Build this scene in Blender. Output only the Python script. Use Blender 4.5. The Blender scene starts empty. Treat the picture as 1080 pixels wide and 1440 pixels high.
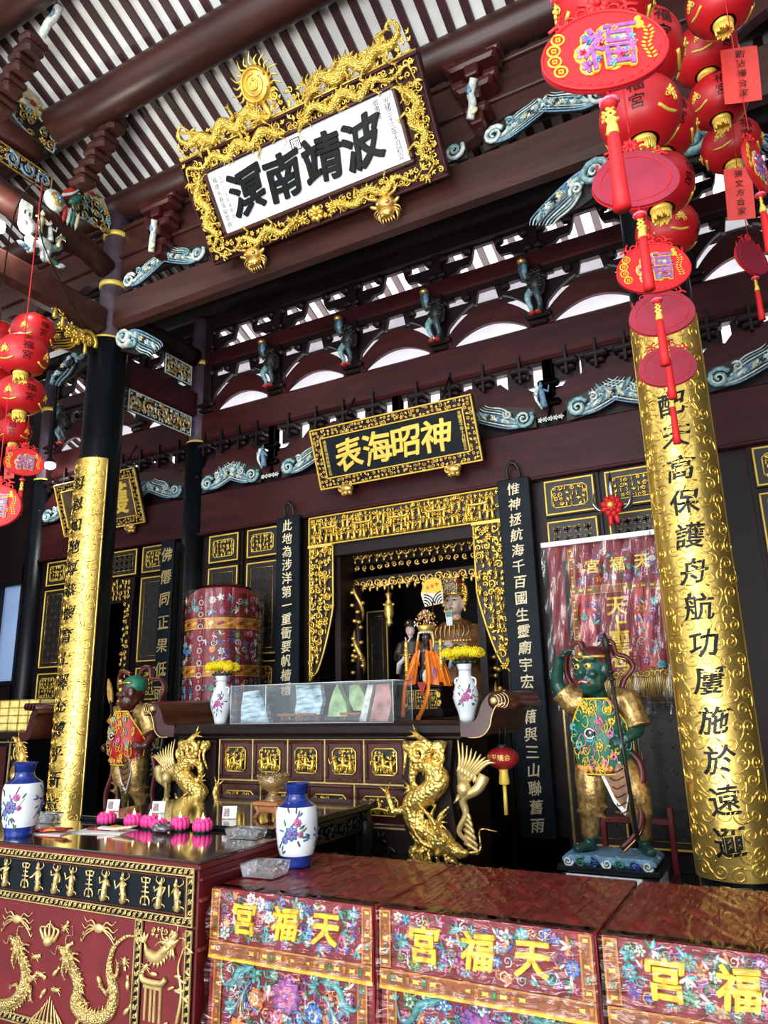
import bpy, math, random
import numpy as np
from mathutils import Matrix, Vector

SC = bpy.context.scene
COL = SC.collection
PI = math.pi
rad = math.radians

# ---------------------------------------------------------------- camera
FPX = 1019.6                      # focal length in pixels of the 1080 x 1440 frame
CAMZ = 1.65
def cam_axes(yaw, pitch, roll):
    cy, sy, cp, sp = math.cos(yaw), math.sin(yaw), math.cos(pitch), math.sin(pitch)
    fwd = np.array([-sy*cp, cy*cp, sp]); right = np.array([cy, sy, 0.0]); up = np.cross(right, fwd)
    r2 = right*math.cos(roll) + up*math.sin(roll); u2 = -right*math.sin(roll) + up*math.cos(roll)
    return r2, u2, fwd
R_, U_, F_ = cam_axes(rad(28.10), rad(14.61), rad(-1.444))
cam = bpy.data.cameras.new('camera'); camo = bpy.data.objects.new('camera', cam); COL.objects.link(camo)
camo.matrix_world = Matrix(((R_[0], U_[0], -F_[0], 0), (R_[1], U_[1], -F_[1], 0), (R_[2], U_[2], -F_[2], CAMZ), (0, 0, 0, 1)))
cam.sensor_fit = 'VERTICAL'; cam.sensor_height = 36.0; cam.lens = FPX/1440*36.0
cam.clip_start = 0.05; cam.clip_end = 200
SC.camera = camo
def at(px, py, y):
    """world point on the plane Y=y seen at a pixel of the photograph"""
    d = R_*((px-540)/FPX) - U_*((py-720)/FPX) + F_
    return np.array([0, 0, CAMZ]) + d*(y/d[1])
def atx(px, py, x):
    d = R_*((px-540)/FPX) - U_*((py-720)/FPX) + F_
    return np.array([0, 0, CAMZ]) + d*(x/d[0])
def atz(px, py, z):
    d = R_*((px-540)/FPX) - U_*((py-720)/FPX) + F_
    return np.array([0, 0, CAMZ]) + d*((z-CAMZ)/d[2])

# ---------------------------------------------------------------- world, lights, exposure
SC.view_settings.view_transform = 'Standard'
SC.view_settings.look = 'None'
SC.view_settings.gamma = 1.0
SC.view_settings.use_curve_mapping = False
SC.view_settings.exposure = 0.3
w = bpy.data.worlds.new('world'); SC.world = w; w.use_nodes = True
nt = w.node_tree; nt.nodes.clear()
wo = nt.nodes.new('ShaderNodeOutputWorld'); bg = nt.nodes.new('ShaderNodeBackground')
bg.inputs['Color'].default_value = (0.86, 0.93, 1.0, 1); bg.inputs['Strength'].default_value = 1.1
nt.links.new(bg.outputs[0], wo.inputs[0])
def area(name, loc, target, size, power, color=(1, 1, 1), sy=None):
    l = bpy.data.lights.new(name, 'AREA'); l.energy = power; l.color = color
    l.shape = 'RECTANGLE'; l.size = size; l.size_y = sy or size
    o = bpy.data.objects.new(name, l); COL.objects.link(o); o.location = loc
    o.rotation_euler = (Vector(target)-Vector(loc)).to_track_quat('-Z', 'Y').to_euler()
    return o
# the open courtyard in front of the hall (behind the viewer): sky glow over the eaves and sunlit paving
area('courtyard_sky_light', (-2.5, -5.0, 5.5), (-2.6, 5.2, 2.0), 6.0, 420, (0.97, 0.98, 1.0), 3.5)
area('sunlit_paving_bounce', (-1.5, -3.0, 0.15), (-3.0, 3.4, 7.5), 8.0, 1150, (1.0, 0.98, 0.95), 4.0)
# daylight in the light well behind the bracket frieze
area('light_well_glow', (-3.3, 7.05, 4.06), (-3.3, 7.25, 6.6), 13.0, 560, (0.97, 0.96, 1.0), 0.7)

# ---------------------------------------------------------------- materials
MATS = {}
def mat(name, col, rough=0.5, metal=0.0, var=0.25, vscale=9.0, bump=0.0, bscale=40.0, coat=0.0, stretch=None, spec=0.5, emit=None, col2=None, wave=None):
    m = bpy.data.materials.new(name); m.use_nodes = True
    n = m.node_tree; b = n.nodes['Principled BSDF']
    b.inputs['Roughness'].default_value = rough; b.inputs['Metallic'].default_value = metal
    b.inputs['Coat Weight'].default_value = coat; b.inputs['Coat Roughness'].default_value = 0.12
    b.inputs['Specular IOR Level'].default_value = spec
    tc = n.nodes.new('ShaderNodeTexCoord'); mp = n.nodes.new('ShaderNodeMapping')
    n.links.new(tc.outputs['Object'], mp.inputs[0])
    if stretch: mp.inputs['Scale'].default_value = stretch
    nz = n.nodes.new('ShaderNodeTexNoise'); nz.inputs['Scale'].default_value = vscale; nz.inputs['Detail'].default_value = 4
    n.links.new(mp.outputs[0], nz.inputs['Vector'])
    rp = n.nodes.new('ShaderNodeValToRGB')
    c2 = col2 or tuple(min(1, c*(1+var)) for c in col); c1 = tuple(c*(1-var) for c in col)
    rp.color_ramp.elements[0].position = 0.32; rp.color_ramp.elements[1].position = 0.68
    rp.color_ramp.elements[0].color = (*c1, 1); rp.color_ramp.elements[1].color = (*c2, 1)
    n.links.new(nz.outputs['Fac'], rp.inputs[0]); n.links.new(rp.outputs[0], b.inputs['Base Color'])
    if bump:
        bz = n.nodes.new('ShaderNodeTexNoise'); bz.inputs['Scale'].default_value = bscale; bz.inputs['Detail'].default_value = 3
        n.links.new(mp.outputs[0], bz.inputs['Vector'])
        bn = n.nodes.new('ShaderNodeBump'); bn.inputs['Strength'].default_value = bump; bn.inputs['Distance'].default_value = 0.01
        n.links.new(bz.outputs['Fac'], bn.inputs['Height']); n.links.new(bn.outputs[0], b.inputs['Normal'])
    if emit:
        b.inputs['Emission Color'].default_value = (*emit[:3], 1); b.inputs['Emission Strength'].default_value = emit[3]
    MATS[name] = m
    return m
def scaly(name, col, rough, metal, scale):
    m = mat(name, col, rough, metal, 0.2, 12.0); n = m.node_tree; b = n.nodes['Principled BSDF']
    tc = n.nodes.new('ShaderNodeTexCoord'); vo = n.nodes.new('ShaderNodeTexVoronoi'); vo.inputs['Scale'].default_value = scale
    bn = n.nodes.new('ShaderNodeBump'); bn.inputs['Strength'].default_value = 0.9; bn.inputs['Distance'].default_value = 0.012; bn.invert = True
    n.links.new(tc.outputs['Object'], vo.inputs['Vector']); n.links.new(vo.outputs['Distance'], bn.inputs['Height']); n.links.new(bn.outputs[0], b.inputs['Normal'])
    return m
def film(name, tint=(1, 1, 1), gloss=0.12, rough=0.08, bump=0.3, bscale=14.0, stretch=(1, 1, 1), ior=1.45, opacity=0.0, ocol=(1, 1, 1), boost=1.0):
    """thin clear sheet: see-through with a mirror-like sheen that grows at grazing angles"""
    m = bpy.data.materials.new(name); m.use_nodes = True
    n = m.node_tree; n.nodes.clear()
    out = n.nodes.new('ShaderNodeOutputMaterial'); tr = n.nodes.new('ShaderNodeBsdfTransparent'); gl = n.nodes.new('ShaderNodeBsdfGlossy')
    tr.inputs[0].default_value = (*tint, 1); gl.inputs['Roughness'].default_value = rough
    mx = n.nodes.new('ShaderNodeMixShader'); fr = n.nodes.new('ShaderNodeFresnel'); fr.inputs[0].default_value = ior
    ad = n.nodes.new('ShaderNodeMath'); ad.operation = 'MULTIPLY_ADD'; ad.inputs[1].default_value = boost; ad.inputs[2].default_value = gloss; ad.use_clamp = True
    n.links.new(fr.outputs[0], ad.inputs[0])
    n.links.new(ad.outputs[0], mx.inputs[0]); n.links.new(tr.outputs[0], mx.inputs[1]); n.links.new(gl.outputs[0], mx.inputs[2])
    tc = n.nodes.new('ShaderNodeTexCoord'); mp = n.nodes.new('ShaderNodeMapping'); mp.inputs['Scale'].default_value = stretch
    nz = n.nodes.new('ShaderNodeTexNoise'); nz.inputs['Scale'].default_value = bscale; nz.inputs['Detail'].default_value = 3; nz.inputs['Distortion'].default_value = 0.6
    bn = n.nodes.new('ShaderNodeBump'); bn.inputs['Strength'].default_value = bump; bn.inputs['Distance'].default_value = 0.03
    n.links.new(tc.outputs['Object'], mp.inputs[0]); n.links.new(mp.outputs[0], nz.inputs['Vector'])
    n.links.new(nz.outputs['Fac'], bn.inputs['Height']); n.links.new(bn.outputs[0], gl.inputs['Normal']); n.links.new(bn.outputs[0], fr.inputs['Normal'])
    last = mx
    if opacity:
        df = n.nodes.new('ShaderNodeBsdfDiffuse'); df.inputs[0].default_value = (*ocol, 1)
        m2 = n.nodes.new('ShaderNodeMixShader'); m2.inputs[0].default_value = opacity
        n.links.new(mx.outputs[0], m2.inputs[1]); n.links.new(df.outputs[0], m2.inputs[2]); last = m2
    n.links.new(last.outputs[0], out.inputs[0])
    MATS[name] = m
    return m
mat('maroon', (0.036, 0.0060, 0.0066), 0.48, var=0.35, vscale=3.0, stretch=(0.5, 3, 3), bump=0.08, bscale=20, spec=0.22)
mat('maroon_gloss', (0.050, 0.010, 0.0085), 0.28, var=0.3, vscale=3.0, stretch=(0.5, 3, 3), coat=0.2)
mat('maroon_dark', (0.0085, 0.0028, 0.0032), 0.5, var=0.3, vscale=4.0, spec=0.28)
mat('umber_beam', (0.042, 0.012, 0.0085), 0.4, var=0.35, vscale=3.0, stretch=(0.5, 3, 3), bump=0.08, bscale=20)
mat('violet_brown', (0.075, 0.048, 0.070), 0.6, var=0.4, vscale=9.0, bump=0.15, bscale=60)
mat('black_lacquer', (0.0028, 0.0044, 0.0064), 0.36, var=0.4, vscale=4.0, spec=0.3, bump=0.05, bscale=30)
mat('blue_black', (0.0036, 0.0080, 0.0125), 0.55, var=0.35, vscale=6.0, spec=0.18)
mat('gold', (0.92, 0.61, 0.12), 0.34, metal=0.78, var=0.18, vscale=14.0, bump=0.12, bscale=90)
mat('gold_leaf', (0.86, 0.60, 0.15), 0.30, metal=0.9, var=0.15, vscale=5.0, bump=0.22, bscale=24)
mat('gold_old', (0.72, 0.47, 0.13), 0.36, metal=0.75, var=0.4, vscale=22.0, bump=0.2, bscale=90)
scaly('gold_scale', (0.88, 0.60, 0.16), 0.32, 0.8, 38.0)
scaly('gold_scale_fine', (0.92, 0.64, 0.13), 0.34, 0.75, 70.0)
scaly('gold_scale_pale', (0.64, 0.48, 0.19), 0.4, 0.65, 85.0)
mat('gold_dim', (0.16, 0.11, 0.045), 0.45, metal=0.5, var=0.3)
mat('gold_pale', (0.66, 0.50, 0.21), 0.4, metal=0.62, var=0.2, vscale=16.0, bump=0.15, bscale=90)
mat('gold_paint', (0.86, 0.60, 0.10), 0.45, metal=0.25, var=0.12, vscale=10.0)
mat('cream_paint', (0.72, 0.62, 0.40), 0.5, var=0.15)
mat('ink', (0.004, 0.005, 0.006), 0.35, var=0.3, spec=0.25)
mat('white_board', (0.80, 0.86, 0.90), 0.5, var=0.06, vscale=5)
mat('roof_white', (0.86, 0.88, 0.85), 0.55, var=0.10, vscale=2.5)
mat('roof_rafter', (0.045, 0.014, 0.014), 0.5, var=0.3)
mat('plaster_white', (0.80, 0.80, 0.84), 0.6, var=0.05)
mat('stone_floor', (0.16, 0.13, 0.115), 0.45, var=0.3, vscale=3.0)
mat('paint_teal', (0.20, 0.36, 0.38), 0.45, var=0.55, vscale=30.0)
mat('paint_pale', (0.58, 0.64, 0.60), 0.45, var=0.35, vscale=26.0)
mat('paint_blue', (0.12, 0.24, 0.36), 0.45, var=0.4, vscale=30.0)
mat('paint_green', (0.03, 0.17, 0.12), 0.4, var=0.4, vscale=25.0)
mat('paint_red', (0.42, 0.03, 0.02), 0.4, var=0.3, vscale=25.0)
mat('paint_cream', (0.62, 0.56, 0.33), 0.5, var=0.3, vscale=18.0)
mat('carve_dark', (0.012, 0.010, 0.009), 0.5, var=0.5, vscale=25.0)
mat('lantern_red', (0.48, 0.007, 0.012), 0.42, var=0.2, vscale=5.0)
mat('charm_red', (0.58, 0.008, 0.012), 0.55, var=0.12, vscale=8.0)
mat('charm_back', (0.30, 0.014, 0.040), 0.6, var=0.15, vscale=8.0)
mat('tassel_red', (0.60, 0.006, 0.010), 0.6, var=0.3, vscale=60.0, stretch=(8, 8, 0.6))
mat('card_red', (0.75, 0.055, 0.045), 0.35, var=0.1)
mat('red_cloth', (0.20, 0.008, 0.018), 0.55, var=0.2, vscale=12.0)
mat('red_cloth_dark', (0.25, 0.008, 0.012), 0.5, var=0.25, vscale=9.0)
mat('orange_trim', (0.50, 0.19, 0.025), 0.55, var=0.25, vscale=45.0)
mat('trim_brown', (0.26, 0.075, 0.018), 0.55, var=0.3, vscale=60.0)
mat('plaque_brown', (0.085, 0.055, 0.030), 0.5, var=0.3)
mat('silk_pink', (0.62, 0.16, 0.30), 0.45, var=0.4, vscale=50.0)
mat('silk_teal', (0.10, 0.36, 0.38), 0.45, var=0.4, vscale=50.0)
mat('silk_blue', (0.06, 0.20, 0.55), 0.45, var=0.4, vscale=50.0)
mat('silk_white', (0.68, 0.66, 0.62), 0.45, var=0.2, vscale=50.0)
mat('silk_green', (0.04, 0.20, 0.08), 0.45, var=0.4, vscale=50.0)
mat('silk_orange', (0.75, 0.26, 0.06), 0.45, var=0.35, vscale=50.0)
mat('silk_yellow', (0.74, 0.50, 0.03), 0.45, var=0.2, vscale=50.0)
mat('silk_purple', (0.28, 0.08, 0.30), 0.45, var=0.3, vscale=50.0)
mat('panel_red', (0.135, 0.010, 0.014), 0.5, var=0.2, vscale=6.0)
mat('table_red', (0.105, 0.007, 0.008), 0.38, var=0.2, vscale=6.0)
mat('porcelain', (0.66, 0.71, 0.76), 0.16, var=0.06, coat=0.5)
mat('cobalt', (0.010, 0.028, 0.19), 0.18, var=0.3, coat=0.5)
mat('china_blue', (0.06, 0.13, 0.32), 0.3, var=0.4, vscale=40)
mat('china_pink', (0.42, 0.10, 0.24), 0.3, var=0.4, vscale=40)
mat('china_dark', (0.04, 0.07, 0.08), 0.3, var=0.4, vscale=40)
mat('marigold', (0.80, 0.62, 0.005), 0.6, var=0.3, vscale=70)
mat('lotus_pink', (0.92, 0.05, 0.30), 0.5, var=0.15, vscale=30)
mat('leaf_dark', (0.006, 0.02, 0.010), 0.5)
mat('wax', (0.85, 0.80, 0.66), 0.4, var=0.05)
mat('flame', (1.0, 0.75, 0.35), 0.5, emit=(1.0, 0.72, 0.30, 4.0))
mat('paper', (0.80, 0.79, 0.75), 0.6, var=0.05)
mat('photo_grey', (0.35, 0.26, 0.26), 0.6, var=0.5, vscale=60)
mat('skin_green', (0.008, 0.056, 0.045), 0.32, var=0.3, vscale=14, coat=0.2)
mat('skin_red', (0.052, 0.010, 0.008), 0.34, var=0.3, vscale=14, coat=0.2)
mat('skin_pale', (0.60, 0.45, 0.38), 0.35, var=0.06)
mat('robe_green', (0.010, 0.135, 0.080), 0.4, var=0.35, vscale=20)
mat('robe_red', (0.40, 0.012, 0.010), 0.4, var=0.3, vscale=20)
mat('robe_gold', (0.44, 0.28, 0.10), 0.36, metal=0.7, var=0.5, vscale=30, bump=0.4, bscale=60)
mat('robe_brown', (0.16, 0.065, 0.018), 0.45, metal=0.2, var=0.5, vscale=18)
mat('robe_dark', (0.022, 0.012, 0.010), 0.5, var=0.4)
mat('orange_silk', (0.88, 0.20, 0.006), 0.38, var=0.2, vscale=16)
mat('sash_maroon', (0.085, 0.012, 0.014), 0.35, var=0.3)
mat('steel', (0.55, 0.57, 0.60), 0.3, metal=1.0, var=0.1)
mat('iron', (0.03, 0.026, 0.026), 0.45, metal=0.6, var=0.3)
mat('teal_fan', (0.06, 0.22, 0.24), 0.5, var=0.3)
mat('grey_blue_cloth', (0.15, 0.24, 0.30), 0.6, var=0.3, vscale=20)
mat('jade', (0.30, 0.46, 0.22), 0.35, var=0.4, vscale=14)
mat('marble_blue', (0.06, 0.26, 0.42), 0.3, var=0.5, vscale=4, stretch=(2, 1, 8), col2=(0.70, 0.90, 1.0))
mat('agate_red', (0.40, 0.20, 0.19), 0.4, var=0.5, vscale=12)
mat('wood_light', (0.30, 0.11, 0.035), 0.45, var=0.3, vscale=10, stretch=(1, 1, 6))
mat('rack_red', (0.16, 0.008, 0.010), 0.4, var=0.2)
mat('glass_top', (0.030, 0.012, 0.010), 0.045, var=0.3, vscale=2, spec=0.9, coat=1.0)
mat('black_glass_top', (0.010, 0.008, 0.008), 0.05, var=0.3, vscale=2, spec=0.8, coat=1.0)
mat('window_pane', (0.25, 0.36, 0.55), 0.4, var=0.15, vscale=1.5, emit=(0.18, 0.27, 0.48, 0.55))
mat('lamp_glow', (1, 1, 1), 0.5, emit=(1.0, 0.98, 0.93, 25.0))
mat('yellow_box', (0.75, 0.66, 0.22), 0.4, var=0.2, vscale=12, emit=(0.8, 0.65, 0.25, 0.08))
film('clear_film', gloss=0.03, rough=0.16, bump=0.9, bscale=9.0, stretch=(0.6, 0.6, 3.0), boost=1.0)
film('clear_film_top', gloss=0.0, rough=0.08, bump=0.5, bscale=4.0, stretch=(6.0, 1.0, 1.0), boost=0.65)
film('clear_wrap', gloss=0.02, rough=0.10, bump=0.55, bscale=6.0, stretch=(3.5, 3.5, 0.25), boost=1.1)
film('acrylic', gloss=0.05, rough=0.03, bump=0.0, boost=1.0, opacity=0.05, ocol=(0.7, 0.85, 0.95))
film('clear_plastic', gloss=0.06, rough=0.10, bump=0.3, bscale=30, opacity=0.06, ocol=(0.9, 0.92, 0.95))
film('amber_glass', tint=(1.0, 0.78, 0.35), gloss=0.10, rough=0.05, bump=0.5, bscale=35, opacity=0.15, ocol=(0.7, 0.5, 0.2))

# ---------------------------------------------------------------- mesh building
def frame(o, u, v, w=None):
    o, u, v = np.array(o, float), np.array(u, float), np.array(v, float)
    w = np.cross(u, v) if w is None else np.array(w, float)
    Mx = np.stack([u, v, w])
    return lambda p: o + p @ Mx
def wall_frame(x, y, z): return frame((x, y, z), (1, 0, 0), (0, 0, 1), (0, -1, 0))
class MB:
    def __init__(self, fr=None):
        self.V, self.F, self.S, self.I, self.n, self.fr, self.mi, self.mats = [], [], [], [], 0, fr, 0, []
    def m(self, name):
        if name not in self.mats: self.mats.append(name)
        self.mi = self.mats.index(name); return self
    def add(self, v, f, smooth=False):
        v = np.asarray(v, float).reshape(-1, 3)
        if self.fr is not None: v = self.fr(v)
        n = self.n
        self.V.append(v); self.F.extend([tuple(i+n for i in q) for q in f])
        self.S.extend([smooth]*len(f)); self.I.extend([self.mi]*len(f)); self.n += len(v)
    def build(self, name, m=None, parent=None, loc=None):
        V = np.concatenate(self.V) if self.V else np.zeros((0, 3))
        if parent is not None:
            off = np.zeros(3); p = parent
            while p is not None: off += np.array(p.location); p = p.parent
            L = None
        else:
            if loc is None:
                lo, hi = V.min(0), V.max(0); loc = ((lo[0]+hi[0])/2, (lo[1]+hi[1])/2, lo[2])
            off = np.array(loc, float); L = loc
        me = bpy.data.meshes.new(name)
        me.from_pydata((V-off).tolist(), [], self.F)
        me.polygons.foreach_set('use_smooth', self.S)
        names = self.mats if self.mats else [m]
        for k in names: me.materials.append(MATS[k])
        if self.mats: me.polygons.foreach_set('material_index', self.I)
        me.update()
        o = bpy.data.objects.new(name, me); COL.objects.link(o)
        if L is not None: o.location = L
        o.parent = parent
        return o
    # -- primitives
    def box(self, c, s, ch=0.0, rz=0.0, rx=0.0, ry=0.0):
        hx, hy, hz = s[0]/2, s[1]/2, s[2]/2
        if ch <= 0:
            v = np.array([(x, y, z) for z in (-hz, hz) for y in (-hy, hy) for x in (-hx, hx)], float)
            f = [(0, 2, 3, 1), (4, 5, 7, 6), (0, 1, 5, 4), (1, 3, 7, 5), (3, 2, 6, 7), (2, 0, 4, 6)]
        else:
            ch = min(ch, hx*0.9, hy*0.9, hz*0.9)
            P = lambda z, ix, iy: [(-ix, -hy+ (hy-iy) , z), (ix, -iy, z), (ix, iy, z), (-ix, iy, z)]
            rings = []
            def octo(ax, ay, z):
                c_ = min(ch, ax*0.9, ay*0.9)
                return [(-ax+c_, -ay, z), (ax-c_, -ay, z), (ax, -ay+c_, z), (ax, ay-c_, z), (ax-c_, ay, z), (-ax+c_, ay, z), (-ax, ay-c_, z), (-ax, -ay+c_, z)]
            v = octo(hx-ch, hy-ch, -hz)+octo(hx, hy, -hz+ch)+octo(hx, hy, hz-ch)+octo(hx-ch, hy-ch, hz)
            f = [tuple(range(7, -1, -1)), tuple(range(24, 32))]
            for r in range(3):
                for k in range(8): f.append((r*8+k, r*8+(k+1) % 8, r*8+8+(k+1) % 8, r*8+8+k))
            v = np.array(v, float)
        if rx or ry or rz:
            Rm = np.array((Matrix.Rotation(rz, 3, 'Z') @ Matrix.Rotation(ry, 3, 'Y') @ Matrix.Rotation(rx, 3, 'X')))
            v = v @ Rm.T
        self.add(v+np.array(c, float), f)
    def tube(self, pts, r, n=8, cap=True, flat=1.0, up=None):
        """sweep; r is a number or one radius per point; flat squashes the section along the second normal"""
        p = np.asarray(pts, float); k = len(p)
        r = np.full(k, r, float) if np.isscalar(r) else np.asarray(r, float)
        t = np.gradient(p, axis=0); t /= (np.linalg.norm(t, axis=1)[:, None]+1e-12)
        a = np.array(up if up is not None else ((0, 0, 1) if abs(t[0][2]) < 0.9 else (1, 0, 0)), float)
        n1 = np.zeros((k, 3)); prev = a
        for i in range(k):
            q = prev - t[i]*np.dot(prev, t[i]); L = np.linalg.norm(q)
            if L < 1e-6: q = np.cross(t[i], (0.3, 0.5, 0.8)); L = np.linalg.norm(q)
            prev = q/L; n1[i] = prev
        n2 = np.cross(t, n1)
        A = np.arange(n)*2*PI/n
        ring = p[:, None, :] + r[:, None, None]*(np.cos(A)[None, :, None]*n1[:, None, :]*flat + np.sin(A)[None, :, None]*n2[:, None, :])
        f = [(i*n+j, i*n+(j+1) % n, i*n+n+(j+1) % n, i*n+n+j) for i in range(k-1) for j in range(n)]
        if cap: f += [tuple(range(n-1, -1, -1)), tuple(range((k-1)*n, k*n))]
        self.add(ring.reshape(-1, 3), f, True)
    def lathe(self, prof, c=(0, 0, 0), n=24, a0=0.0, a1=2*PI, sx=1.0, sy=1.0, smooth=True, cap=False):
        full = abs(a1-a0-2*PI) < 1e-6
        A = a0+np.arange(n if full else n+1)*(a1-a0)/n; m = len(A)
        pr = np.asarray(prof, float)
        v = np.stack([pr[:, 0][:, None]*np.cos(A)[None]*sx, pr[:, 0][:, None]*np.sin(A)[None]*sy, np.repeat(pr[:, 1][:, None], m, 1)], -1).reshape(-1, 3)+np.array(c, float)
        f = []
        for i in range(len(pr)-1):
            for j in range(m if full else m-1):
                f.append((i*m+j, i*m+(j+1) % m, i*m+m+(j+1) % m, i*m+m+j))
        if cap: f += [tuple(range(m-1, -1, -1)), tuple(range((len(pr)-1)*m, len(pr)*m))]
        self.add(v, f, smooth)
    def ball(self, c, r, nu=8, nv=6, rot=None):
        r = (r, r, r) if np.isscalar(r) else r
        th = np.linspace(0, PI, nv+1)[1:-1]; A = np.arange(nu)*2*PI/nu
        v = [(0, 0, 1)]+[(math.sin(a)*math.cos(b), math.sin(a)*math.sin(b), math.cos(a)) for a in th for b in A]+[(0, 0, -1)]
        v = np.array(v)*np.array(r)
        if rot is not None: v = v @ np.array(rot).T
        v = v+np.array(c, float)
        f = [(0, 1+j, 1+(j+1) % nu) for j in range(nu)]
        for i in range(nv-2):
            b = 1+i*nu
            f += [(b+j, b+nu+j, b+nu+(j+1) % nu, b+(j+1) % nu) for j in range(nu)]
        b = 1+(nv-2)*nu; e = len(v)-1
        f += [(b+j, e, b+(j+1) % nu) for j in range(nu)]
        self.add(v, f, True)
    def cone(self, a, b, r0, r1=0.0, n=6):
        self.tube([a, b], [r0, max(r1, 1e-4)], n)
    def prism(self, poly, z0, z1):
        """polygon (u,v) extruded along w from z0 to z1"""
        n = len(poly)
        v = [(x, y, z0) for x, y in poly]+[(x, y, z1) for x, y in poly]
        f = [tuple(range(n-1, -1, -1)), tuple(range(n, 2*n))]+[(i, (i+1) % n, n+(i+1) % n, n+i) for i in range(n)]
        self.add(v, f)
    def plate(self, u0, v0, u1, v1, z0, z1, ch=0.0):
        self.box(((u0+u1)/2, (v0+v1)/2, (z0+z1)/2), (abs(u1-u0), abs(v1-v0), abs(z1-z0)), ch)
    def border(self, u0, v0, u1, v1, wd, z0, z1, ch=0.0):
        self.plate(u0, v1-wd, u1, v1, z0, z1, ch); self.plate(u0, v0, u1, v0+wd, z0, z1, ch)
        self.plate(u0, v0+wd, u0+wd, v1-wd, z0, z1, ch); self.plate(u1-wd, v0+wd, u1, v1-wd, z0, z1, ch)
    def sheet(self, P, smooth=True):
        """grid of points (rows, cols, 3)"""
        P = np.asarray(P, float); a, b = P.shape[:2]
        f = [(i*b+j, i*b+j+1, i*b+b+j+1, i*b+b+j) for i in range(a-1) for j in range(b-1)]
        self.add(P.reshape(-1, 3), f, smooth)
    # -- ornament, drawn in the u,v plane with w pointing out
    def spiral(self, c, R, r, a0=0.0, turns=1.6, dirn=1, n=5, seg=11, z=0.0):
        s = np.linspace(0, 1, seg); A = a0+dirn*s*turns*2*PI; rr = R*(1-0.86*s)
        p = np.stack([c[0]+rr*np.cos(A), c[1]+rr*np.sin(A), z+0.4*r*s], 1)
        self.tube(p, r*(1-0.55*s), n, up=(0, 0, 1))
    def leaf(self, c, L, W, a, z=0.0, h=None, nu=6, nv=4):
        ca, sa = math.cos(a), math.sin(a)
        self.ball((c[0], c[1], z), (L/2, W/2, h or W*0.35), nu, nv, rot=((ca, -sa, 0), (sa, ca, 0), (0, 0, 1)))
    def rosette(self, c, R, z=0.0, k=6, h=None, a0=0.0):
        for j in range(k):
            a = a0+j*2*PI/k
            self.leaf((c[0]+0.55*R*math.cos(a), c[1]+0.55*R*math.sin(a)), R*0.95, R*0.62, a, z, h or R*0.28)
        self.ball((c[0], c[1], z+(h or R*0.28)), R*0.28, 6, 4)
    def curve(self, pts, r, n=5, seg=4, taper=True, z=0.0):
        pts = [(q[0], q[1], q[2] if len(q) > 2 else z) for q in pts]
        p = catmull(pts, seg); k = len(p); s = np.linspace(0, 1, k)
        self.tube(p, r*(1-0.7*s) if taper else r, n, up=(0, 0, 1))
    def figurine(self, c, h, z=0.0, rng=random, arms=True):
        x, y = c; r = h*0.16
        lean = rng.uniform(-0.12, 0.12)*h
        self.tube([(x, y, z), (x+lean*.3, y+h*0.3, z), (x+lean*.7, y+h*0.55, z+.02*h), (x+lean, y+h*0.74, z)], [r*0.95, r*0.7, r*0.72, r*0.38], 6)
        self.ball((x+lean, y+h*0.83, z+r*0.2), (h*0.085, h*0.10, h*0.085), 6, 5)
        self.cone((x+lean, y+h*0.90, z), (x+lean+rng.uniform(-.03, .03)*h, y+h*1.02, z), h*0.06, h*0.02, 5)
        if arms:
            for s in (-1, 1):
                e = (x+lean+s*r*1.7, y+h*rng.uniform(0.42, 0.72), z+r*0.5)
                self.tube([(x+lean+s*r*0.5, y+h*0.68, z), e, (x+lean+s*r*rng.uniform(0.3, 2.2), y+h*rng.uniform(0.35, 0.85), z+r)], [r*0.32, r*0.27, r*0.18], 5)
def catmull(pts, seg=6):
    p = np.asarray(pts, float); q = np.vstack([2*p[0]-p[1], p, 2*p[-1]-p[-2]]); out = []
    for i in range(1, len(q)-2):
        for t in np.arange(seg)/seg:
            a, b, c, d = q[i-1], q[i], q[i+1], q[i+2]
            out.append(0.5*((2*b)+(c-a)*t+(2*a-5*b+4*c-d)*t*t+(3*b-a-3*c+d)*t**3))
    out.append(p[-1]); return np.array(out)

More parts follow.
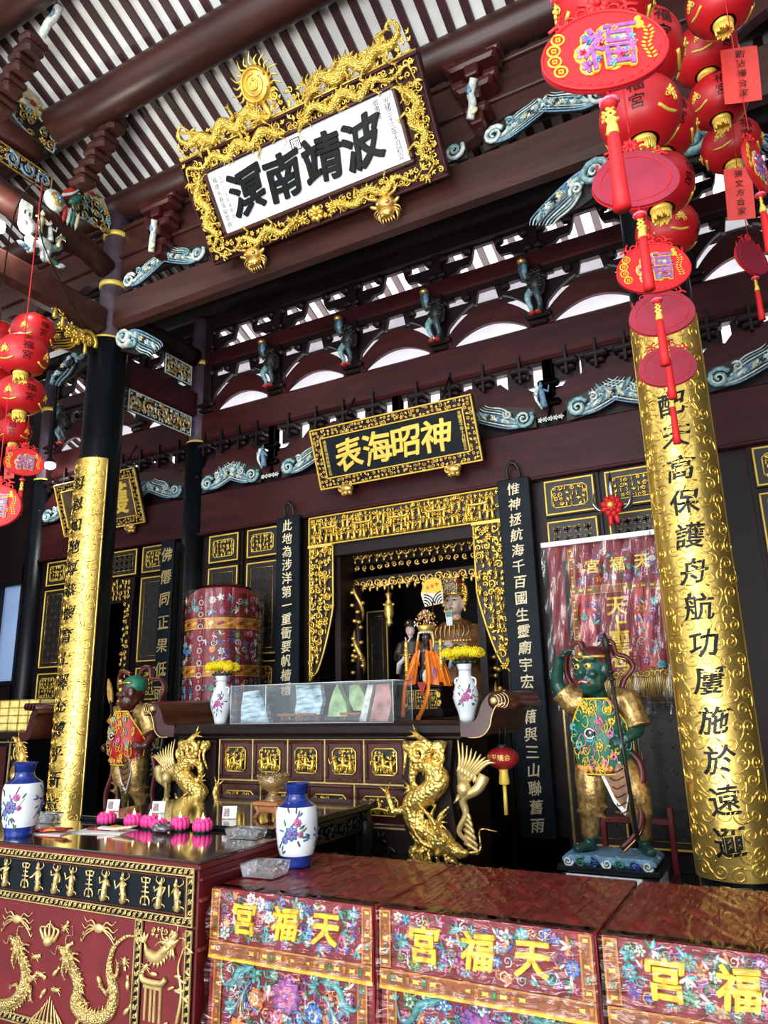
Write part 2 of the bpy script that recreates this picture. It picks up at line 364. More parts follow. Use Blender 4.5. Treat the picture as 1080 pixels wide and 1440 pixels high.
def dragon(mb, pts, r, z=0.0, legs=True, head=1.0, seg=5, n=7, spines=True, whisk=True):
    """serpent dragon in relief along (u,v) points, head at the first point"""
    P = [(a[0], a[1], z+(a[2] if len(a) > 2 else 0)) for a in pts]
    p = catmull(P, seg); k = len(p); s = np.linspace(0, 1, k)
    rr = r*(0.72+0.45*np.sin(np.clip(s*1.25+0.1, 0, 1)*PI))*np.where(s > 0.6, 1-0.8*(s-0.6)/0.4, 1)
    mb.tube(p, rr, n, up=(0, 0, 1))
    t = np.gradient(p, axis=0); t /= np.linalg.norm(t, axis=1)[:, None]+1e-9
    nrm = np.stack([-t[:, 1], t[:, 0], 0*t[:, 0]], 1)
    if spines:
        for i in range(1, k-1):
            mb.cone(p[i]+nrm[i]*rr[i]*0.7, p[i]+nrm[i]*rr[i]*1.75-t[i]*rr[i]*-0.5, rr[i]*0.42, 0, 4)
    # head
    h = r*1.45*head; d = -t[0]; o = p[0]+d*h*0.5; nn = np.array([-d[1], d[0], 0])
    ang = math.atan2(d[1], d[0]); ca, sa = math.cos(ang), math.sin(ang); rot = ((ca, -sa, 0), (sa, ca, 0), (0, 0, 1))
    mb.ball(o, (h*1.0, h*0.8, h*0.75), 8, 6, rot)
    mb.ball(o+d*h*1.0+nn*h*0.22+np.array([0, 0, h*.1]), (h*0.75, h*0.36, h*0.5), 7, 5, rot)
    mb.ball(o+d*h*0.85-nn*h*0.42, (h*0.62, h*0.2, h*0.4), 7, 5, rot)
    mb.ball(o+d*h*1.6+nn*h*0.42+np.array([0, 0, h*.3]), h*0.24, 6, 4)
    for sgn in (-1, 1):
        mb.ball(o+d*h*0.35+nn*h*0.42*sgn+np.array([0, 0, h*0.65]), h*0.2, 6, 4)
        mb.curve([o+nn*h*0.3*sgn+(0, 0, h*.5), o-d*h*0.8+nn*h*(0.7*sgn+.3)+(0, 0, h*.7), o-d*h*1.9+nn*h*(0.6*sgn+.6)+(0, 0, h*.6)], h*0.2, 5, 3)
        if whisk: mb.curve([o+d*h*1.5+nn*h*.3*sgn, o+d*h*2.2+nn*h*1.0*sgn, o+d*h*1.7+nn*h*1.9*sgn, o+d*h*2.6+nn*h*2.4*sgn], h*0.09, 4, 4)
    for j in range(7):
        a = ang+PI+(-1.25+j*0.42); mb.curve([o+np.array([math.cos(a), math.sin(a), 0])*h*0.5, o+np.array([math.cos(a+.15), math.sin(a+.15), .2])*h*1.3, o+np.array([math.cos(a-.1), math.sin(a-.1), 0])*h*2.0], h*0.22, 4, 3)
    if legs:
        for fr_, sgn in ((0.24, 1), (0.3, -1), (0.62, 1), (0.66, -1)):
            i = int(fr_*(k-1)); b = p[i]; dn = nrm[i]*sgn
            el = b+dn*r*2.0-t[i]*r*0.8+np.array([0, 0, r*.3]); ft = el+dn*r*0.9+t[i]*r*1.7
            mb.tube([b, el, ft], [r*0.55, r*0.42, r*0.3], 5, up=(0, 0, 1))
            for q in (-0.6, 0, 0.6):
                dd = (ft-el)/np.linalg.norm(ft-el); pr = np.array([-dd[1], dd[0], 0])
                mb.cone(ft, ft+(dd+pr*q*1.3)*r*1.0, r*0.2, 0, 4)
    # tail tuft
    e = p[-1]; d = t[-1]
    for q in (-0.9, -0.3, 0.3, 0.9):
        c_, s_ = math.cos(q), math.sin(q); dd = np.array([d[0]*c_-d[1]*s_, d[0]*s_+d[1]*c_, 0])
        mb.leaf((e+dd*r*1.0)[:2], r*2.4, r*0.6, math.atan2(dd[1], dd[0]), z, r*.3)

def carve(mb, u0, v0, u1, v1, cell, seed=0, mix=(4, 3, 1, 1), z=0.0, thick=1.0, inside=None, dense=1.0):
    """fill a rectangle with pierced carving: curls, leaves, blossoms and small figures"""
    rng = random.Random(seed); W, H = u1-u0, v1-v0
    nu, nv = max(1, round(W/cell)), max(1, round(H/cell)); cu, cv = W/nu, H/nv
    kinds = [0]*mix[0]+[1]*mix[1]+[2]*mix[2]+[3]*mix[3]
    for i in range(nu):
        for j in range(nv):
            if rng.random() > dense: continue
            cx = u0+(i+0.5+rng.uniform(-.22, .22))*cu; cy = v0+(j+0.5+rng.uniform(-.22, .22))*cv
            if inside and not inside(cx, cy): continue
            k = rng.choice(kinds); r = min(cu, cv)*0.5; zz = z+rng.uniform(0, .25)*r
            if k == 0: mb.spiral((cx, cy), r*rng.uniform(.85, 1.15), r*0.30*thick, rng.uniform(0, 6.3), rng.uniform(1.1, 1.7), rng.choice((-1, 1)), 5, 10, zz)
            elif k == 1:
                a = rng.uniform(0, 6.3)
                for q in range(3): mb.leaf((cx+.35*r*math.cos(a+q*1.1), cy+.35*r*math.sin(a+q*1.1)), r*1.7, r*0.62*thick, a+q*1.1, zz)
            elif k == 2: mb.rosette((cx, cy), r*0.95, zz, 6, a0=rng.uniform(0, 1))
            else: mb.figurine((cx, cy-r), r*2.2, zz+r*.15, rng)

# ---------------------------------------------------------------- lettering
_FC = {}
def glyph(ch, ext=0.05, bev=0.02, off=0.0, res=3):
    key = (ch, ext, bev, off, res)
    if key not in _FC:
        c = bpy.data.curves.new('lettering', 'FONT'); c.body = ch; c.size = 1.0; c.resolution_u = res
        c.extrude = ext; c.bevel_depth = bev; c.bevel_resolution = 0; c.offset = off; c.fill_mode = 'FRONT' if bev == 0 and ext == 0 else 'BOTH'
        o = bpy.data.objects.new('lettering', c); COL.objects.link(o)
        dg = bpy.context.evaluated_depsgraph_get()
        me = bpy.data.meshes.new_from_object(o.evaluated_get(dg))
        v = np.zeros(len(me.vertices)*3); me.vertices.foreach_get('co', v); v = v.reshape(-1, 3)
        f = [tuple(p.vertices) for p in me.polygons]
        bpy.data.objects.remove(o); bpy.data.curves.remove(c); bpy.data.meshes.remove(me)
        if len(v):
            lo, hi = v.min(0), v.max(0); v = v-np.array([(lo[0]+hi[0])/2, (lo[1]+hi[1])/2, 0])
        _FC[key] = (v, f)
    return _FC[key]
def put_char(mb, ch, u, v, size, z=0.0, ext=0.04, bev=0.02, off=0.0, brush=0.0, seed=0, wide=1.0, rot=0.0, mirror=False, res=3, bold=0.0):
    off = 0.0
    g, f = glyph(ch, ext, bev, off, res)
    if not len(g): return
    g = g.copy(); rng = random.Random(seed*31+ord(ch[0]))
    if brush:
        x, y = g[:, 0].copy(), g[:, 1].copy(); a, b = rng.uniform(0, 6), rng.uniform(0, 6)
        g[:, 0] = x*(1+brush*0.5*y)+brush*(0.30*y+0.12*np.sin(5*y+a)+.05*np.sin(13*x+b)); g[:, 1] = y+brush*(0.28*x+0.12*np.sin(5*x+b)+.05*np.sin(12*y+a))
    c_, s_ = math.cos(rot), math.sin(rot)
    x, y = g[:, 0]*wide, g[:, 1]
    q = np.stack([u+size*(x*c_-y*s_), v+size*(x*s_+y*c_), z+size*(g[:, 2]+ext)], 1)
    if mirror: q[:, 0] = 2*u-q[:, 0]
    mb.add(q, f, False)
    if bold:
        for k in range(6): mb.add(q+np.array([bold*size*math.cos(k*PI/3), bold*size*math.sin(k*PI/3), -.0004-.0001*k]), f, False)
def put_column(mb, text, u, v0, v1, size, **k):
    n = len(text)
    for i, ch in enumerate(text):
        put_char(mb, ch, u, v0+(v1-v0)*(i+0.5)/n, size, seed=i, **k)
def put_row(mb, text, u0, u1, v, size, **k):
    n = len(text)
    for i, ch in enumerate(text):
        put_char(mb, ch, u0+(u1-u0)*(i+0.5)/n, v, size, seed=i, **k)

def char_column(parent, fr, mt, text, u, v0, v1, size, **k):
    n = len(text)
    for i, ch in enumerate(text):
        b = MB(fr); put_char(b, ch, u, v0+(v1-v0)*(i+0.5)/n, size, seed=i, **k); b.build('character', mt, parent)
def char_row(parent, fr, mt, text, u0, u1, v, size, **k):
    n = len(text)
    for i, ch in enumerate(text):
        b = MB(fr); put_char(b, ch, u0+(u1-u0)*(i+0.5)/n, v, size, seed=i, **k); b.build('character', mt, parent)
# ---------------------------------------------------------------- things
def tag(o, label=None, cat=None, group=None, kind=None):
    if label: o['label'] = label
    if cat: o['category'] = cat
    if group: o['group'] = group
    if kind: o['kind'] = kind
    return o
def thing(name, label, cat, loc, group=None):
    o = bpy.data.objects.new(name, None); COL.objects.link(o); o.location = tuple(float(a) for a in loc); o.empty_display_size = 0.1
    return tag(o, label, cat, group)
def struct(o): o['kind'] = 'structure'; return o
def copy_tree(o, loc=None, label=None, group=None, rz=None, parent=None, scale=None):
    c = o.copy(); COL.objects.link(c); c.parent = parent
    for ch in list(o.children): copy_tree(ch, parent=c)
    if loc is not None: c.location = tuple(float(a) for a in loc)
    if rz is not None: c.rotation_euler.z = rz
    if scale is not None: c.scale = scale
    if label: c['label'] = label
    if group: c['group'] = group
    return c
def fused(mb, name, m, parent, voxel=0.012, smooth=4, loc=None):
    """weld the shapes of mb into one continuous skin"""
    o = mb.build(name, m, parent, loc)
    rm = o.modifiers.new('r', 'REMESH'); rm.mode = 'VOXEL'; rm.voxel_size = voxel; rm.use_smooth_shade = True
    sm = o.modifiers.new('s', 'SMOOTH'); sm.factor = 0.5; sm.iterations = smooth
    bpy.context.view_layer.update()
    dg = bpy.context.evaluated_depsgraph_get()
    me = bpy.data.meshes.new_from_object(o.evaluated_get(dg))
    o.modifiers.clear(); o.data = me
    if not me.materials: me.materials.append(MATS[m])
    return o

# ================================================================ STRUCTURE
XL, XR, XC = -6.12, -0.41, -3.27        # front-row columns and the axis of the middle bay
YF, YB = 5.05, 6.52                     # front and rear column rows
XLL, XRR = -9.04, 2.5                   # outer bays
def roof_z(y): return 7.50+0.45*(YF-y)

b = MB(); b.box((-4, 2, -0.1), (24, 20, 0.2)); struct(b.build('floor', 'stone_floor'))
# ceiling: white boards carried by dark rafters
b = MB()
ya, yb_ = 1.2, 9.4
b.sheet([[(x, y, roof_z(y)+0.09) for x in (-12, 4.5)] for y in (ya, yb_)], False)
b.sheet([[(x, y, roof_z(y)+0.15) for x in (-12, 4.5)] for y in (ya, yb_)], False)
ceil = struct(b.build('ceiling', 'roof_white'))
rb = MB(); L_ = math.hypot(1, 0.45)
rb.box((0, 0, 0), (0.085, (yb_-ya)*L_, 0.075), rx=math.atan(-0.45))
x = -10.6; first = None
while x < 4.2:
    z = roof_z((ya+yb_)/2)+0.05
    if first is None:
        rb2 = MB(); rb2.box((x, (ya+yb_)/2, z+0.015), (0.074, (yb_-ya)*L_, 0.04), rx=math.atan(-0.45)); first = rb2.build('rafter', 'roof_rafter', ceil); x0_ = x
    else:
        o = first.copy(); COL.objects.link(o); o.parent = ceil; o.location = (x-x0_, 0, 0)
    x += 0.186
# front slope of the roof over the viewer, down to the courtyard eave
b = MB()
b.sheet([[(x, y, 9.3-0.4*(1.2-y)) for x in (-12, 4.5)] for y in (1.2, -0.8)], False)
struct(b.build('ceiling_front', 'roof_white'))

def struct_beam(name, m, a, c, ht, th, ch=0.02):
    """beam of rectangular section from a to c (along x or y)"""
    a, c = np.array(a, float), np.array(c, float); mid = (a+c)/2; L = np.linalg.norm(c-a)
    b = MB()
    s = (L, th, ht) if abs(c[0]-a[0]) > abs(c[1]-a[1]) else (th, L, ht)
    b.box(mid, s, ch); return struct(b.build(name, m))
def log_beam(name, m, a, c, r, n=20, fl=1.0):
    a, c = np.array(a, float), np.array(c, float)
    s = np.linspace(0, 1, 9); p = a+(c-a)*s[:, None]
    rr = r*np.where((s < .04) | (s > .96), 0.82, 1.0)
    b = MB(); b.tube(p, rr, n, up=(0, 0, 1), flat=fl); return struct(b.build(name, m))
# purlins
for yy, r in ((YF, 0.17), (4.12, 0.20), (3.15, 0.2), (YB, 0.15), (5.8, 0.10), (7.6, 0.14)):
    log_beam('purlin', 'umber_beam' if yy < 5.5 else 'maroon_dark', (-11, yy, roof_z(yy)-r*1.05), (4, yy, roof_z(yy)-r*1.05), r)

# columns
def column(name, x, y, rl, ru, zband, ztop, low='black_lacquer', up='violet_brown', extra=()):
    b = MB()
    b.m('stone_floor'); b.lathe([(rl*1.75, 0), (rl*1.75, 0.12), (rl*1.45, 0.2), (rl*1.6, 0.34), (rl*1.2, 0.46), (0, 0.46)], (x, y, 0), 24)
    b.m(low); b.lathe([(rl*1.0, 0.4), (rl*1.03, 1.5), (rl, zband), (ru, zband)], (x, y, 0), 32)
    b.m(up); b.lathe([(ru*1.02, zband), (ru, ztop), (0, ztop)], (x, y, 0), 28)
    o = struct(b.build(name, None))
    g = MB()
    for z, r in ((zband, max(rl*0.93, ru*1.05)),)+tuple((q, ru*1.07) for q in extra):
        g.lathe([(r*0.9, z-0.03), (r*1.06, z-0.024), (r*1.06, z+0.024), (r*0.9, z+0.03)], (x, y, 0), 28)
    g.build('gilt_band', 'gold_paint', o)
    return o
for x in (XL, XR, XLL, XRR):
    column('column', x, YF, 0.205, 0.135, 5.57, 7.3, extra=(6.28, 6.92))
    column('column', x, YB, 0.145, 0.115, 4.83, 6.55, up='violet_brown', extra=(5.93,))
# rear columns of the left bay are brown down to a second band
# tie beams along x
def xb(name, m, x0, x1, y, z0, z1, th, ch=0.025): return struct_beam(name, m, (x0, y, (z0+z1)/2), (x1, y, (z0+z1)/2), z1-z0, th, ch)
for x0, x1 in ((XL, XR), (XLL, XL), (XR, XRR)):
    xb('tie_beam', 'umber_beam', x0+0.1, x1-0.1, YF, 5.70, 6.11, 0.20, 0.05)
    xb('tie_beam', 'maroon', x0+0.1, x1-0.1, YB, 4.83, 5.215, 0.16, 0.03)
    xb('tie_beam', 'maroon', x0+0.1, x1-0.1, YB, 5.86, 6.06, 0.12, 0.02)
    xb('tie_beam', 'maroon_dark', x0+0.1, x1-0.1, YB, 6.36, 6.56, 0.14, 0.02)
    xb('lintel', 'maroon', x0+0.12, x1-0.12, YB, 3.655, 4.15, 0.10, 0.015)
    # board with cloud-shaped lower edge above the front tie beam
    b = MB(wall_frame(0, YF+0.03, 0)); W = x1-x0; n = 4
    poly = []
    for k in range(n):
        for s in np.linspace(0, 1, 13):
            poly.append((x0+(k+s)*W/n, 6.28+0.17*math.sin(s*PI)**0.8))
    poly += [(x1, 6.95), (x0, 6.95)]
    b.m('umber_beam'); b.prism(poly, -0.05, 0.05)
    for z in (6.62, 6.98): b.box(((x0+x1)/2, z, 0.03), (W, 0.05, 0.12), 0.01)
    struct(b.build('bracket_board', None))

# ================================================================ REAR WALL: frieze, screens, doors
def arc(u0, u1, v, h, n=16):
    """circular-looking arch from u0 to u1 rising h over v"""
    s = np.linspace(0, 1, n+1); return [(u0+(u1-u0)*q, v+h*math.sin(q*PI)**0.85) for q in s]
# --- upper frieze of five semicircular openings per bay, two tiers of pierced bracket boards
def frieze(x0, x1, n):
    W = (x1-x0)/n
    # arch board: dark arches with open segments below
    b = MB(wall_frame(0, YB, 0))
    for k in range(n):
        a = x0+k*W; g = 0.12
        lo = arc(a+g*W, a+W-g*W, 5.215+0.03, 0.155)
        hi = arc(a+0.02, a+W-0.02, 5.29, 0.34)
        b.prism(lo+hi[::-1], -0.025, 0.025)
        b.plate(a-g*W, 5.215, a+g*W, 5.34, -0.05, 0.05)
    struct(b.build('arch_board', 'maroon'))
    # slotted boards over the arches, with small white openings
    b = MB(wall_frame(0, YB, 0)); d = (-0.025, 0.025)
    for k in range(n):
        a = x0+k*W; c = a+W/2; e = a+W
        atop = lambda u: 5.29+0.34*math.sin(min(1, max(0, (u-a-0.02)/(W-0.04)))*PI)**0.85
        b.plate(a, 5.80, e, 5.87, *d)
        for s, ed in ((1, a), (-1, e)):
            X = lambda q: ed+s*q*W
            us = np.linspace(0.0, 0.36, 9)
            lower = [(X(q), min(5.72, max(atop(X(q))+0.085, 5.40) if q > .05 else 5.3)) for q in us]
            poly = lower+[(X(0.36), 5.70), (X(0.0), 5.70)]
            b.prism(poly if s > 0 else poly[::-1], *d)
            b.plate(X(0.0), 5.70, X(0.09), 5.81, *d); b.plate(X(0.30), 5.70, X(0.36), 5.81, *d)
            q = [(X(0.36), 5.66), (X(0.385), 5.66), (X(0.415), 5.81), (X(0.36), 5.81)]; b.prism(q if s > 0 else q[::-1], *d)
            b.plate(X(0.05), 5.775, X(0.16), 5.81, *d)
            b.box((X(0.30), 5.745, 0.05), (0.09, 0.07, 0.10), 0.02); b.box((X(0.06), 5.745, 0.05), (0.10, 0.08, 0.10), 0.02)
        b.plate(a-0.06, 5.3, a+0.06, 5.88, -0.06, 0.07, 0.01)
        b.box((a, 5.31, 0.06), (0.26, 0.06, 0.10), 0.02); b.box((a, 5.24, 0.05), (0.20, 0.05, 0.10), 0.02)
    struct(b.build('bracket_frieze', 'maroon_dark'))
    b = MB(wall_frame(0, YB, 0))
    for k in range(n):
        a = x0+k*W; c = a+W/2; e = a+W
        b.plate(a, 6.335, e, 6.42, *d)
        for s, ed in ((1, a), (-1, e)):
            X = lambda q: ed+s*q*W
            poly = [(X(0), 6.05), (X(.10), 6.05), (X(.10), 6.08), (X(.20), 6.10), (X(.24), 6.14), (X(.34), 6.15), (X(.37), 6.21), (X(.40), 6.345), (X(.33), 6.345), (X(.33), 6.24), (X(0), 6.24)]
            b.prism(poly if s > 0 else poly[::-1], *d)
            b.plate(X(0), 6.24, X(.10), 6.34, *d)
            b.box((X(.08), 6.29, .05), (.10, .07, .10), .02); b.box((X(.33), 6.29, .05), (.09, .07, .10), .02); b.box((X(.05), 6.10, .05), (.10, .06, .10), .02)
        b.plate(a-0.06, 6.05, a+0.06, 6.4, -0.06, 0.06, 0.01)
    struct(b.build('bracket_frieze', 'maroon_dark'))
def cloud_boards(posts):
    """two layers of cloud-edged boards over the lintel, pierced only by a row of small slots"""
    b = MB(wall_frame(0, YB, 0))
    for a, e in zip(posts[:-1], posts[1:]):
        w_ = e-a; c = (a+e)/2
        b.m('maroon_dark'); b.plate(a, 4.15, e, 4.56, -0.06, -0.03)
        b.m('maroon'); lo = arc(a+.05, e-.05, 4.20, 0.22); hi = arc(a, e, 4.40, 0.22)
        b.prism(lo+hi[::-1], -0.03, 0.05)
        b.m('maroon_dark')
        top = [(e, 4.50), (e-.10*w_, 4.54), (e-.16*w_, 4.62), (e-.24*w_, 4.60), (e-.30*w_, 4.70), (e-.38*w_, 4.68), (c, 4.73), (a+.38*w_, 4.68), (a+.30*w_, 4.70), (a+.24*w_, 4.60), (a+.16*w_, 4.62), (a+.10*w_, 4.54), (a, 4.50)]
        b.m('maroon'); b.prism([(a, 4.40), (e, 4.40)]+top, -0.03, 0.01)
        b.m('maroon_dark')
        for q in (.16, .39, .61, .84):
            u = a+q*w_
            b.plate(u-.012, 4.62, u+.012, 4.92, 0.06, 0.11); b.box((u, 4.755, .05), (.22, .06, .13), .015); b.box((u, 4.70, .03), (.14, .05, .09), .012)
            b.plate(u-.16, 4.60, u+.10, 4.83, -.05, -.01)
        b.plate(a, 4.785, e, 4.83, -.05, .03)
        for u in (a, e): b.plate(u-.05, 4.40, u+.05, 4.83, -.04, .07, .012); b.box((u, 4.37, .06), (.22, .06, .12), .02); b.box((u, 4.58, .05), (.20, .06, .12), .02)
    struct(b.build('cloud_board', None))
frieze(XL+0.17, XR-0.17, 5); frieze(XLL+0.15, XL-0.15, 3); frieze(XR+0.15, XRR-0.15, 3)
POSTS = {'left bay': (XLL, -7.59, XL), 'middle bay': (XL, -4.92, -3.27, -1.62, XR), 'right bay': (XR, 1.05, XRR)}
for p_ in POSTS.values(): cloud_boards(p_)
# white boards closing the eave just behind the lower openings
b = MB(wall_frame(0, 7.5, 0))
for v0, v1, w_ in ((5.0, 5.30, 0), (5.305, 5.36, .02), (5.365, 6.38, 0)): b.plate(-9.5, v0, 3.5, v1, w_, w_+.03)
struct(b.build('trim_1', 'plaster_white'))
# white plastered eave wall of the light well behind
b = MB(); b.box((-4, 8.9, 5.0), (14, 0.08, 1.7)); struct(b.build('wall_back_eave', 'plaster_white'))
b = MB(); b.box((-4, 9.2, 2.1), (16, 0.08, 4.2)); struct(b.build('wall_back', 'maroon_dark'))
b = MB(); b.box((-11, 5, 3.4), (0.1, 9, 6.8)); struct(b.build('wall_left', 'maroon_dark'))
b = MB(); b.box((4.3, 5, 3.4), (0.1, 9, 6.8)); struct(b.build('wall_right', 'maroon_dark'))
b = MB(); b.box((-3.5, 7.9, 3.98), (15, 2.7, 0.06)); struct(b.build('ceiling_shrine', 'maroon_dark'))

# --- carved lotus-leaf corbels: teal and white foliage
def corbel_mb(L, H, seed, flip=1, mats=('paint_teal', 'paint_pale')):
    """acanthus spray growing from (0,0) outwards to u=L, broad at the root, feathered at the tip"""
    rng = random.Random(seed); b = MB(); b.m('carve_dark'); X = lambda q: flip*L*q
    b.prism([(X(q), H*v) for q, v in ((0, 0), (.45, .12), (.8, .5), (.97, .80), (.75, 1.0), (.4, .95), (0, .7))][::flip], -0.03, -0.012)
    for k in range(8):
        b.m(mats[k % 2] if k % 4 else 'paint_blue'); q = k/7
        p = [(X(.16+.03*k), H*(.14+.05*k)), (X(.36+.02*q), H*(.12+.55*q)), (X(.60-.1*q), H*(.30+.62*q)), (X(.98-.30*q), H*(.72+.34*q)), (X(1.04-.28*q), H*(.92+.26*q))]
        b.curve(p, H*0.046, 5, 4)
    for k in range(7): b.m(mats[k % 2]); b.leaf((X(.34+.09*k), H*(.30+.095*k)), L*.22, H*.13, (.55+.08*k)*flip+(PI if flip < 0 else 0), .02, .02)
    b.m(mats[0]); b.spiral((X(.17), H*.36), H*.34, H*.085, 0.5, 1.7, flip, 6, 18, 0.02)
    b.m(mats[1]); b.spiral((X(.17), H*.36), H*.22, H*.05, 2.6, 1.4, flip, 5, 14, 0.03)
    b.m(mats[1]); b.spiral((X(.40), H*.62), H*.17, H*.05, 2.5, 1.4, -flip, 5, 12, 0.03)
    for k in range(6):
        b.m(('paint_pale', 'paint_blue', 'paint_cream', 'carve_dark', 'paint_pale', 'paint_teal')[k])
        b.rosette((X(.46+.075*k), H*(.40+.085*k)), H*.10, 0.035, 5)
    return b
def hang(b, name, label, cat, fr, group=None):
    for i in range(len(b.V)): b.V[i] = fr(b.V[i])
    o = b.build(name); return tag(o, label, cat, group)
b0 = dict(bay='middle bay')
k_ = 0
for bay, x0, x1 in (('left bay', XLL, XL), ('middle bay', XL, XR), ('right bay', XR, XRR)):
    pp = POSTS[bay]; m = len(pp)-1
    for j in range(m+1):
        px = pp[j]+(0.15 if j == 0 else -0.15 if j == m else 0)
        for s in (-1, 1):
            if (j == 0 and s < 0) or (j == m and s > 0): continue
            k_ += 1; near = j in (0, m)
            b = corbel_mb(0.66, 0.28, k_, s)
            hang(b, 'lotus_leaf_corbel', 'teal leaf carving on the lintel, %s of post %s in the %s' % ('right' if s > 0 else 'left', ('one', 'two', 'three', 'four', 'five')[j], bay), 'carved corbel', wall_frame(px+s*(0.15 if not near else 0.0), YB-0.07, 4.155), 'leaf carvings along the lintel')
        if 0 < j < m:
            b = MB(wall_frame(px, YB-0.075, 4.155)); b.m('paint_pale')
            for q in range(-2, 3): b.rosette((q*0.05, 0.05), 0.03, 0.01, 5)
            tag(b.build('blossom_carving'), 'pale blossom carving, lintel of the %s%s' % (bay, '' if m < 3 else (', left of the small black plaque', ', behind the small black plaque', ', right of the small black plaque')[j-1]), 'carved blossom', 'blossom carvings along the lintel')
# large corbels under the front tie beams
for x, s, lab, mt in ((XL+0.235, 1, 'blue and white leaf bracket under the front tie beam, right of the left column', ('paint_pale', 'paint_teal')), (XR-0.235, -1, 'teal flower bracket under the front tie beam, left of the right column', ('paint_teal', 'paint_pale')),
                  (XR+0.235, 1, 'teal flower bracket under the tie beam of the right bay, right of the right column', ('paint_teal', 'paint_blue')), (XL-0.235, -1, 'teal leaf bracket under the tie beam of the left bay, left of the left column', ('paint_teal', 'carve_dark'))):
    b = corbel_mb(0.62, 0.34, k_+7, s, mt); k_ += 1
    for i in range(len(b.V)): b.V[i][:, 1] = b.V[i][:, 1]*-1+0.34*(1-np.abs(b.V[i][:, 0])/0.72*.2); b.V[i] = b.V[i]*np.array([1, 1, 1.6])
    hang(b, 'corbel_bracket', lab, 'carved corbel', wall_frame(x, YF-0.05, 5.32))
# foliage lying on the front tie beam
j = 0
for x, s, lab in ((XL+0.25, 1, 'by the left column'), (XL+1.45, -1, 'left of the great gilt plaque'), (-1.77, -1, 'right of the great gilt plaque, leftmost'), (-1.62, 1, 'right of the great gilt plaque, second spray'), (-0.55, -1, 'behind the red lanterns'), (-0.25, 1, 'just right of the right column'), (1.2, -1, 'at the right edge')):
    j += 1; b = corbel_mb(0.62, 0.26, 40+j, s, ('paint_pale', 'paint_teal'))
    hang(b, 'leaf_spray_carving', 'pale leaf carving on the front tie beam, '+lab, 'carved corbel', wall_frame(x, YF-0.07, 6.12), 'leaf sprays on the front tie beam')
# brackets above the tie beam (block sets)
def bracket_set(x, y, z, lab, grp, up=3, sc=1.0, tip=True):
    t_ = thing('bracket_block', lab, 'bracket', (x, y, z), grp)
    b = MB(); 
    for q in range(up):
        zz = z+q*0.19*sc; wd = (0.20+0.10*q)*sc
        b.box((x, y-0.03*q, zz+0.05*sc), (0.11*sc, 0.16*sc, 0.10*sc), 0.012); b.box((x, y-0.03*q, zz+0.13*sc), (wd, 0.18*sc, 0.075*sc), 0.025)
        if q:
            for s in (-1, 1): b.box((x+s*wd*0.42, y-0.03*q, zz+0.19*sc), (0.12*sc, 0.14*sc, 0.07*sc), 0.02)
    b.build('bracket_arm', 'maroon_gloss', t_)
    if tip:
        b = MB(frame((x, y-0.12, z+0.02), (1, 0, 0), (0, 0, 1), (0, -1, 0))); b.m('paint_pale')
        b.curve([(-.04, .0, 0), (.0, .12, .03), (-.02, .24, .0), (.03, .34, .05)], 0.035, 6, 4, False); b.m('paint_blue'); b.leaf((-.02, .28), .14, .06, 1.4, 0.03); b.m('paint_cream'); b.leaf((.0, .04), .10, .06, .4, 0.03)
        b.build('painted_tongue', None, t_)
    return t_
for x, lab in ((-5.25, 'between the left column and the gilt plaque'), (-1.62, 'between the gilt plaque and the red lanterns'), (0.95, 'in the right bay')):
    bracket_set(x, YF-0.12, 6.30, 'maroon bracket block with painted tongue, '+lab, 'bracket blocks above the front tie beam', 3, 1.15)

# --- gilt-edged lattice doors
def lattice_mb(b, u0, v0, u1, v1, kind, w0=0.012):
    """thin lines of gilt lattice over a dark panel"""
    W, H = u1-u0, v1-v0; b.m('gold_dim'); r = 0.0035
    nu = max(2, round(W/0.085)); nv = max(2, round(H/0.10))
    for i in range(nu):
        for j in range(nv):
            c = (u0+(i+.5)*W/nu, v0+(j+.5)*H/nv); d = 0.030
            if kind == 'diamond':
                q = [(c[0], c[1]-d), (c[0]+d*.7, c[1]), (c[0], c[1]+d), (c[0]-d*.7, c[1]), (c[0], c[1]-d)]
                if (i+j) % 2 == 0: b.tube([(a[0], a[1], w0) for a in q], r, 4)
                else: b.ball((c[0], c[1], w0), 0.007, 5, 4)
            else:
                for s in (-1, 1):
                    b.plate(c[0]-d, c[1]-.004, c[0]+d, c[1]+.004, w0-.004, w0+.003); b.plate(c[0]-.004, c[1]-d, c[0]+.004, c[1]+d, w0-.004, w0+.003)
                    b.plate(c[0]+s*d-(d if s > 0 else 0), c[1]+s*d-.004, c[0]+s*d+(0 if s > 0 else d), c[1]+s*d+.004, w0-.004, w0+.003)
                    b.plate(c[0]-s*d-.004, c[1]+(0 if s > 0 else -d), c[0]-s*d+.004, c[1]+(d if s > 0 else 0), w0-.004, w0+.003)
    # key-fret edge
    e = 0.026; b.m('gold_dim' if kind == 'dark' else 'gold_old')
    for (a, c_) in (((u0+e, v0+e), (u1-e, v0+e)), ((u1-e, v0+e), (u1-e, v1-e)), ((u1-e, v1-e), (u0+e, v1-e)), ((u0+e, v1-e), (u0+e, v0+e))):
        b.tube([(a[0], a[1], w0), (c_[0], c_[1], w0)], 0.003, 4)
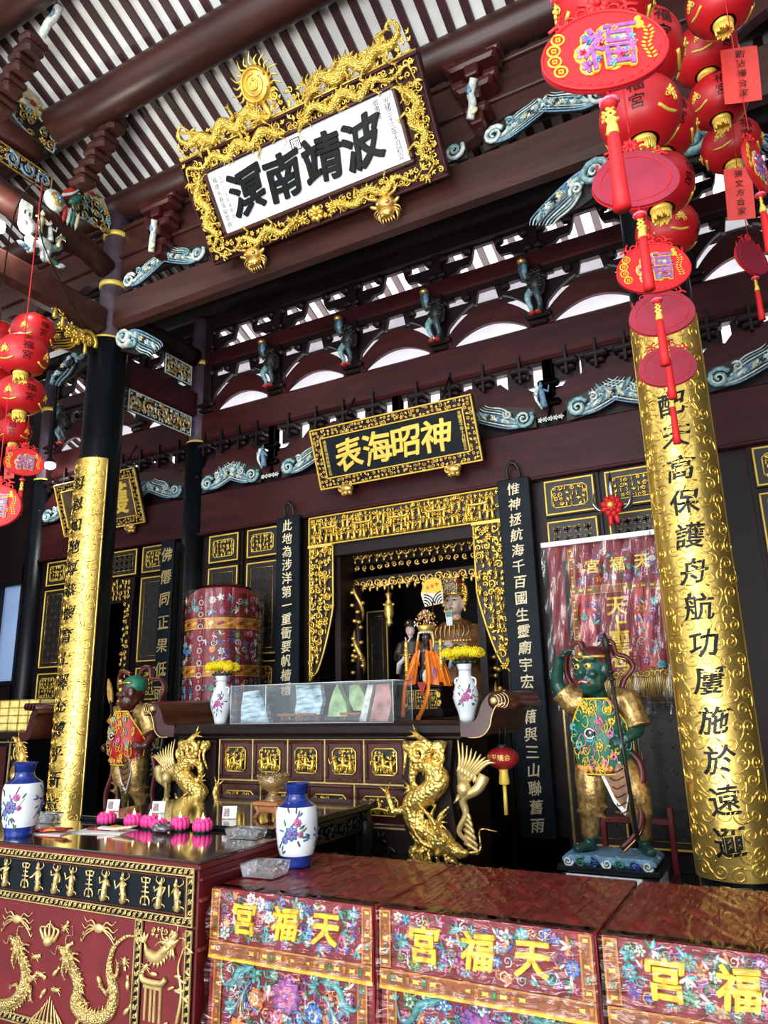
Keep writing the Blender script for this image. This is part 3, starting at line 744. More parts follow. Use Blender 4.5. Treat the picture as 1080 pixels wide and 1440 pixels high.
def gilt_panel(parent, name, fr, u0, v0, u1, v1, seed, fill, mats=('carve_dark', 'gold_paint')):
    b = MB(fr); b.m('maroon_dark'); b.plate(u0, v0, u1, v1, 0.0, 0.03)
    b.m('gold_paint'); b.border(u0+.01, v0+.01, u1-.01, v1-.01, 0.016, 0.03, 0.048, .005)
    b.m('carve_dark'); b.plate(u0+.026, v0+.026, u1-.026, v1-.026, 0.03, 0.034)
    o = b.build(name, None, parent)
    c = MB(fr)
    if fill == 'carve':
        m_ = 0.075; c.m('gold_paint'); e = 0.03
        ring = [(u0+m_, v0+m_+e), (u0+m_+e, v0+m_), (u1-m_-e, v0+m_), (u1-m_, v0+m_+e), (u1-m_, v1-m_-e), (u1-m_-e, v1-m_), (u0+m_+e, v1-m_), (u0+m_, v1-m_-e), (u0+m_, v0+m_+e)]
        c.tube([(p[0], p[1], .04) for p in ring], 0.006, 5)
        c.m('gold'); carve(c, u0+m_, v0+m_, u1-m_, v1-m_, 0.050, seed, (3, 3, 1, 4), 0.042, .85)
        c.build('gilt_relief', None, o)
    else:
        lattice_mb(c, u0+.05, v0+.05, u1-.05, v1-.05, fill, 0.04); c.build('lattice', None, o)
    return o
def lattice_door(x0, x1, label, seed, kind, zt=3.61, y=YB, grp='gilt lattice doors'):
    t_ = thing('lattice_door', label, 'door', ((x0+x1)/2, y, 0.3), grp)
    fr = wall_frame(0, y-0.02, 0)
    b = MB(fr); b.plate(x0-0.03, 0.3, x1+0.03, zt+0.04, -0.04, 0.0); b.build('stile_frame', 'maroon_dark', t_)
    gilt_panel(t_, 'top_panel', fr, x0, 3.26, x1, zt, seed, 'carve')
    gilt_panel(t_, 'lattice_panel', fr, x0, 2.17, x1, 3.22, seed+1, kind)
    gilt_panel(t_, 'waist_panel', fr, x0, 1.72, x1, 2.12, seed+2, 'carve')
    gilt_panel(t_, 'lower_panel', fr, x0, 0.45, x1, 1.66, seed+3, 'diamond')
    return t_
for x0, x1, lab, kind in ((-5.83, -5.37, 'gilt lattice door behind the embroidered ceremonial parasol', 'diamond'), (-5.26, -4.80, 'gilt lattice door between the parasol and the left black couplet board', 'diamond'),
                    (-1.755, -1.28, 'gilt lattice door between the right black couplet board and the banner pole', 'fret'), (-1.20, -0.71, 'gilt lattice door behind the banner, beside the right gold couplet', 'fret'),
                    (0.0, 0.47, 'gilt lattice door at the right edge, just right of the right gold couplet', 'fret'), (0.55, 1.02, 'gilt lattice door beyond the right edge door', 'fret'),
                    (-6.92, -6.47, 'gilt lattice door right of the left bay opening, beside the board of gold characters', 'diamond'), (-8.72, -8.27, 'gilt lattice door left of the left gold couplet, far left bay', 'diamond')):
    lattice_door(x0, x1, lab, int(abs(x0)*100), kind)
# wall woodwork round the openings
b = MB(wall_frame(0, YB+0.05, 0)); b.m('maroon_dark')
for u0, v0, u1, v1 in ((XL-0.36, 0, XL+0.26, 3.66), (-5.35, 0, -5.28, 3.66), (-4.78, 0, -4.30, 3.66), (-2.24, 0, -1.77, 3.66), (-1.27, 0, -1.21, 3.66), (-0.70, 0, -0.02, 3.66), (0.48, 0, 0.54, 3.66), (1.03, 0, 3.0, 3.66),
                       (XLL-0.3, 0, XLL+0.3, 3.66), (-8.25, 0, -8.13, 3.66), (-7.0, 0, -6.93, 3.66), (-8.13, 3.25, -7.0, 3.66), (-4.30, 3.50, -2.24, 3.66), (-5.9, 0, -4.3, 0.5), (-2.24, 0, 0.6, 0.5), (-11, 3.66, XLL, 6.5), (-11, 0, -10.4, 3.66), (-10.4, 0, XLL, 2.0), (-10.4, 3.4, XLL, 3.66)):
    b.plate(u0, v0, u1, v1, -0.05, 0.04)
b.m('maroon')
b.plate(XL, 3.63, XR, 3.665, 0.02, 0.13, .01); b.plate(XLL, 3.63, XL, 3.665, 0.02, 0.13, .01); b.plate(XR, 3.63, XRR, 3.665, 0.02, 0.13, .01)
struct(b.build('wall_back_screen', None))
# frosted window at the far left
b = MB(wall_frame(0, YB+0.08, 0)); b.plate(-10.4, 2.0, -9.1, 3.4, -0.02, 0.0); wn = struct(b.build('window_1', 'window_pane'))
b = MB(wall_frame(0, YB+0.02, 0)); b.border(-10.42, 1.98, -9.1, 3.42, 0.06, -.02, .05); b.plate(-9.78, 2.0, -9.73, 3.4, -.02, .04); b.build('window_frame', 'black_lacquer', wn)
# left bay shrine opening with its pierced panel and gilt door frame
fr = wall_frame(0, YB-0.02, 0)
t_ = thing('shrine_door_frame', 'gilt carved frame round the dark doorway of the left bay', 'door frame', (-7.59, YB, 0.3))
o = gilt_panel(t_, 'pierced_panel', fr, -8.16, 3.26, -7.0, 3.61, 77, 'fret')
b = MB(fr); b.m('maroon_dark'); b.plate(-8.12, 2.93, -7.03, 3.24, 0, .03); b.m('gold'); carve(b, -8.08, 2.96, -7.06, 3.22, .07, 91, (1, 1, 0, 5), .05); b.build('frieze_carving', None, t_)
for s, u in ((-1, -8.04), (1, -7.12)):
    b = MB(fr); b.m('maroon_dark'); b.plate(u-.07, 0.5, u+.07, 2.93, 0, .03); b.m('gold'); carve(b, u-.06, 1.3, u+.06, 2.93, .075, 93+s, (3, 3, 1, 1), .05); b.build('jamb_carving', None, t_)
b = MB(); b.box((-7.59, 7.6, 1.9), (1.6, 0.05, 3.8)); b.box((-7.12, 7.1, 2.3), (0.05, 0.05, 1.6)); struct(b.build('wall_back_alcove', 'maroon_dark'))

# --- long black couplet boards
def black_board(name, label, x0, x1, z0, z1, text, y, tz0, tz1, size, ring=True, mt='cream_paint', brush=.2):
    t_ = thing(name, label, 'couplet board', ((x0+x1)/2, y, z0)); fr = wall_frame(0, y, 0)
    b = MB(fr); b.plate(x0, z0, x1, z1, -0.03, 0.02, 0.008); b.build('board', 'blue_black', t_)
    char_column(t_, fr, mt, text, (x0+x1)/2, tz1, tz0, size, z=0.021, ext=.012, bev=0.0, brush=brush, bold=.012)
    if ring:
        b = MB(fr); c = (x0+x1)/2
        b.curve([(c-.05, z1, -.01), (c-.06, z1+.10, .0), (c, z1+.16, .02), (c+.05, z1+.10, .0), (c+.06, z1, -.01)], .014, 6, 4, False); b.ball((c, z1+.16, 0), .03)
        b.build('hook', 'iron', t_)
    return t_
black_board('couplet_board', 'long black couplet board with cream characters, left of the gilt shrine', -4.775, -4.465, 0.5, 3.66, '此地為涉洋第一重衝要帆檣穩', YB-0.125, 1.72, 3.63, 0.135)
black_board('couplet_board', 'long black couplet board with cream characters, right of the gilt shrine', -2.17, -1.86, 0.5, 3.66, '惟神拯航海千百國生靈廟宇宏開藉與三山聯舊雨', YB-0.125, 0.53, 3.63, 0.125)
black_board('couplet_board', 'narrow black board with gold characters beside the thin rear column, left bay', -6.47, -6.26, 0.45, 3.60, '佛僊同正果低頭拜如來', YB-0.17, 0.85, 3.56, 0.18, False, 'gold_pale')

# ================================================================ PLAQUES AND GOLD COUPLETS
def tilt_frame(xc, yb, zb, yt, zt):
    """frame of a plaque leaning forward; u along x from its middle, v up from its bottom edge"""
    v = np.array([0, yt-yb, zt-zb], float); L = np.linalg.norm(v); v /= L
    u = np.array([1.0, 0, 0]); return frame((xc, yb, zb), u, v, np.cross(u, v)), L
# --- the great gilt plaque
fr, H = tilt_frame(-3.14, 4.83, 5.87, 4.28, 6.66); Wd = 2.53; w2 = Wd/2
pq = thing('gilt_plaque', 'great gilt dragon plaque with a white board of four black characters', 'plaque', (-3.14, 4.83, 5.87))
b = MB(fr); b.m('maroon'); b.plate(-w2, 0, w2, H, -0.06, 0.0, .01); b.border(-w2, 0, w2, H, .03, 0, .03, .008)
iu0, iu1, iv0, iv1 = -0.985, 0.985, 0.225, 0.775
b.m('maroon_gloss'); b.border(iu0-.035, iv0-.035, iu1+.035, iv1+.035, .035, 0, .06, .01)
b.build('back_board', None, pq)
b = MB(fr); b.plate(iu0, iv0, iu1, iv1, 0.0, 0.035); wb = b.build('name_board', 'white_board', pq)
char_row(pq, fr, 'ink', '溟南靖波', iu0+.16, iu1-.16, (iv0+iv1)/2, 0.40, z=.035, ext=.03, bev=.010, brush=.22, bold=.022)
for tx, uu, va_, vb_, sz in (('光緒三十三年十月初立', iu1-.075, iv1-.04, iv0+.03, .052), ('御書書', iu1-.17, iv1-.02, iv1-.17, .05), ('福建永春漳泉眾商', iu0+.06, iv1-.05, iv0+.04, .05), ('金門同安安溪南安', iu0+.13, iv1-.05, iv0+.10, .04)):
    b = MB(fr); put_column(b, tx, uu, va_, vb_, sz*1.08, z=.035, ext=.004, bev=0, bold=.014); b.build('inscription', 'maroon', wb)
b = MB(fr); b.border(-.05, iv1-.13, .05, iv1-.03, .007, .036, .041); put_char(b, '印', 0, iv1-.08, .07, z=.036, ext=.004, bev=0); b.build('seal', 'maroon', wb)
# carved border: dragons among clouds on each side
b = MB(fr); z = .03; bw = .17
carve(b, -w2+.03, H-.175, w2-.03, H-.03, .060, 5, (5, 2, 0, 0), z); carve(b, -w2+.03, .03, w2-.03, .175, .060, 6, (4, 2, 1, 0), z)
carve(b, -w2+.03, .17, iu0-.05, H-.17, .060, 7, (5, 2, 0, 0), z); carve(b, iu1+.05, .17, w2-.03, H-.17, .060, 8, (5, 2, 0, 0), z)
b.build('cloud_border', 'gold', pq)
for s in (-1, 1):
    b = MB(fr); top = [(s*.16, H-.12), (s*.28, H-.06), (s*.42, H-.14), (s*.56, H-.06), (s*.70, H-.15), (s*.84, H-.07), (s*1.0, H-.13), (s*1.16, H-.08), (s*1.20, H-.20)]
    dragon(b, top, .034, .055); b.build('dragon_carving', 'gold_scale_fine', pq)
    b = MB(fr); side = [(s*1.10, H-.26), (s*1.17, H-.36), (s*1.08, H-.48), (s*1.17, H-.60), (s*1.09, H-.72), (s*1.18, H-.82), (s*1.1, H-.9)]
    dragon(b, side, .034, .055); b.build('dragon_carving', 'gold_scale_fine', pq)
    b = MB(fr); bot = [(s*.26, .10), (s*.40, .05), (s*.54, .13), (s*.68, .06), (s*.82, .14), (s*.96, .06), (s*1.06, .12)]
    dragon(b, bot, .030, .05); b.build('dragon_carving', 'gold_scale_fine', pq)
b = MB(fr); b.rosette((0, .10), .08, .06, 8); b.rosette((.16, .09), .05, .05); b.rosette((-.16, .09), .05, .05); b.build('peony_carving', 'gold', pq)
# open-work crest
b = MB(fr); z = -.01
inside = lambda x, y: y < H+.19-.02*abs(x)
b = MB(fr); b.tube([(-w2+.02, H+.01, z), (w2-.02, H+.01, z)], .014, 6); carve(b, -w2+.02, H+.0, w2-.02, H+.17, .060, 15, (5, 2, 0, 0), z, 1.0, inside); b.build('crest_carving', 'gold', pq)
for s in (-1, 1):
    b = MB(fr); p = [(s*.30, H+.08), (s*.40, H+.14), (s*.53, H+.05), (s*.66, H+.15), (s*.80, H+.05), (s*.93, H+.13), (s*1.06, H+.10), (s*1.16, H+.19), (s*1.10, H+.27), (s*1.02, H+.20)]
    dragon(b, p, .042, .02, head=1.1); b.build('dragon_carving', 'gold_scale_fine', pq)
b = MB(fr); c = (-.22, H+.30)
b.ball((c[0], c[1], .0), (.155, .155, .045), 20, 8)
for q in range(3): b.tube([(c[0]+(.13-.045*q)*math.cos(a), c[1]+(.13-.045*q)*math.sin(a), .035+.006*q) for a in np.linspace(.3+q, 5.9+q, 22)], .012, 6, up=(0, 0, 1))
for q in range(22):
    a = q*2*PI/22
    if abs(math.atan2(math.sin(a+PI/2), math.cos(a+PI/2))) < .4: continue
    r0, r1 = .155, .235+.03*(q % 2); b.curve([(c[0]+r0*math.cos(a), c[1]+r0*math.sin(a), 0), (c[0]+.19*math.cos(a+.12), c[1]+.19*math.sin(a+.12), .01), (c[0]+r1*math.cos(a), c[1]+r1*math.sin(a), 0)], .014, 5, 3)
for s in (-1, 1): b.spiral((c[0]+s*.15, c[1]-.14), .05, .014, 1, 1.6, s, 6, 12, .01)
b.tube([(c[0], c[1]-.12, -.02), (c[0]+.05, H, -.02)], .03, 8); b.build('flaming_pearl', 'gold', pq)
for s in (-1, 1):
    u = s*.72-.06; b = MB(fr)
    b.ball((u, -.03, .03), (.10, .075, .07), 10, 7); b.ball((u, -.10, .06), (.075, .055, .06), 9, 6)
    for q in (-1, 1):
        b.ball((u+q*.045, -.02, .10), .022, 6, 5); b.curve([(u+q*.05, .02, .06), (u+q*.13, .05, .07), (u+q*.17, .10, .06)], .018, 5, 4); b.ball((u+q*.03, -.12, .11), .016, 6, 5); b.leaf((u+q*.11, -.03), .09, .04, q*.5, .05)
        for k in range(4): b.curve([(u+q*(.05+.01*k), -.05-.02*k, .04), (u+q*(.12-.012*k), -.08-.025*k, .05), (u+q*(.12-.02*k), -.13-.02*k, .03)], .012, 4, 3)
    for k in range(5): b.cone((u-.05+.025*k, -.14, .07), (u-.06+.03*k, -.20, .06), .012, 0, 4)
    b.build('dragon_head_support', 'gold_old', pq)
# --- smaller plaques
def small_plaque(name, label, xc, yb, zb, yt, zt, Wd, text, size, board, ink, gold, seed, small=True, u_off=0):
    fr, H = tilt_frame(xc, yb, zb, yt, zt); w2 = Wd/2; t_ = thing(name, label, 'plaque', (xc, yb, zb))
    b = MB(fr); b.m('maroon_dark'); b.plate(-w2, 0, w2, H, -.05, 0, .008); b.m('gold_paint'); b.border(-w2, 0, w2, H, .016, 0, .03, .006); e = .105
    b.border(-w2+e, e, w2-e, H-e, .014, 0, .03, .005); b.build('frame', None, t_)
    b = MB(fr)
    for (u0, v0, u1, v1), sd in (((-w2+.016, H-e, w2-.016, H-.016), 1), ((-w2+.016, .016, w2-.016, e), 2), ((-w2+.016, e, -w2+e, H-e), 3), ((w2-e, e, w2-.016, H-e), 4)):
        carve(b, u0, v0, u1, v1, .048, seed+sd, (3, 4, 2, 0), .012)
    b.build('floral_border', gold, t_)
    b = MB(fr); b.plate(-w2+e, e, w2-e, H-e, 0, .012); nb = b.build('name_board', board, t_)
    m_ = .16 if small else .05
    char_row(t_, fr, ink, text, -w2+e+m_+u_off, w2-e-m_+u_off, H/2, size, z=.013, ext=.02, bev=.006, brush=.24, bold=.018)
    if small:
        for tx, uu in (('光緒庚子年十月穀旦立', w2-e-.05), ('福建眾信商敬謝立石', -w2+e+.05)): b = MB(fr); put_column(b, tx, uu, H-e-.03, e+.03, .042, z=.013, ext=.003, bev=0); b.build('inscription', ink, nb)
    b = MB()
    for s in (-1, 1): b.box((xc+s*w2*.62, (yb+YB-.03)/2+.02, zb+.03), (.05, YB-.03-yb+.04, .05), .006); b.tube([(xc+s*w2*.62, yt+.04, zt-.03), (xc+s*w2*.62, YB-.06, zt+.45)], .010, 6)
    b.build('hanger', 'maroon_dark', t_)
    for s in (-1, 1):
        b = MB(fr); u = s*w2*.66; b.ball((u, -.03, .02), (.085, .055, .05), 8, 6)
        for q in (-1, 1): b.spiral((u+q*.05, -.02), .04, .014, 0, 1.4, q, 5, 10, .05); b.ball((u+q*.04, -.075, .03), (.03, .03, .03), 6, 5)
        b.ball((u, -.07, .04), (.04, .03, .04), 6, 5); b.build('lion_foot', gold, t_)
    return t_
small_plaque('black_plaque', 'black plaque with four gold characters and gilt floral frame, above the shrine', -3.2, 6.32, 3.87, 6.09, 4.48, 1.86, '表海昭神', .34, 'blue_black', 'gold_paint', 'gold_old', 200)
small_plaque('brown_plaque', 'gilt framed plaque half hidden behind the left gold couplet column', -7.59, 6.42, 3.91, 6.18, 4.58, 1.50, '慈護', .42, 'plaque_brown', 'gold_paint', 'gold_old', 230, False, .05)

# --- curved gold couplets on the front columns
def gold_couplet(x, label, z0, z1, text, tz0, tz1, seed, size):
    R = 0.222; half = 0.195
    fr = lambda p: np.stack([x+(R+p[:, 2])*np.sin(p[:, 0]/R), YF-(R+p[:, 2])*np.cos(p[:, 0]/R), p[:, 1]], 1)
    A = half/R; t_ = thing('gold_couplet', label, 'couplet board', (x, YF-.21, z0))
    t_.location = (x, YF, z0)
    half = R*1.22; b = MB(fr)
    U = np.linspace(-half, half, 33); Vv = np.linspace(z0, z1, 41)
    b.sheet([[(u, v, 0.012) for u in U] for v in Vv])
    ring = [(u, z0, 0.012) for u in U]
    for v in (z0, z1): b.sheet([[(u, v, q) for u in U] for q in ((-.014, .012) if v == z0 else (.012, -.014))], False)
    for u in (-half, half): b.tube([(u, v, .004) for v in Vv], .012, 6, up=(1, 0, 0))
    b.build('board', 'gold_leaf', t_)
    rng = random.Random(seed); b = MB(fr)
    step = .098; nv = int((z1-z0)/step); nu = 6
    for j in range(nv):
        for i in range(nu):
            u = -half+(i+.5+(.25 if j % 2 else -.25))*2*half/nu+rng.uniform(-.012, .012); v = z0+(j+.5)*step+rng.uniform(-.012, .012)
            if abs(u) > half-.03: continue
            d = rng.choice((-1, 1)); a = rng.uniform(0, 6.3)
            b.spiral((u, v), .044, .0058, a, 1.5, d, 5, 16, .012)
            b.curve([(u+.044*math.cos(a), v+.044*math.sin(a), .012), (u+.06*math.cos(a-d*.5), v+.06*math.sin(a-d*.5), .013), (u+.082*math.cos(a-d*.8), v+.082*math.sin(a-d*.8), .012)], .0055, 5, 3)
    b.build('cloud_relief', 'gold_leaf', t_)
    char_column(t_, fr, 'ink', text, 0, tz1, tz0, size, z=.016, ext=.006, bev=.0, brush=.26, bold=.015, wide=1.0)
    return t_
gold_couplet(XL, 'curved gold couplet of embossed clouds with black characters on the left column', 0.62, 4.17, '母恩如地厚恭懷育士澤充溥乎新章', 0.69, 4.005, 3, .150)
gold_couplet(XR, 'curved gold couplet of embossed clouds with black characters on the right column', 0.62, 4.17, '德配天高保護舟航功屢施於遠邇', 0.72, 3.825, 9, .172)

# ================================================================ SIDE FRAMES (beams running front to back)
def yb_(name, m, x, y0, y1, z0, z1, th, ch=.03): return struct_beam(name, m, (x, y0, (z0+z1)/2), (x, y1, (z0+z1)/2), z1-z0, th, ch)
for x in (XL, XR):
    yb_('cross_beam', 'umber_beam', x, 1.6, YF-.1, 5.62, 5.97, .20, .06)
    b = MB(); s = np.linspace(0, 1, 13); p = [(x, 1.6+(YF-.12-1.6)*q, 6.55-.09*(q > .93)) for q in s]
    b.tube(p, [.155*(1 if q < .9 else .8) for q in s], 18, up=(0, 0, 1)); struct(b.build('cross_log_beam', 'umber_beam'))
    b = MB(); p = [(x, 1.6+(3.95-1.6)*q, 7.28) for q in s]
    b.tube(p, [.15*(1 if q < .9 else .8) for q in s], 18, up=(0, 0, 1)); struct(b.build('cross_log_beam', 'umber_beam'))
    yb_('cross_beam', 'maroon', x, YF+.1, YB-.1, 5.16, 5.5, .14)
    b = MB(); p = [(x, YF+.15+(YB-YF-.3)*q, 5.98) for q in s]; b.tube(p, .13, 16, up=(0, 0, 1)); struct(b.build('cross_log_beam', 'maroon_dark'))
def side_frame(x, y, z): return frame((x, y, z), (0, 1, 0), (0, 0, 1), (1, 0, 0))       # seen from the middle bay
# carved hanging panel under the rear cross beam
def scroll_panel(name, label, fr, L, Hh, seed, mats=('carve_dark', 'gold_old', 'paint_pale')):
    t_ = None; b = MB(fr); b.m(mats[0]); b.plate(0, 0, L, Hh, -.02, 0, .01); b.m(mats[2]); b.border(0, 0, L, Hh, .014, 0, .02, .004)
    b.m(mats[1]); n = max(2, round(L/.2))
    for k in range(n):
        c = (L*(k+.5)/n, Hh/2); b.spiral(c, Hh*.38, .016, k, 1.6, 1 if k % 2 else -1, 6, 18, .015)
    b.m(mats[2]); carve(b, .02, .02, L-.02, Hh-.02, .06, seed, (3, 2, 1, 0), .012, .7)
    return tag(b.build(name), label, 'carved panel')
scroll_panel('scroll_panel', 'dark carved scroll panel under the beam joining the left column to the thin rear column', side_frame(XL+.04, 5.33, 4.88), 1.0, .26, 31)
scroll_panel('scroll_panel', 'small dark carving under the round log beam beside the thin rear column', side_frame(XL+.04, 5.85, 5.55), .45, .26, 33)
b = corbel_mb(.62, .34, 55, -1, ('gold', 'gold')); 
for i in range(len(b.V)): b.V[i][:, 1] = .34-b.V[i][:, 1]
b.mats = ['carve_dark' if m_ == 'carve_dark' else 'gold' for m_ in b.mats]
for k in range(10): b.m('gold'); b.figurine((-.08-.05*k, .02+.028*k), .17, .03, random.Random(k)) if k % 2 else b.rosette((-.1-.045*k, .2), .05, .05)
hang(b, 'gold_corbel', 'gilded figure bracket under the side beam, left of the left column', 'carved corbel', side_frame(XL+.02, YF-.21, 5.26))
# painted triangular gusset boards, cream with flowers
def gusset(label, cream, dark, seed):
    """tapering painted board with a carved board under it; outlines given in the plane of the side frame"""
    x = XL+.05; C_ = [atx(px, py, x)[1:] for px, py in cream]; D_ = [atx(px, py, x)[1:] for px, py in dark]
    t_ = thing('painted_gusset', label, 'painted board', (x, C_[0][0], min(d[1] for d in D_)), 'painted gusset boards of the left frame')
    fr = side_frame(x, 0, 0); cc = np.mean(C_, 0); dc = np.mean(D_, 0)
    def poly(P): 
        ar = sum(P[i][0]*P[(i+1) % len(P)][1]-P[(i+1) % len(P)][0]*P[i][1] for i in range(len(P))); return [tuple(p) for p in (P if ar > 0 else P[::-1])]
    b = MB(fr); b.m('paint_cream'); b.prism(poly(C_), -.04, 0); rng = random.Random(seed)
    A_, B_ = np.array(C_[0]), np.array(C_[len(C_)//2]); dv = B_-A_; L = np.linalg.norm(dv)
    b.m('paint_red'); b.rosette(tuple(A_+dv*.38+(cc-A_-dv*.5)*.9), L*.10, .005, 8); b.m('wood_light'); b.rosette(tuple(A_+dv*.62+(cc-A_-dv*.5)*.9), L*.075, .005, 7)
    for k in range(12): b.m('paint_green' if k % 3 else 'carve_dark'); q = A_+dv*(.2+.055*k)+(cc-A_-dv*.5)*(.5+.9*rng.random()); b.leaf(tuple(q), L*.13, L*.03, rng.uniform(0, 6), .004, .006)
    b.build('flower_board', None, t_)
    b = MB(fr); b.m('carve_dark'); b.prism(poly(D_), -.035, .0); b.m('paint_pale'); b.tube([(p[0], p[1], .004) for p in D_+D_[:1]], .012, 5, up=(0, 0, 1))
    lo, hi = np.min(D_, 0), np.max(D_, 0); n = len(D_)
    def ins(u, v):
        c = False; j = n-1
        for i in range(n):
            if ((D_[i][1] > v) != (D_[j][1] > v)) and u < (D_[j][0]-D_[i][0])*(v-D_[i][1])/(D_[j][1]-D_[i][1]+1e-9)+D_[i][0]: c = not c
            j = i
        return c
    b.m('gold_old'); carve(b, lo[0], lo[1], hi[0], hi[1], .11, seed, (4, 2, 1, 0), .006, .8, ins); b.m('paint_teal'); carve(b, lo[0], lo[1], hi[0], hi[1], .10, seed+1, (2, 2, 1, 0), .012, .7, ins, .5); b.build('carved_board', None, t_)
gusset('cream floral gusset board high on the left frame beside the upper roof log', ((23, 122), (34, 118), (55, 137), (70, 160), (80, 192), (60, 172), (40, 150)), ((10, 147), (20, 140), (40, 150), (60, 172), (78, 196), (74, 215), (50, 198), (25, 172)), 61)
gusset('cream floral gusset board on the left frame beside the top of the left column', ((113, 268), (120, 246), (132, 258), (146, 280), (155, 303), (140, 288), (125, 276)), ((102, 285), (113, 270), (125, 276), (140, 288), (154, 308), (152, 328), (130, 314), (108, 304)), 62)
# stacked bracket arms stepping up under the purlins of the left frame
for lab, y, z, n in (('stepped maroon bracket arms on the left frame, under the middle purlin', 4.30, 6.98, 4), ('stepped maroon bracket arms at the top left corner, under the upper purlin', 3.40, 7.22, 4)):
    t_ = thing('bracket_arm_stack', lab, 'bracket', (XL, y, z), 'stepped bracket arms of the left frame')
    for k in range(n):
        b = MB(); b.box((XL+(.30 if y > 4 else .16)+.13*k, y, z+.05+.17*k), (.24, .20, .10), .03); b.box((XL+(.36 if y > 4 else .22)+.13*k, y, z+.13+.17*k), (.17, .24, .075), .025); b.build('bracket_arm', 'umber_beam', t_)
    b = MB(frame((XL+(.45 if y > 4 else .31)+.13*n, y, z+.1+.17*n-.08), (1, 0, 0), (0, 0, 1), (0, -1, 0))); b.m('paint_pale'); b.curve([(-.1, -.04, 0), (0, .03, .02), (.06, .1, 0), (.16, .16, .03)], .04, 6, 4, False); b.m('paint_cream'); b.leaf((-.02, .02), .12, .07, .8, .03); b.m('paint_blue'); b.leaf((.09, .11), .13, .05, .8, .035); b.build('painted_tongue', None, t_)
# round painted boss and leaf where the frame posts stand
t_ = thing('painted_boss', 'round painted boss with green and red leaf on the left frame', 'carved ornament', (XL+.1, 4.42, 6.62))
fr = side_frame(XL+.16, 4.20, 6.90)
b = MB(fr); b.m('paint_pale'); b.ball((-.10, -.16, 0), (.12, .12, .06), 14, 8); b.m('gold_old'); b.ball((-.10, -.16, .04), (.08, .08, .04), 12, 6); b.m('paint_blue'); b.rosette((-.1, -.16), .05, .07, 6); b.build('boss', None, t_)
b = MB(fr); b.m('paint_red'); b.leaf((.06, .03), .30, .12, .9, .02); b.m('paint_green'); b.leaf((.11, -.02), .28, .08, .9, .05); b.m('paint_pale'); b.curve([(-.05, -.08, .05), (.05, .0, .09), (.14, .14, .06), (.1, .2, .04)], .018, 6, 5)
for k in range(4): b.m(('paint_red', 'paint_pale', 'paint_green', 'paint_cream')[k]); b.leaf((.02+.05*k, -.24), .26, .05, 1.45, .02)
b.build('leaf', None, t_)
scroll_panel('scroll_panel', 'carved panel with gilt fret border between the two upper log beams, far left', side_frame(XL+.05, 3.2, 6.86), .92, .22, 35, ('carve_dark', 'paint_blue', 'gold_old'))
# cream lion rider carving on the lower cross beam
t_ = thing('lion_carving', 'cream carved lion with figures standing on the lower side beam, top left', 'carving', (XL+.1, 4.2, 5.98))
fr = side_frame(XL+.16, 3.98, 5.98)
b = MB(fr); b.m('paint_pale')
b.ball((0, .17, .0), (.15, .11, .09), 10, 7); b.ball((-.16, .26, .04), (.09, .09, .08), 9, 7); b.ball((-.23, .24, .06), (.05, .04, .05), 7, 5)
for q in (-.1, .08): b.tube([(q, .14, .03), (q-.02, .06, .05), (q-.01, 0, .05)], [.045, .035, .04], 7)
b.m('carve_dark')
for k in range(12): b.spiral((-.08+.07*math.cos(k*.6), .26+.08*math.sin(k*.6)), .035, .012, k, 1.3, 1, 5, 9, .07)
b.m('paint_teal'); b.curve([(.13, .2, 0), (.22, .26, .02), (.2, .36, 0), (.27, .4, .02)], .04, 6, 4)
for k in range(7): b.m(('paint_teal', 'paint_blue', 'carve_dark', 'paint_pale', 'gold_old', 'paint_green', 'paint_pale')[k]); b.leaf((-.2+.07*k, .03), .14, .06, .6*k, .06)
b.build('lion', None, t_)
for k, (u, v, h) in enumerate(((-.06, .25, .27), (.08, .24, .22), (.17, .22, .17))):
    b = MB(fr); b.m('paint_cream' if k != 1 else 'paint_pale'); b.figurine((u, v), h, .06, random.Random(k)); b.build('rider', None, t_)
b = MB(fr); b.m('paint_pale'); b.plate(-.24, .30, -.10, .55, -.02, .01, .01); b.m('carve_dark'); b.leaf((-.19, .42), .06, .02, 1.5, .012); b.leaf((-.14, .42), .06, .02, 1.5, .012); b.build('tablet', None, t_)
# guardian beasts between the arches of the frieze
def beast():
    t_ = thing('beast_bracket', 'small blue carved beast climbing a frieze post', 'carving', (0, 0, 0), 'carved beasts on the frieze posts')
    fr = frame((0, 0, 0), (1, 0, 0), (0, 0, 1), (0, -1, 0))
    b = MB(fr); b.m('carve_dark'); b.ball((.03, .30, .10), (.09, .13, .09), 9, 7)
    for k in range(10): b.spiral((.03+.07*math.cos(k*.63), .32+.10*math.sin(k*.63)), .035, .011, k, 1.2, 1, 4, 8, .17)
    b.build('body', None, t_)
    b = MB(fr); b.m('china_dark'); b.curve([(-.05, .36, .12), (-.08, .46, .16), (-.07, .54, .14)], .05, 7, 4, False); b.m('gold_old'); b.ball((-.08, .55, .16), (.05, .04, .06), 8, 6); b.m('paint_blue'); b.ball((-.06, .46, .17), (.035, .07, .04), 8, 6); b.build('head', None, t_)
    for s in (-1, 1):
        b = MB(fr); b.m('china_dark' if s > 0 else 'paint_teal'); b.curve([(s*.02, .24, .12), (s*.05, .14, .17), (s*.045+.01, .05, .13), (s*.03+.01, -.02, .16)], .042, 7, 4); b.m('paint_red'); b.ball((s*.03+.01, -.03, .16), (.035, .02, .04), 6, 5); b.build('leg', None, t_)
    return t_
proto = beast(); W5 = (XR-XL-.34)/5; nm = ('first', 'second', 'third', 'fourth'); xs = [XL+.17+W5*k for k in range(1, 5)]
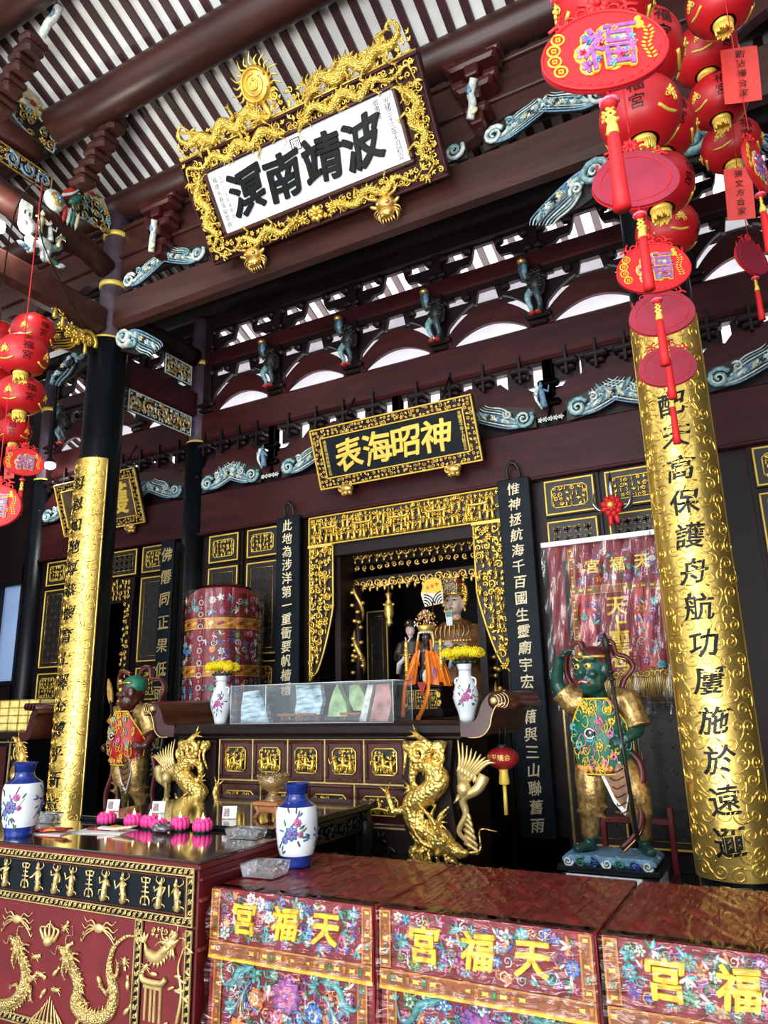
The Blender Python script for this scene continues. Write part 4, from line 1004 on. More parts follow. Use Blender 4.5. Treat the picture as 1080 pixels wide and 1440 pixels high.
for k, x in enumerate(xs):
    o = proto if k == 0 else copy_tree(proto)
    o.location = (x, YB-.07, 5.29); o['label'] = 'blue carved beast on the frieze, %s from the thin left rear column' % nm[k]
o = copy_tree(proto, (-7.59-.9, YB-.07, 5.29), 'blue carved beast on the frieze of the left bay, left of the lamp'); copy_tree(proto, (-7.59+.9, YB-.07, 5.29), 'blue carved beast on the frieze of the left bay, beside the left column')
b = None
# small painted figures on the lintel posts
for k, (x, lab) in enumerate(((-4.92, 'left of the small black plaque'), (-1.62, 'right of the small black plaque'))):
    b = MB(wall_frame(x, YB-.14, 4.30)); b.m('paint_blue'); b.figurine((-.03, .0), .26, .02, random.Random(k+3)); b.m('paint_pale'); b.curve([(-.08, .22, .02), (-.10, .1, .04), (-.05, -.02, .03)], .025, 6, 4)
    tag(b.build('painted_figure'), 'small pale blue painted figure on a lintel post, '+lab, 'carving', 'painted figures on the lintel posts')

# ================================================================ TABLES AND ALTAR
# --- carved offering table at the front left
TX0, TX1, TY0, TY1, TZ = -5.0, -2.462, 2.747, 3.405, 0.964
tb = thing('offering_table', 'red and gold carved offering table with dark glass top, front left', 'table', ((TX0+TX1)/2, (TY0+TY1)/2, 0))
b = MB(); b.box(((TX0+TX1)/2, (TY0+TY1)/2, .50), (TX1-TX0-.03, TY1-TY0-.03, .86), .005)
b.box(((TX0+TX1)/2, (TY0+TY1)/2, .03), (TX1-TX0+.0, TY1-TY0, .06), .01); b.build('body', 'table_red', tb)
b = MB(); b.box(((TX0+TX1)/2, (TY0+TY1)/2, .937), (TX1-TX0, TY1-TY0, .03), .008); tt = b.build('table_top', 'table_red', tb)
b = MB(); b.box(((TX0+TX1)/2, (TY0+TY1)/2, .958), (TX1-TX0-.004, TY1-TY0-.004, .012), .003); b.build('glass_sheet', 'glass_top', tt)
b = MB()
for z, hh in ((.80, .02), (.885, .016), (.60, .018)): b.box((TX1-.006, (TY0+TY1)/2, z), (.03, TY1-TY0-.02, hh), .005)
b.build('side_moulding', 'table_red', tb)
fr = wall_frame(0, TY0+.012, 0); L0, R0 = TX0+.02, TX1-.025
def key_border(b, u0, v0, u1, v1, seed, gm='gold_pale'):
    b.m('ink'); b.plate(u0, v0, u1, v1, 0, .012); b.m(gm); b.border(u0, v0, u1, v1, .0045, .012, .02)
    W, H = u1-u0, v1-v0; n = max(1, int(max(W, H)/.034)); rng = random.Random(seed)
    for k in range(n):
        q = (k+.5)/n; c = (u0+W*q, (v0+v1)/2) if W > H else ((u0+u1)/2, v0+H*q); m_ = min(W, H)
        b.spiral(c, m_*.30, .004, k*1.7, 1.2, 1 if k % 2 else -1, 4, 8, .014)
        b.curve([(c[0]-.014, c[1]-m_*.3, .014), (c[0], c[1], .016), (c[0]+.014, c[1]+m_*.3, .014)], .0035, 4, 2, False)
for (u0, v0, u1, v1), sd in (((L0, .898, R0, .935), 1), ((L0, .692, R0, .73), 2), ((R0-.042, .73, R0, .898), 3), ((R0-.036, .12, R0, .68), 4), ((-2.835, .145, -2.79, .692), 5), ((L0, .145, -2.835, .185), 6)):
    b = MB(fr); key_border(b, u0, v0, u1, v1, sd); b.build('scroll_border', None, tb)
b = MB(fr); b.m('blue_black'); b.plate(L0, .735, R0-.045, .893, 0, .008); b.m('maroon_gloss'); b.border(L0, .735, R0-.045, .893, .007, .008, .018); bp = b.build('blue_panel', None, tb)
def shou(b, u, v, s):
    for q, wd in ((.5, .32), (.32, .42), (.15, .30), (-.03, .42), (-.2, .34), (-.5, .2)): b.tube([(u-wd*s/2, v+q*s, .014), (u+wd*s/2, v+q*s, .014)], .0042, 5)
    b.tube([(u, v+.5*s, .014), (u, v-.5*s, .014)], .0042, 5)
    for q in (-1, 1): b.curve([(u+q*.2*s, v+.32*s, .014), (u+q*.24*s, v+.5*s, .014)], .004, 5, 3, False); b.curve([(u+q*.08*s, v-.2*s, .014), (u+q*.22*s, v-.3*s, .014), (u+q*.24*s, v-.5*s, .014)], .0042, 5, 3, False)
for px, py in ((124, 1232), (127, 1234)): pass
for k, (px, py) in enumerate(((36, 1232), (126, 1242), (205, 1252))):
    p = at(px, py, TY0); b = MB(fr); shou(b, p[0], .815, .115); b.build('longevity_emblem', 'gold_pale', bp)
for k, (px, py) in enumerate(((10, 1228), (56, 1234), (79, 1238), (102, 1240), (148, 1245), (176, 1248), (225, 1254), (252, 1258))):
    p = at(px, py, TY0); b = MB(fr); rng = random.Random(k+50); b.figurine((p[0], .755), .125, .018, rng); b.figurine((p[0]+.004, .752), .07, .026, rng)
    for q in (-1, 1): b.curve([(p[0], .85, .014), (p[0]+q*.026, .868, .014), (p[0]+q*.018, .885, .014)], .004, 4, 3); b.curve([(p[0]+q*.01, .77, .014), (p[0]+q*.03, .765, .014), (p[0]+q*.034, .755, .014)], .0045, 4, 3)
    b.build('immortal_figure', 'gold_pale', bp)
for k in range(7):
    b = MB(fr); b.figurine((-3.87-.16*k, .755), .125, .018, random.Random(k+80)); b.build('immortal_figure', 'gold_pale', bp)
b = MB(fr); b.m('panel_red'); b.plate(L0, .185, -2.84, .685, 0, .006); b.plate(-2.785, .12, R0-.04, .685, 0, .006); rp = b.build('dragon_panel', None, tb)
def A(*l): return [tuple(at(px, py, TY0)[[0, 2]]) for px, py in l]
def relief(name, fn, m_='gold_pale', sub=rp):
    b = MB(fr); fn(b); m_ = 'gold_scale_pale' if name == 'dragon_relief' else m_; return b.build(name, m_, sub)
relief('dragon_relief', lambda b: dragon(b, A((100, 1352), (112, 1385), (108, 1412), (128, 1432), (155, 1425), (162, 1395), (155, 1365), (160, 1335), (176, 1318), (190, 1316)), .024, .016, head=1.15, n=8))
relief('dragon_relief', lambda b: dragon(b, A((30, 1338), (38, 1365), (34, 1390), (20, 1408), (0, 1412), (-25, 1405), (-45, 1380), (-42, 1345), (-60, 1320)), .024, .016, head=1.15, n=8))
relief('flaming_pearl', lambda b: [b.ball((*A((70, 1322))[0], .016), .028, 10, 6)]+[b.curve([(A((70, 1322))[0][0]+q*.018, A((70, 1322))[0][1], .016), (A((70, 1322))[0][0]+q*.034, A((70, 1322))[0][1]+.05, .018), (A((70, 1322))[0][0]+q*.006, A((70, 1322))[0][1]+.09-abs(q)*.015, .016)], .010, 5, 4) for q in (-2, -1, 0, 1, 2)])
for k, (px, py, ln) in enumerate(((140, 1305, 1), (25, 1292, -1))):
    p = A((px, py))[0]
    def fn(b, p=p, s=ln):
        b.ball((p[0], p[1], .016), (.035, .022, .012), 8, 6)
        for j in range(4):
            for q in (-1, 1): b.curve([(p[0]+q*.02, p[1], .014), (p[0]+q*(.05+.012*j), p[1]+.03-.022*j, .016), (p[0]+q*(.085+.01*j), p[1]+.02-.03*j, .014), (p[0]+q*(.11+.012*(j % 2)), p[1]+.04-.032*j, .012)], .0055, 4, 4)
    relief('cloud_relief', fn)
rngs = random.Random(12)
for k, (px, py) in enumerate(((58, 1370), (78, 1368), (47, 1375), (62, 1395), (80, 1392), (140, 1378), (176, 1352), (180, 1385), (92, 1305), (96, 1330), (50, 1345), (178, 1422), (205, 1360))):
    p = A((px, py))[0]; a = rngs.uniform(0, 6)
    def fn(b, p=p, a=a, k=k):
        b.leaf(p, .045, .022, a, .014, .010, 8, 6)
        d = (math.cos(a), math.sin(a)); b.leaf((p[0]-d[0]*.03, p[1]-d[1]*.03), .028, .012, a+.6, .013); b.leaf((p[0]-d[0]*.03, p[1]-d[1]*.03), .028, .012, a-.6, .013)
        if k % 2 == 0:
            for q in (-1, 1):
                for j in range(3): b.curve([(p[0], p[1], .013), (p[0]+q*.022, p[1]+.012*(j-1), .016), (p[0]+q*.03, p[1]+.02*(j-1)-.008, .012)], .003, 4, 2)
    relief('fish_relief' if k % 2 else 'crab_relief', fn)
def mountain(b):
    p = A((68, 1432))[0]
    for j in range(9):
        hgt = .16*(1-abs(j-4)/5.5); b.curve([(p[0]+(j-4)*.042, p[1]-.16, .01), (p[0]+(j-4)*.030, p[1]+hgt*.2-.04, .018), (p[0]+(j-4)*.015, p[1]+hgt*.6, .012)], .009, 5, 4)
relief('mountain_relief', mountain)
relief('carp_relief', lambda b: (dragon(b, A((238, 1330), (222, 1346), (208, 1338), (204, 1325)), .022, .014, legs=False, head=1.1), carve(b, *A((212, 1318))[0], *A((244, 1306))[0], .03, 3, (1, 1, 0, 0), .012)))
def pavil(b):
    (x, y), = A((216, 1380)); b.curve([(x-.075, y+.02, .016), (x-.05, y, .02), (x+.05, y, .02), (x+.075, y+.02, .016)], .014, 5, 4, False)
    b.plate(x-.055, y-.03, x+.055, y-.008, .008, .02)
    for q in (-.045, -.012, .012, .045): b.plate(x+q-.006, y-.16, x+q+.006, y-.03, .008, .016)
    b.leaf((x, y+.03), .05, .02, 0, .014)
relief('pavilion_relief', pavil)
def pine(b):
    (x, y), = A((255, 1362))
    b.curve([(x-.02, y-.24, .012), (x+.01, y-.1, .016), (x-.015, y, .016), (x+.01, y+.08, .014)], .010, 5, 4)
    for j in range(12): b.leaf((x+rngs.uniform(-.06, .05), y+rngs.uniform(-.12, .09)), .05, .014, rngs.uniform(-.6, .6), .016)
    for j in range(8): b.leaf((x-.06+rngs.uniform(-.05, .07), y-.25+rngs.uniform(-.05, .04)), .07, .02, rngs.uniform(.6, 2.4), .014)
relief('pine_relief', pine)
b = MB(fr); put_column(b, '戊寅廿三年', R0-.055, .665, .575, .02, z=.007, ext=.003, bev=0); b.build('inscription', 'gold_pale', rp)
relief('dragon_relief', lambda b: dragon(b, A((-110, 1345), (-120, 1380), (-100, 1410), (-80, 1420), (-75, 1390), (-90, 1360)), .024, .016))

# --- low black table with glass top behind it
BX0, BX1, BY0, BY1, BZ = -4.10, -2.575, 3.44, 4.64, 0.99
bt = thing('black_table', 'black table with reflecting glass top between the offering table and the altar', 'table', ((BX0+BX1)/2, (BY0+BY1)/2, 0))
b = MB(); b.box(((BX0+BX1)/2, (BY0+BY1)/2, .965), (BX1-BX0, BY1-BY0, .035), .008); tt = b.build('table_top', 'black_lacquer', bt)
b = MB(); b.box(((BX0+BX1)/2, (BY0+BY1)/2, .986), (BX1-BX0-.006, BY1-BY0-.006, .009), .003); b.build('glass_sheet', 'black_glass_top', tt)
b = MB(); b.box(((BX0+BX1)/2, (BY0+BY1)/2, .88), (BX1-BX0-.08, BY1-BY0-.08, .135), .01)
fs = frame((BX1-.04, 0, 0), (0, 1, 0), (0, 0, 1), (1, 0, 0)); b.fr = fs
carve(b, BY0+.1, .83, BY1-.1, .93, .09, 4, (4, 2, 0, 0), .003); b.build('apron', 'black_lacquer', bt)
for x in (BX0+.09, BX1-.09):
    for y in (BY0+.09, BY1-.09):
        b = MB(); p = [(x, y, .95), (x+(.03 if x > -3.3 else -.03), y, .78), (x, y, .5), (x-(.02 if x > -3.3 else -.02), y, .15), (x+(.03 if x > -3.3 else -.03), y, 0.0)]
        b.tube(catmull(p, 5), np.interp(np.linspace(0, 1, 21), [0, .2, .6, .9, 1], [.06, .065, .045, .035, .055]), 8); b.build('leg', 'black_lacquer', bt)

# --- the high altar table with upturned scroll ends
AX0, AX1, AY0, AY1 = -4.72, -1.82, 4.72, 5.45
al = thing('altar_table', 'high dark altar table with scroll ends, gilt panels and gold dragon legs', 'altar', (XC, 5.1, 0))
b = MB(); b.box((XC, (AY0+AY1)/2, 1.455), (2.62, AY1-AY0, .085), .02); b.box((XC, (AY0+AY1)/2+.02, 1.40), (2.55, AY1-AY0-.06, .03), .008); b.build('table_top', 'maroon_dark', al)
for s in (-1, 1):
    x0 = XC+s*1.30
    prof = [(x0, 1.40), (x0+s*.10, 1.405), (x0+s*.16, 1.44), (x0+s*.19, 1.52), (x0+s*.23, 1.60), (x0+s*.30, 1.645), (x0+s*.36, 1.63)]
    pin = [(x0+s*.33, 1.60), (x0+s*.29, 1.595), (x0+s*.245, 1.54), (x0+s*.235, 1.46)] if False else []
    up = catmull([(x0-s*.01, 1.498), (x0+s*.08, 1.50), (x0+s*.12, 1.54), (x0+s*.155, 1.62), (x0+s*.22, 1.685), (x0+s*.32, 1.69)], 5)
    lo = catmull([(x0-s*.01, 1.405), (x0+s*.13, 1.405), (x0+s*.20, 1.46), (x0+s*.225, 1.54), (x0+s*.26, 1.60), (x0+s*.32, 1.62)], 5)
    poly = [tuple(q) for q in up]+[tuple(q) for q in lo[::-1]]
    b = MB(frame((0, AY0, 0), (1, 0, 0), (0, 0, 1), (0, -1, 0))); b.prism(poly if s < 0 else poly[::-1], -(AY1-AY0), .0)
    sc = b.build('scroll_end', 'maroon_gloss', al)
    b = MB(); c = (x0+s*.265, 1.635)
    b.tube([(c[0], AY0-.012, c[1]), (c[0], AY1, c[1])], .062, 18)
    b.tube([(c[0]+s*.05, AY0-.006, c[1]-.03), (c[0]+s*.05, AY1, c[1]-.03)], .03, 12); b.build('roll', 'maroon_gloss', sc)
    b = MB(frame((0, AY0-.014, 0), (1, 0, 0), (0, 0, 1), (0, -1, 0)))
    b.m('gold_pale'); b.ball((c[0]-s*.022, c[1], 0), (.026, .026, .012), 10, 6)
    for q in range(4): b.tube([(c[0]+s*(-.018+.020*q)+(.034+.002*q)*math.cos(a), c[1]+(.036+.004*q)*math.sin(a), .001) for a in (np.linspace(-1.5, 1.5, 12) if s > 0 else np.linspace(1.64, 4.64, 12))], .0035, 5, up=(0, 0, 1))
    b.tube([(p[0], p[1], .0) for p in lo[2:]], .005, 5, up=(0, 0, 1)); b.build('gilt_line', None, sc)
bx0, bx1 = -4.125, -2.435
b = MB(); b.box((XC, 5.12, .72), (2.42, .60, 1.36), .01); b.build('carcass', 'maroon_dark', al)
fr = wall_frame(0, AY0+.08, 0)
b = MB(fr); b.m('maroon_dark'); b.plate(bx0-.02, .45, bx1+.02, 1.40, -.05, 0); b.m('gold_pale')
for v in (1.385, 1.075, .79): b.plate(bx0, v-.007, bx1, v+.007, 0, .016, .004)
w5 = (bx1-bx0)/5; w4 = (bx1-bx0)/4
for k in range(6): b.plate(bx0+k*w5-.006, 1.075, bx0+k*w5+.006, 1.385, 0, .016, .004)
for k in range(5): b.plate(bx0+k*w4-.006, .79, bx0+k*w4+.006, 1.075, 0, .016, .004)
b.build('panel_frame', None, al)
def altar_panel(u0, v0, u1, v1, mx, my, seed):
    b = MB(fr); b.m('maroon_gloss'); b.border(u0, v0, u1, v1, .022, 0, .022, .01); b.plate(u0, v0, u1, v1, -.01, .004); o = b.build('altar_panel', None, al)
    b = MB(fr); b.m('carve_dark'); b.plate(u0+mx, v0+my, u1-mx, v1-my, .0, .006); b.m('gold'); U0, V0, U1, V1 = u0+mx, v0+my, u1-mx, v1-my; e = .025
    b.tube([(U0, V0+e, .012), (U0+e, V0, .012), (U1-e, V0, .012), (U1, V0+e, .012), (U1, V1-e, .012), (U1-e, V1, .012), (U0+e, V1, .012), (U0, V1-e, .012), (U0, V0+e, .012)], .006, 5, up=(0, 0, 1))
    rng = random.Random(seed); W, H = U1-U0, V1-V0
    n = 3 if H > .12 else 4
    for k in range(n): b.figurine((U0+W*(k+.6)/(n+.2), V0+.012+.02*(k % 2)), min(H*.66, .13), .024, rng)
    b.curve([(U0+W*.25, V0+H*.30, .02), (U0+W*.5, V0+H*.36, .026), (U0+W*.75, V0+H*.28, .02)], .012, 6, 4, False)
    for q in (-.22, -.12, .12, .2): b.tube([(U0+W*(.5+q), V0+H*.3, .02), (U0+W*(.5+q*1.2), V0+.01, .02)], .0055, 5)
    carve(b, U0+.006, V0+.006, U1-.006, V1-.006, .034, seed, (4, 4, 1, 0), .008, .75, None, .75)
    b.build('gilt_scene', None, o)
for k in range(5): altar_panel(bx0+k*w5+.01, 1.085, bx0+(k+1)*w5-.01, 1.375, .06, .055, 300+k)
for k in range(4): altar_panel(bx0+k*w4+.01, .80, bx0+(k+1)*w4-.01, 1.065, .06, .07, 320+k)
b = MB(fr); b.m('maroon_dark'); b.plate(bx0, .45, bx1, .78, .0, .02); b.m('black_lacquer'); carve(b, bx0+.05, .5, bx1-.05, .76, .12, 4, (4, 2, 0, 0), .02); b.build('lower_apron', None, al)
for s in (-1, 1):
    xi = bx1 if s > 0 else bx0
    F = frame((xi, AY0+.02, 0), (s, 0, 0), (0, 0, 1), (0, -1, 0))
    # dragon leg: scaly body winding down from a curled head scroll
    b = MB(F); b.m('maroon_dark'); b.prism([(.0, .55), (.36, .55), (.38, .80), (.34, 1.10), (.38, 1.38), (0, 1.38)][::s], -.10, -.01)
    b.build('leg_back', None, al)
    b = MB(F)
    dragon(b, [(.24, .78), (.12, .86), (.10, .97), (.22, 1.05), (.30, 1.14), (.22, 1.22), (.12, 1.20), (.10, 1.11), (.17, 1.06)], .066, .05, legs=True, head=1.2, n=10, spines=False)
    b.spiral((.17, 1.30), .075, .024, 0, 1.9, 1, 7, 26, .09); b.spiral((.30, 1.27), .05, .018, 2, 1.6, -1, 6, 16, .07)
    for q in range(7): b.curve([(.04+.05*q, 1.37, .03), (.06+.045*q, 1.27, .07), (.03+.05*q, 1.16, .05)], .02, 5, 4)
    b.leaf((.29, 1.34), .14, .09, .3, .04, .05, 8, 6); b.leaf((.07, 1.33), .11, .07, 2.2, .04, .05, 8, 6)
    for q in range(9): b.spiral((.06+.035*(q % 4)+.03*(q//4), .60+.07*(q//4)+.02*(q % 2)), .038, .014, q, 1.5, 1 if q % 2 else -1, 5, 10, .04)
    for q in range(5): b.curve([(.12+.05*q, .72, .05), (.10+.06*q, .66, .09), (.14+.05*q, .56, .05)], .022, 6, 4)
    b.build('dragon_leg', 'gold_scale', al)
    # phoenix wing bracket at the end
    b = MB(F)
    for q in range(9): b.curve([(.42, 1.16-.012*q, .0), (.44+.022*q, 1.26-.004*q, .02), (.43+.032*q, 1.385-.018*q, .01)], .017, 5, 4)
    for q in range(7): b.leaf((.43+.022*q, 1.20-.012*q), .06, .03, 1.2, .02)
    b.curve([(.60, 1.16, 0), (.56, 1.08, .03), (.46, 1.02, .04), (.47, .92, .03), (.42, .82, .04), (.48, .74, .02)], .04, 7, 5)
    b.ball((.47, 1.08, .04), (.05, .06, .05), 9, 7); b.cone((.45, 1.04, .07), (.41, .99, .09), .02, 0, 5)
    for q in range(6): b.curve([(.45, .95-.04*q, .02), (.50+.01*q, .90-.04*q, .04), (.47, .83-.03*q, .02)], .018, 5, 4)
    b.m('gold_pale') if False else None
    b.build('phoenix_bracket', 'gold_pale', al)

# --- three cloth-covered tables along the front right
def embroidery(b, u0, v0, u1, v1, cell, seed, z=.004, skip=None):
    rng = random.Random(seed); cols = ('silk_pink', 'silk_teal', 'silk_blue', 'silk_white', 'silk_green', 'silk_orange', 'silk_purple', 'silk_teal', 'silk_white')
    W, H = u1-u0, v1-v0; nu, nv = max(1, round(W/cell)), max(1, round(H/cell))
    for i in range(nu):
        for j in range(nv):
            c = (u0+(i+.5+rng.uniform(-.25, .25))*W/nu, v0+(j+.5+rng.uniform(-.25, .25))*H/nv)
            if skip and skip(*c): continue
            k = rng.random(); r = cell*.5
            if k < .3:
                b.m(rng.choice(cols)); b.rosette(c, r*.95, z, rng.choice((5, 6, 8)), .006, rng.uniform(0, 2)); b.m(rng.choice(cols)); b.rosette(c, r*.5, z+.004, 5, .004)
            elif k < .65:
                a = rng.uniform(0, 6.3)
                for q in range(4): b.m(rng.choice(cols)); b.leaf((c[0]+.4*r*math.cos(a+q*.9), c[1]+.4*r*math.sin(a+q*.9)), r*1.7, r*.5, a+q*.9, z, .005)
            else:
                b.m(rng.choice(cols)); b.spiral(c, r*.9, r*.16, rng.uniform(0, 6), 1.4, rng.choice((-1, 1)), 4, 10, z)
                b.m(rng.choice(cols)); b.leaf((c[0]+r*.6, c[1]+r*.3), r*.8, r*.35, rng.uniform(0, 6), z, .004)
def trim(b, u0, v0, u1, v1, z, seed):
    b.m('trim_brown'); b.plate(u0, v0, u1, v1, z, z+.003); W, H = u1-u0, v1-v0; n = max(2, int(max(W, H)/.035)); rng = random.Random(seed)
    for k in range(n):
        q = (k+.5)/n; c = (u0+W*q, (v0+v1)/2) if W > H else ((u0+u1)/2, v0+H*q)
        b.m(('gold_paint', 'silk_green', 'gold_paint', 'orange_trim')[k % 4]); b.leaf(c, min(W, H)*.62, min(W, H)*.22, .8*(k % 2)+.4, z+.003, .002); b.leaf(c, min(W, H)*.62, min(W, H)*.22, -.8*(k % 2)-.4, z+.003, .002)
    b.m('orange_trim'); b.border(u0, v0, u1, v1, .0075, z, z+.005)
def wavy(u0, u1, v0, v1, y, z, amp, seed, nu=30, nv=14):
    """hanging sheet of cloth with gentle folds that open towards the hem"""
    rng = random.Random(seed); ph = rng.uniform(0, 6)
    return [[(u, y-z-amp*(1-(v-v0)/(v1-v0))*(math.sin(u*17+ph)+.5*math.sin(u*41+ph*2)) , v) for u in np.linspace(u0, u1, nu)] for v in np.linspace(v0, v1, nv)]
for k, (x0, x1, lab) in enumerate(((-2.445, -1.592, 'plastic-wrapped red embroidered table beside the carved offering table'), (-1.574, -.712, 'plastic-wrapped red embroidered table, middle of the three in front'), (-.694, .168, 'plastic-wrapped red embroidered table at the right edge'))):
    y0, y1, zt = 2.835, 3.645, .85
    t_ = thing('covered_table', lab, 'table', ((x0+x1)/2, (y0+y1)/2, 0), 'three red covered tables in a row')
    b = MB()
    for x in (x0+.05, x1-.05):
        for y in (y0+.05, y1-.05): b.box((x, y, .40), (.05, .05, .80), .005)
    b.box(((x0+x1)/2, (y0+y1)/2, .82), (x1-x0-.02, y1-y0-.02, .035)); b.build('table_frame', 'wood_light', t_)
    b = MB(); b.box(((x0+x1)/2, (y0+y1)/2, .842), (x1-x0, y1-y0, .012), .005)
    b.sheet([[(x1-.001+.004*math.sin(y*23+z*9), y, z) for y in np.linspace(y0, y1, 24)] for z in np.linspace(.04, .845, 8)])
    b.sheet([[(x0+.001-.004*math.sin(y*23+z*9), y, z) for y in np.linspace(y0, y1, 24)] for z in np.linspace(.04, .845, 8)])
    b.sheet([[(x, y0+.004, z) for x in (x0+.004, x1-.004)] for z in (.04, .845)]); b.build('tablecloth', 'red_cloth_dark', t_)
    fr = lambda p, x0=x0, x1=x1, y0=y0: np.stack([p[:, 0], y0-p[:, 2]-.010*np.sin(p[:, 0]*17+k)*(0.85-p[:, 1])-.03*(.85-p[:, 1]), p[:, 1]], 1)
    e = .03
    b = MB(fr); b.sheet([[(u, v, .004) for u in np.linspace(x0+.004, x1-.012, 30)] for v in np.linspace(.04, .66, 12)]); sk = b.build('skirt_panel', 'red_cloth', t_)
    b = MB(fr); trim(b, x0+.03, .10, x0+.075, .66, .008, k); trim(b, x1-.085, .10, x1-.04, .66, .008, k+5); b.build('skirt_trim', None, sk)
    b = MB(fr); embroidery(b, x0+.09, .12, x1-.10, .56, .075, 400+k, .008); embroidery(b, x0+.09, .12, x1-.10, .56, .05, 450+k, .007)
    for (uu, vv, rr, c1, c2) in ((.5, .47, .075, 'silk_purple', 'silk_pink'), (.2, .30, .06, 'silk_orange', 'silk_yellow'), (.8, .30, .06, 'silk_pink', 'silk_white'), (.32, .44, .045, 'silk_orange', 'silk_white'), (.66, .42, .045, 'silk_blue', 'silk_white')):
        c = (x0+(x1-x0)*uu, vv); b.m(c1); b.rosette(c, rr, .012, 9, .010); b.m(c2); b.rosette(c, rr*.62, .018, 7, .008); b.m(c1); b.rosette(c, rr*.3, .024, 5, .006)
    for s in (-1, 1):
        c = (x0+(x1-x0)*(.5+s*.22), .50)
        for q in range(7): b.m(('silk_blue', 'silk_teal', 'silk_white', 'silk_orange')[q % 4]); b.curve([(c[0], c[1], .012), (c[0]+s*(.03+.008*q), c[1]-.05-.008*q, .014), (c[0]+s*(.02+.018*q), c[1]-.13-.012*(q % 3), .012)], .007, 4, 4)
        b.m('silk_teal'); dragon(b, [(c[0]+s*.02, c[1]+.045), (c[0]+s*.07, c[1]+.03), (c[0]+s*.10, c[1]-.02), (c[0]+s*.15, c[1]-.03), (c[0]+s*.17, c[1]+.03)], .012, .012, legs=False, n=5)
    b.build('skirt_embroidery', None, sk)
    b = MB(fr); b.sheet([[(u, v, .014) for u in np.linspace(x0+.002, x1-.010, 30)] for v in np.linspace(.565, .846, 10)])
    b.sheet([[(u, .848, q) for u in np.linspace(x0+.002, x1-.010, 30)] for q in (.014, -.05)]); va = b.build('valance', 'red_cloth', t_)
    b = MB(fr); trim(b, x0+.004, .575, x1-.014, .635, .016, k+9); trim(b, x0+.004, .64, x0+.055, .842, .016, k+10); trim(b, x1-.060, .64, x1-.014, .842, .016, k+11)
    b.m('silk_yellow'); b.plate(x0+.002, .565, x1-.012, .577, .014, .022); b.build('valance_trim', None, va)
    b = MB(fr); cx = [(x0+.055)+(x1-x0-.115)*q for q in (.20, .49, .77)]
    embroidery(b, x0+.065, .65, x1-.07, .835, .045, 470+k, .016, lambda u, v: any(abs(u-c) < .06 and abs(v-.742) < .06 for c in cx)); embroidery(b, x0+.065, .65, x1-.07, .835, .062, 430+k, .017, lambda u, v: any(abs(u-c) < .065 and abs(v-.742) < .065 for c in cx)); b.build('valance_embroidery', None, va)
    for q, ch in enumerate('宮福天'):
        b = MB(fr); put_char(b, ch, cx[q], .742, .135, z=.017, ext=.05, bev=.012, brush=.2, seed=q, bold=.022); b.build('character', 'silk_yellow', va)
    b = MB(); b.box(((x0+x1)/2, (y0+y1)/2, .852), (x1-x0+.006, y1-y0+.006, .003)) if False else None
    rng = random.Random(k)
    def zz(x, y): return .8515+.0035*(math.sin(x*31+y*9+k)*math.sin(y*23+x*7))+.002*math.sin(x*77+y*51)
    P = [[(x, y, zz(x, y)) for x in np.linspace(x0-.004, x1+.004, 60)] for y in np.linspace(y0-.02, y1+.004, 60)]
    b.sheet(P); b.build('plastic_cover', 'clear_film_top', t_)
    b = MB(fr); b.sheet([[(u, v, .036+.012*math.sin(u*25+v*7+k)*(1.1-v)+.006*math.sin(u*70-v*30)) for u in np.linspace(x0-.004, x1-.002, 70)] for v in np.linspace(.03, .852, 40)]); b.build('plastic_skirt', 'clear_film', t_)
# --- dark side altar at the far left
sa = thing('side_altar', 'dark scroll-ended side altar of the left bay, far left edge', 'altar', (-7.3, 5.1, 0))
b = MB(); b.box((-7.35, 5.1, 1.41), (1.75, .7, .07), .015); b.build('table_top', 'maroon_dark', sa)
b = MB(); b.box((-7.35, 5.15, .70), (1.3, .5, 1.36), .01); b.build('carcass', 'black_lacquer', sa)
b = MB(frame((0, 4.74, 0), (1, 0, 0), (0, 0, 1), (0, -1, 0))); x0 = -6.55
up = catmull([(x0-.02, 1.445), (x0+.06, 1.45), (x0+.09, 1.52), (x0+.12, 1.62), (x0+.20, 1.68)], 5); lo = catmull([(x0-.02, 1.37), (x0+.11, 1.38), (x0+.16, 1.47), (x0+.18, 1.58), (x0+.22, 1.62)], 5)
b.prism([tuple(q) for q in up[::-1]]+[tuple(q) for q in lo], -.7, 0); sc = b.build('scroll_end', 'maroon_gloss', sa)
b = MB(); 
for q in range(4): b.tube([(x0+.05+.045*q, 4.73, 1.68-.004*q), (x0+.05+.045*q, 5.4, 1.68-.004*q)], .034, 10)
b.build('roll', 'maroon_gloss', sc)
b = MB(wall_frame(0, 4.78, 0)); dragon(b, [(-6.55, 1.30), (-6.50, 1.2), (-6.60, 1.08), (-6.56, .95), (-6.62, .82), (-6.58, .72)], .04, .03, legs=True); b.build('dragon_leg', 'gold_old', sa)
b = MB(wall_frame(0, 4.89, 0)); b.m('gold_pale'); b.border(-7.95, .5, -6.72, 1.35, .012, .0, .012); b.plate(-6.9, .5, -6.885, 1.35, 0, .012); b.m('maroon_gloss'); b.plate(-7.9, .55, -6.95, 1.3, 0, .006); b.build('panel_frame', None, sa)

# ================================================================ SHRINE AND FIGURES
pf = MB(); pf.box((-3.27, 7.40, .745), (2.00, 1.6, 1.49), .01); pf.box((-3.27, 6.08, .745), (1.9, 1.05, 1.488), .01); pf = pf.build('shrine_platform', 'black_lacquer'); tag(pf, 'dark plinth inside the gilt shrine carrying the figures', 'platform')
b = MB(); b.box((-4.36, 7.4, 2.2), (.06, 1.7, 4.4)); b.box((-2.18, 7.4, 2.2), (.06, 1.7, 4.4)); struct(b.build('wall_left_niche', 'maroon_dark'))
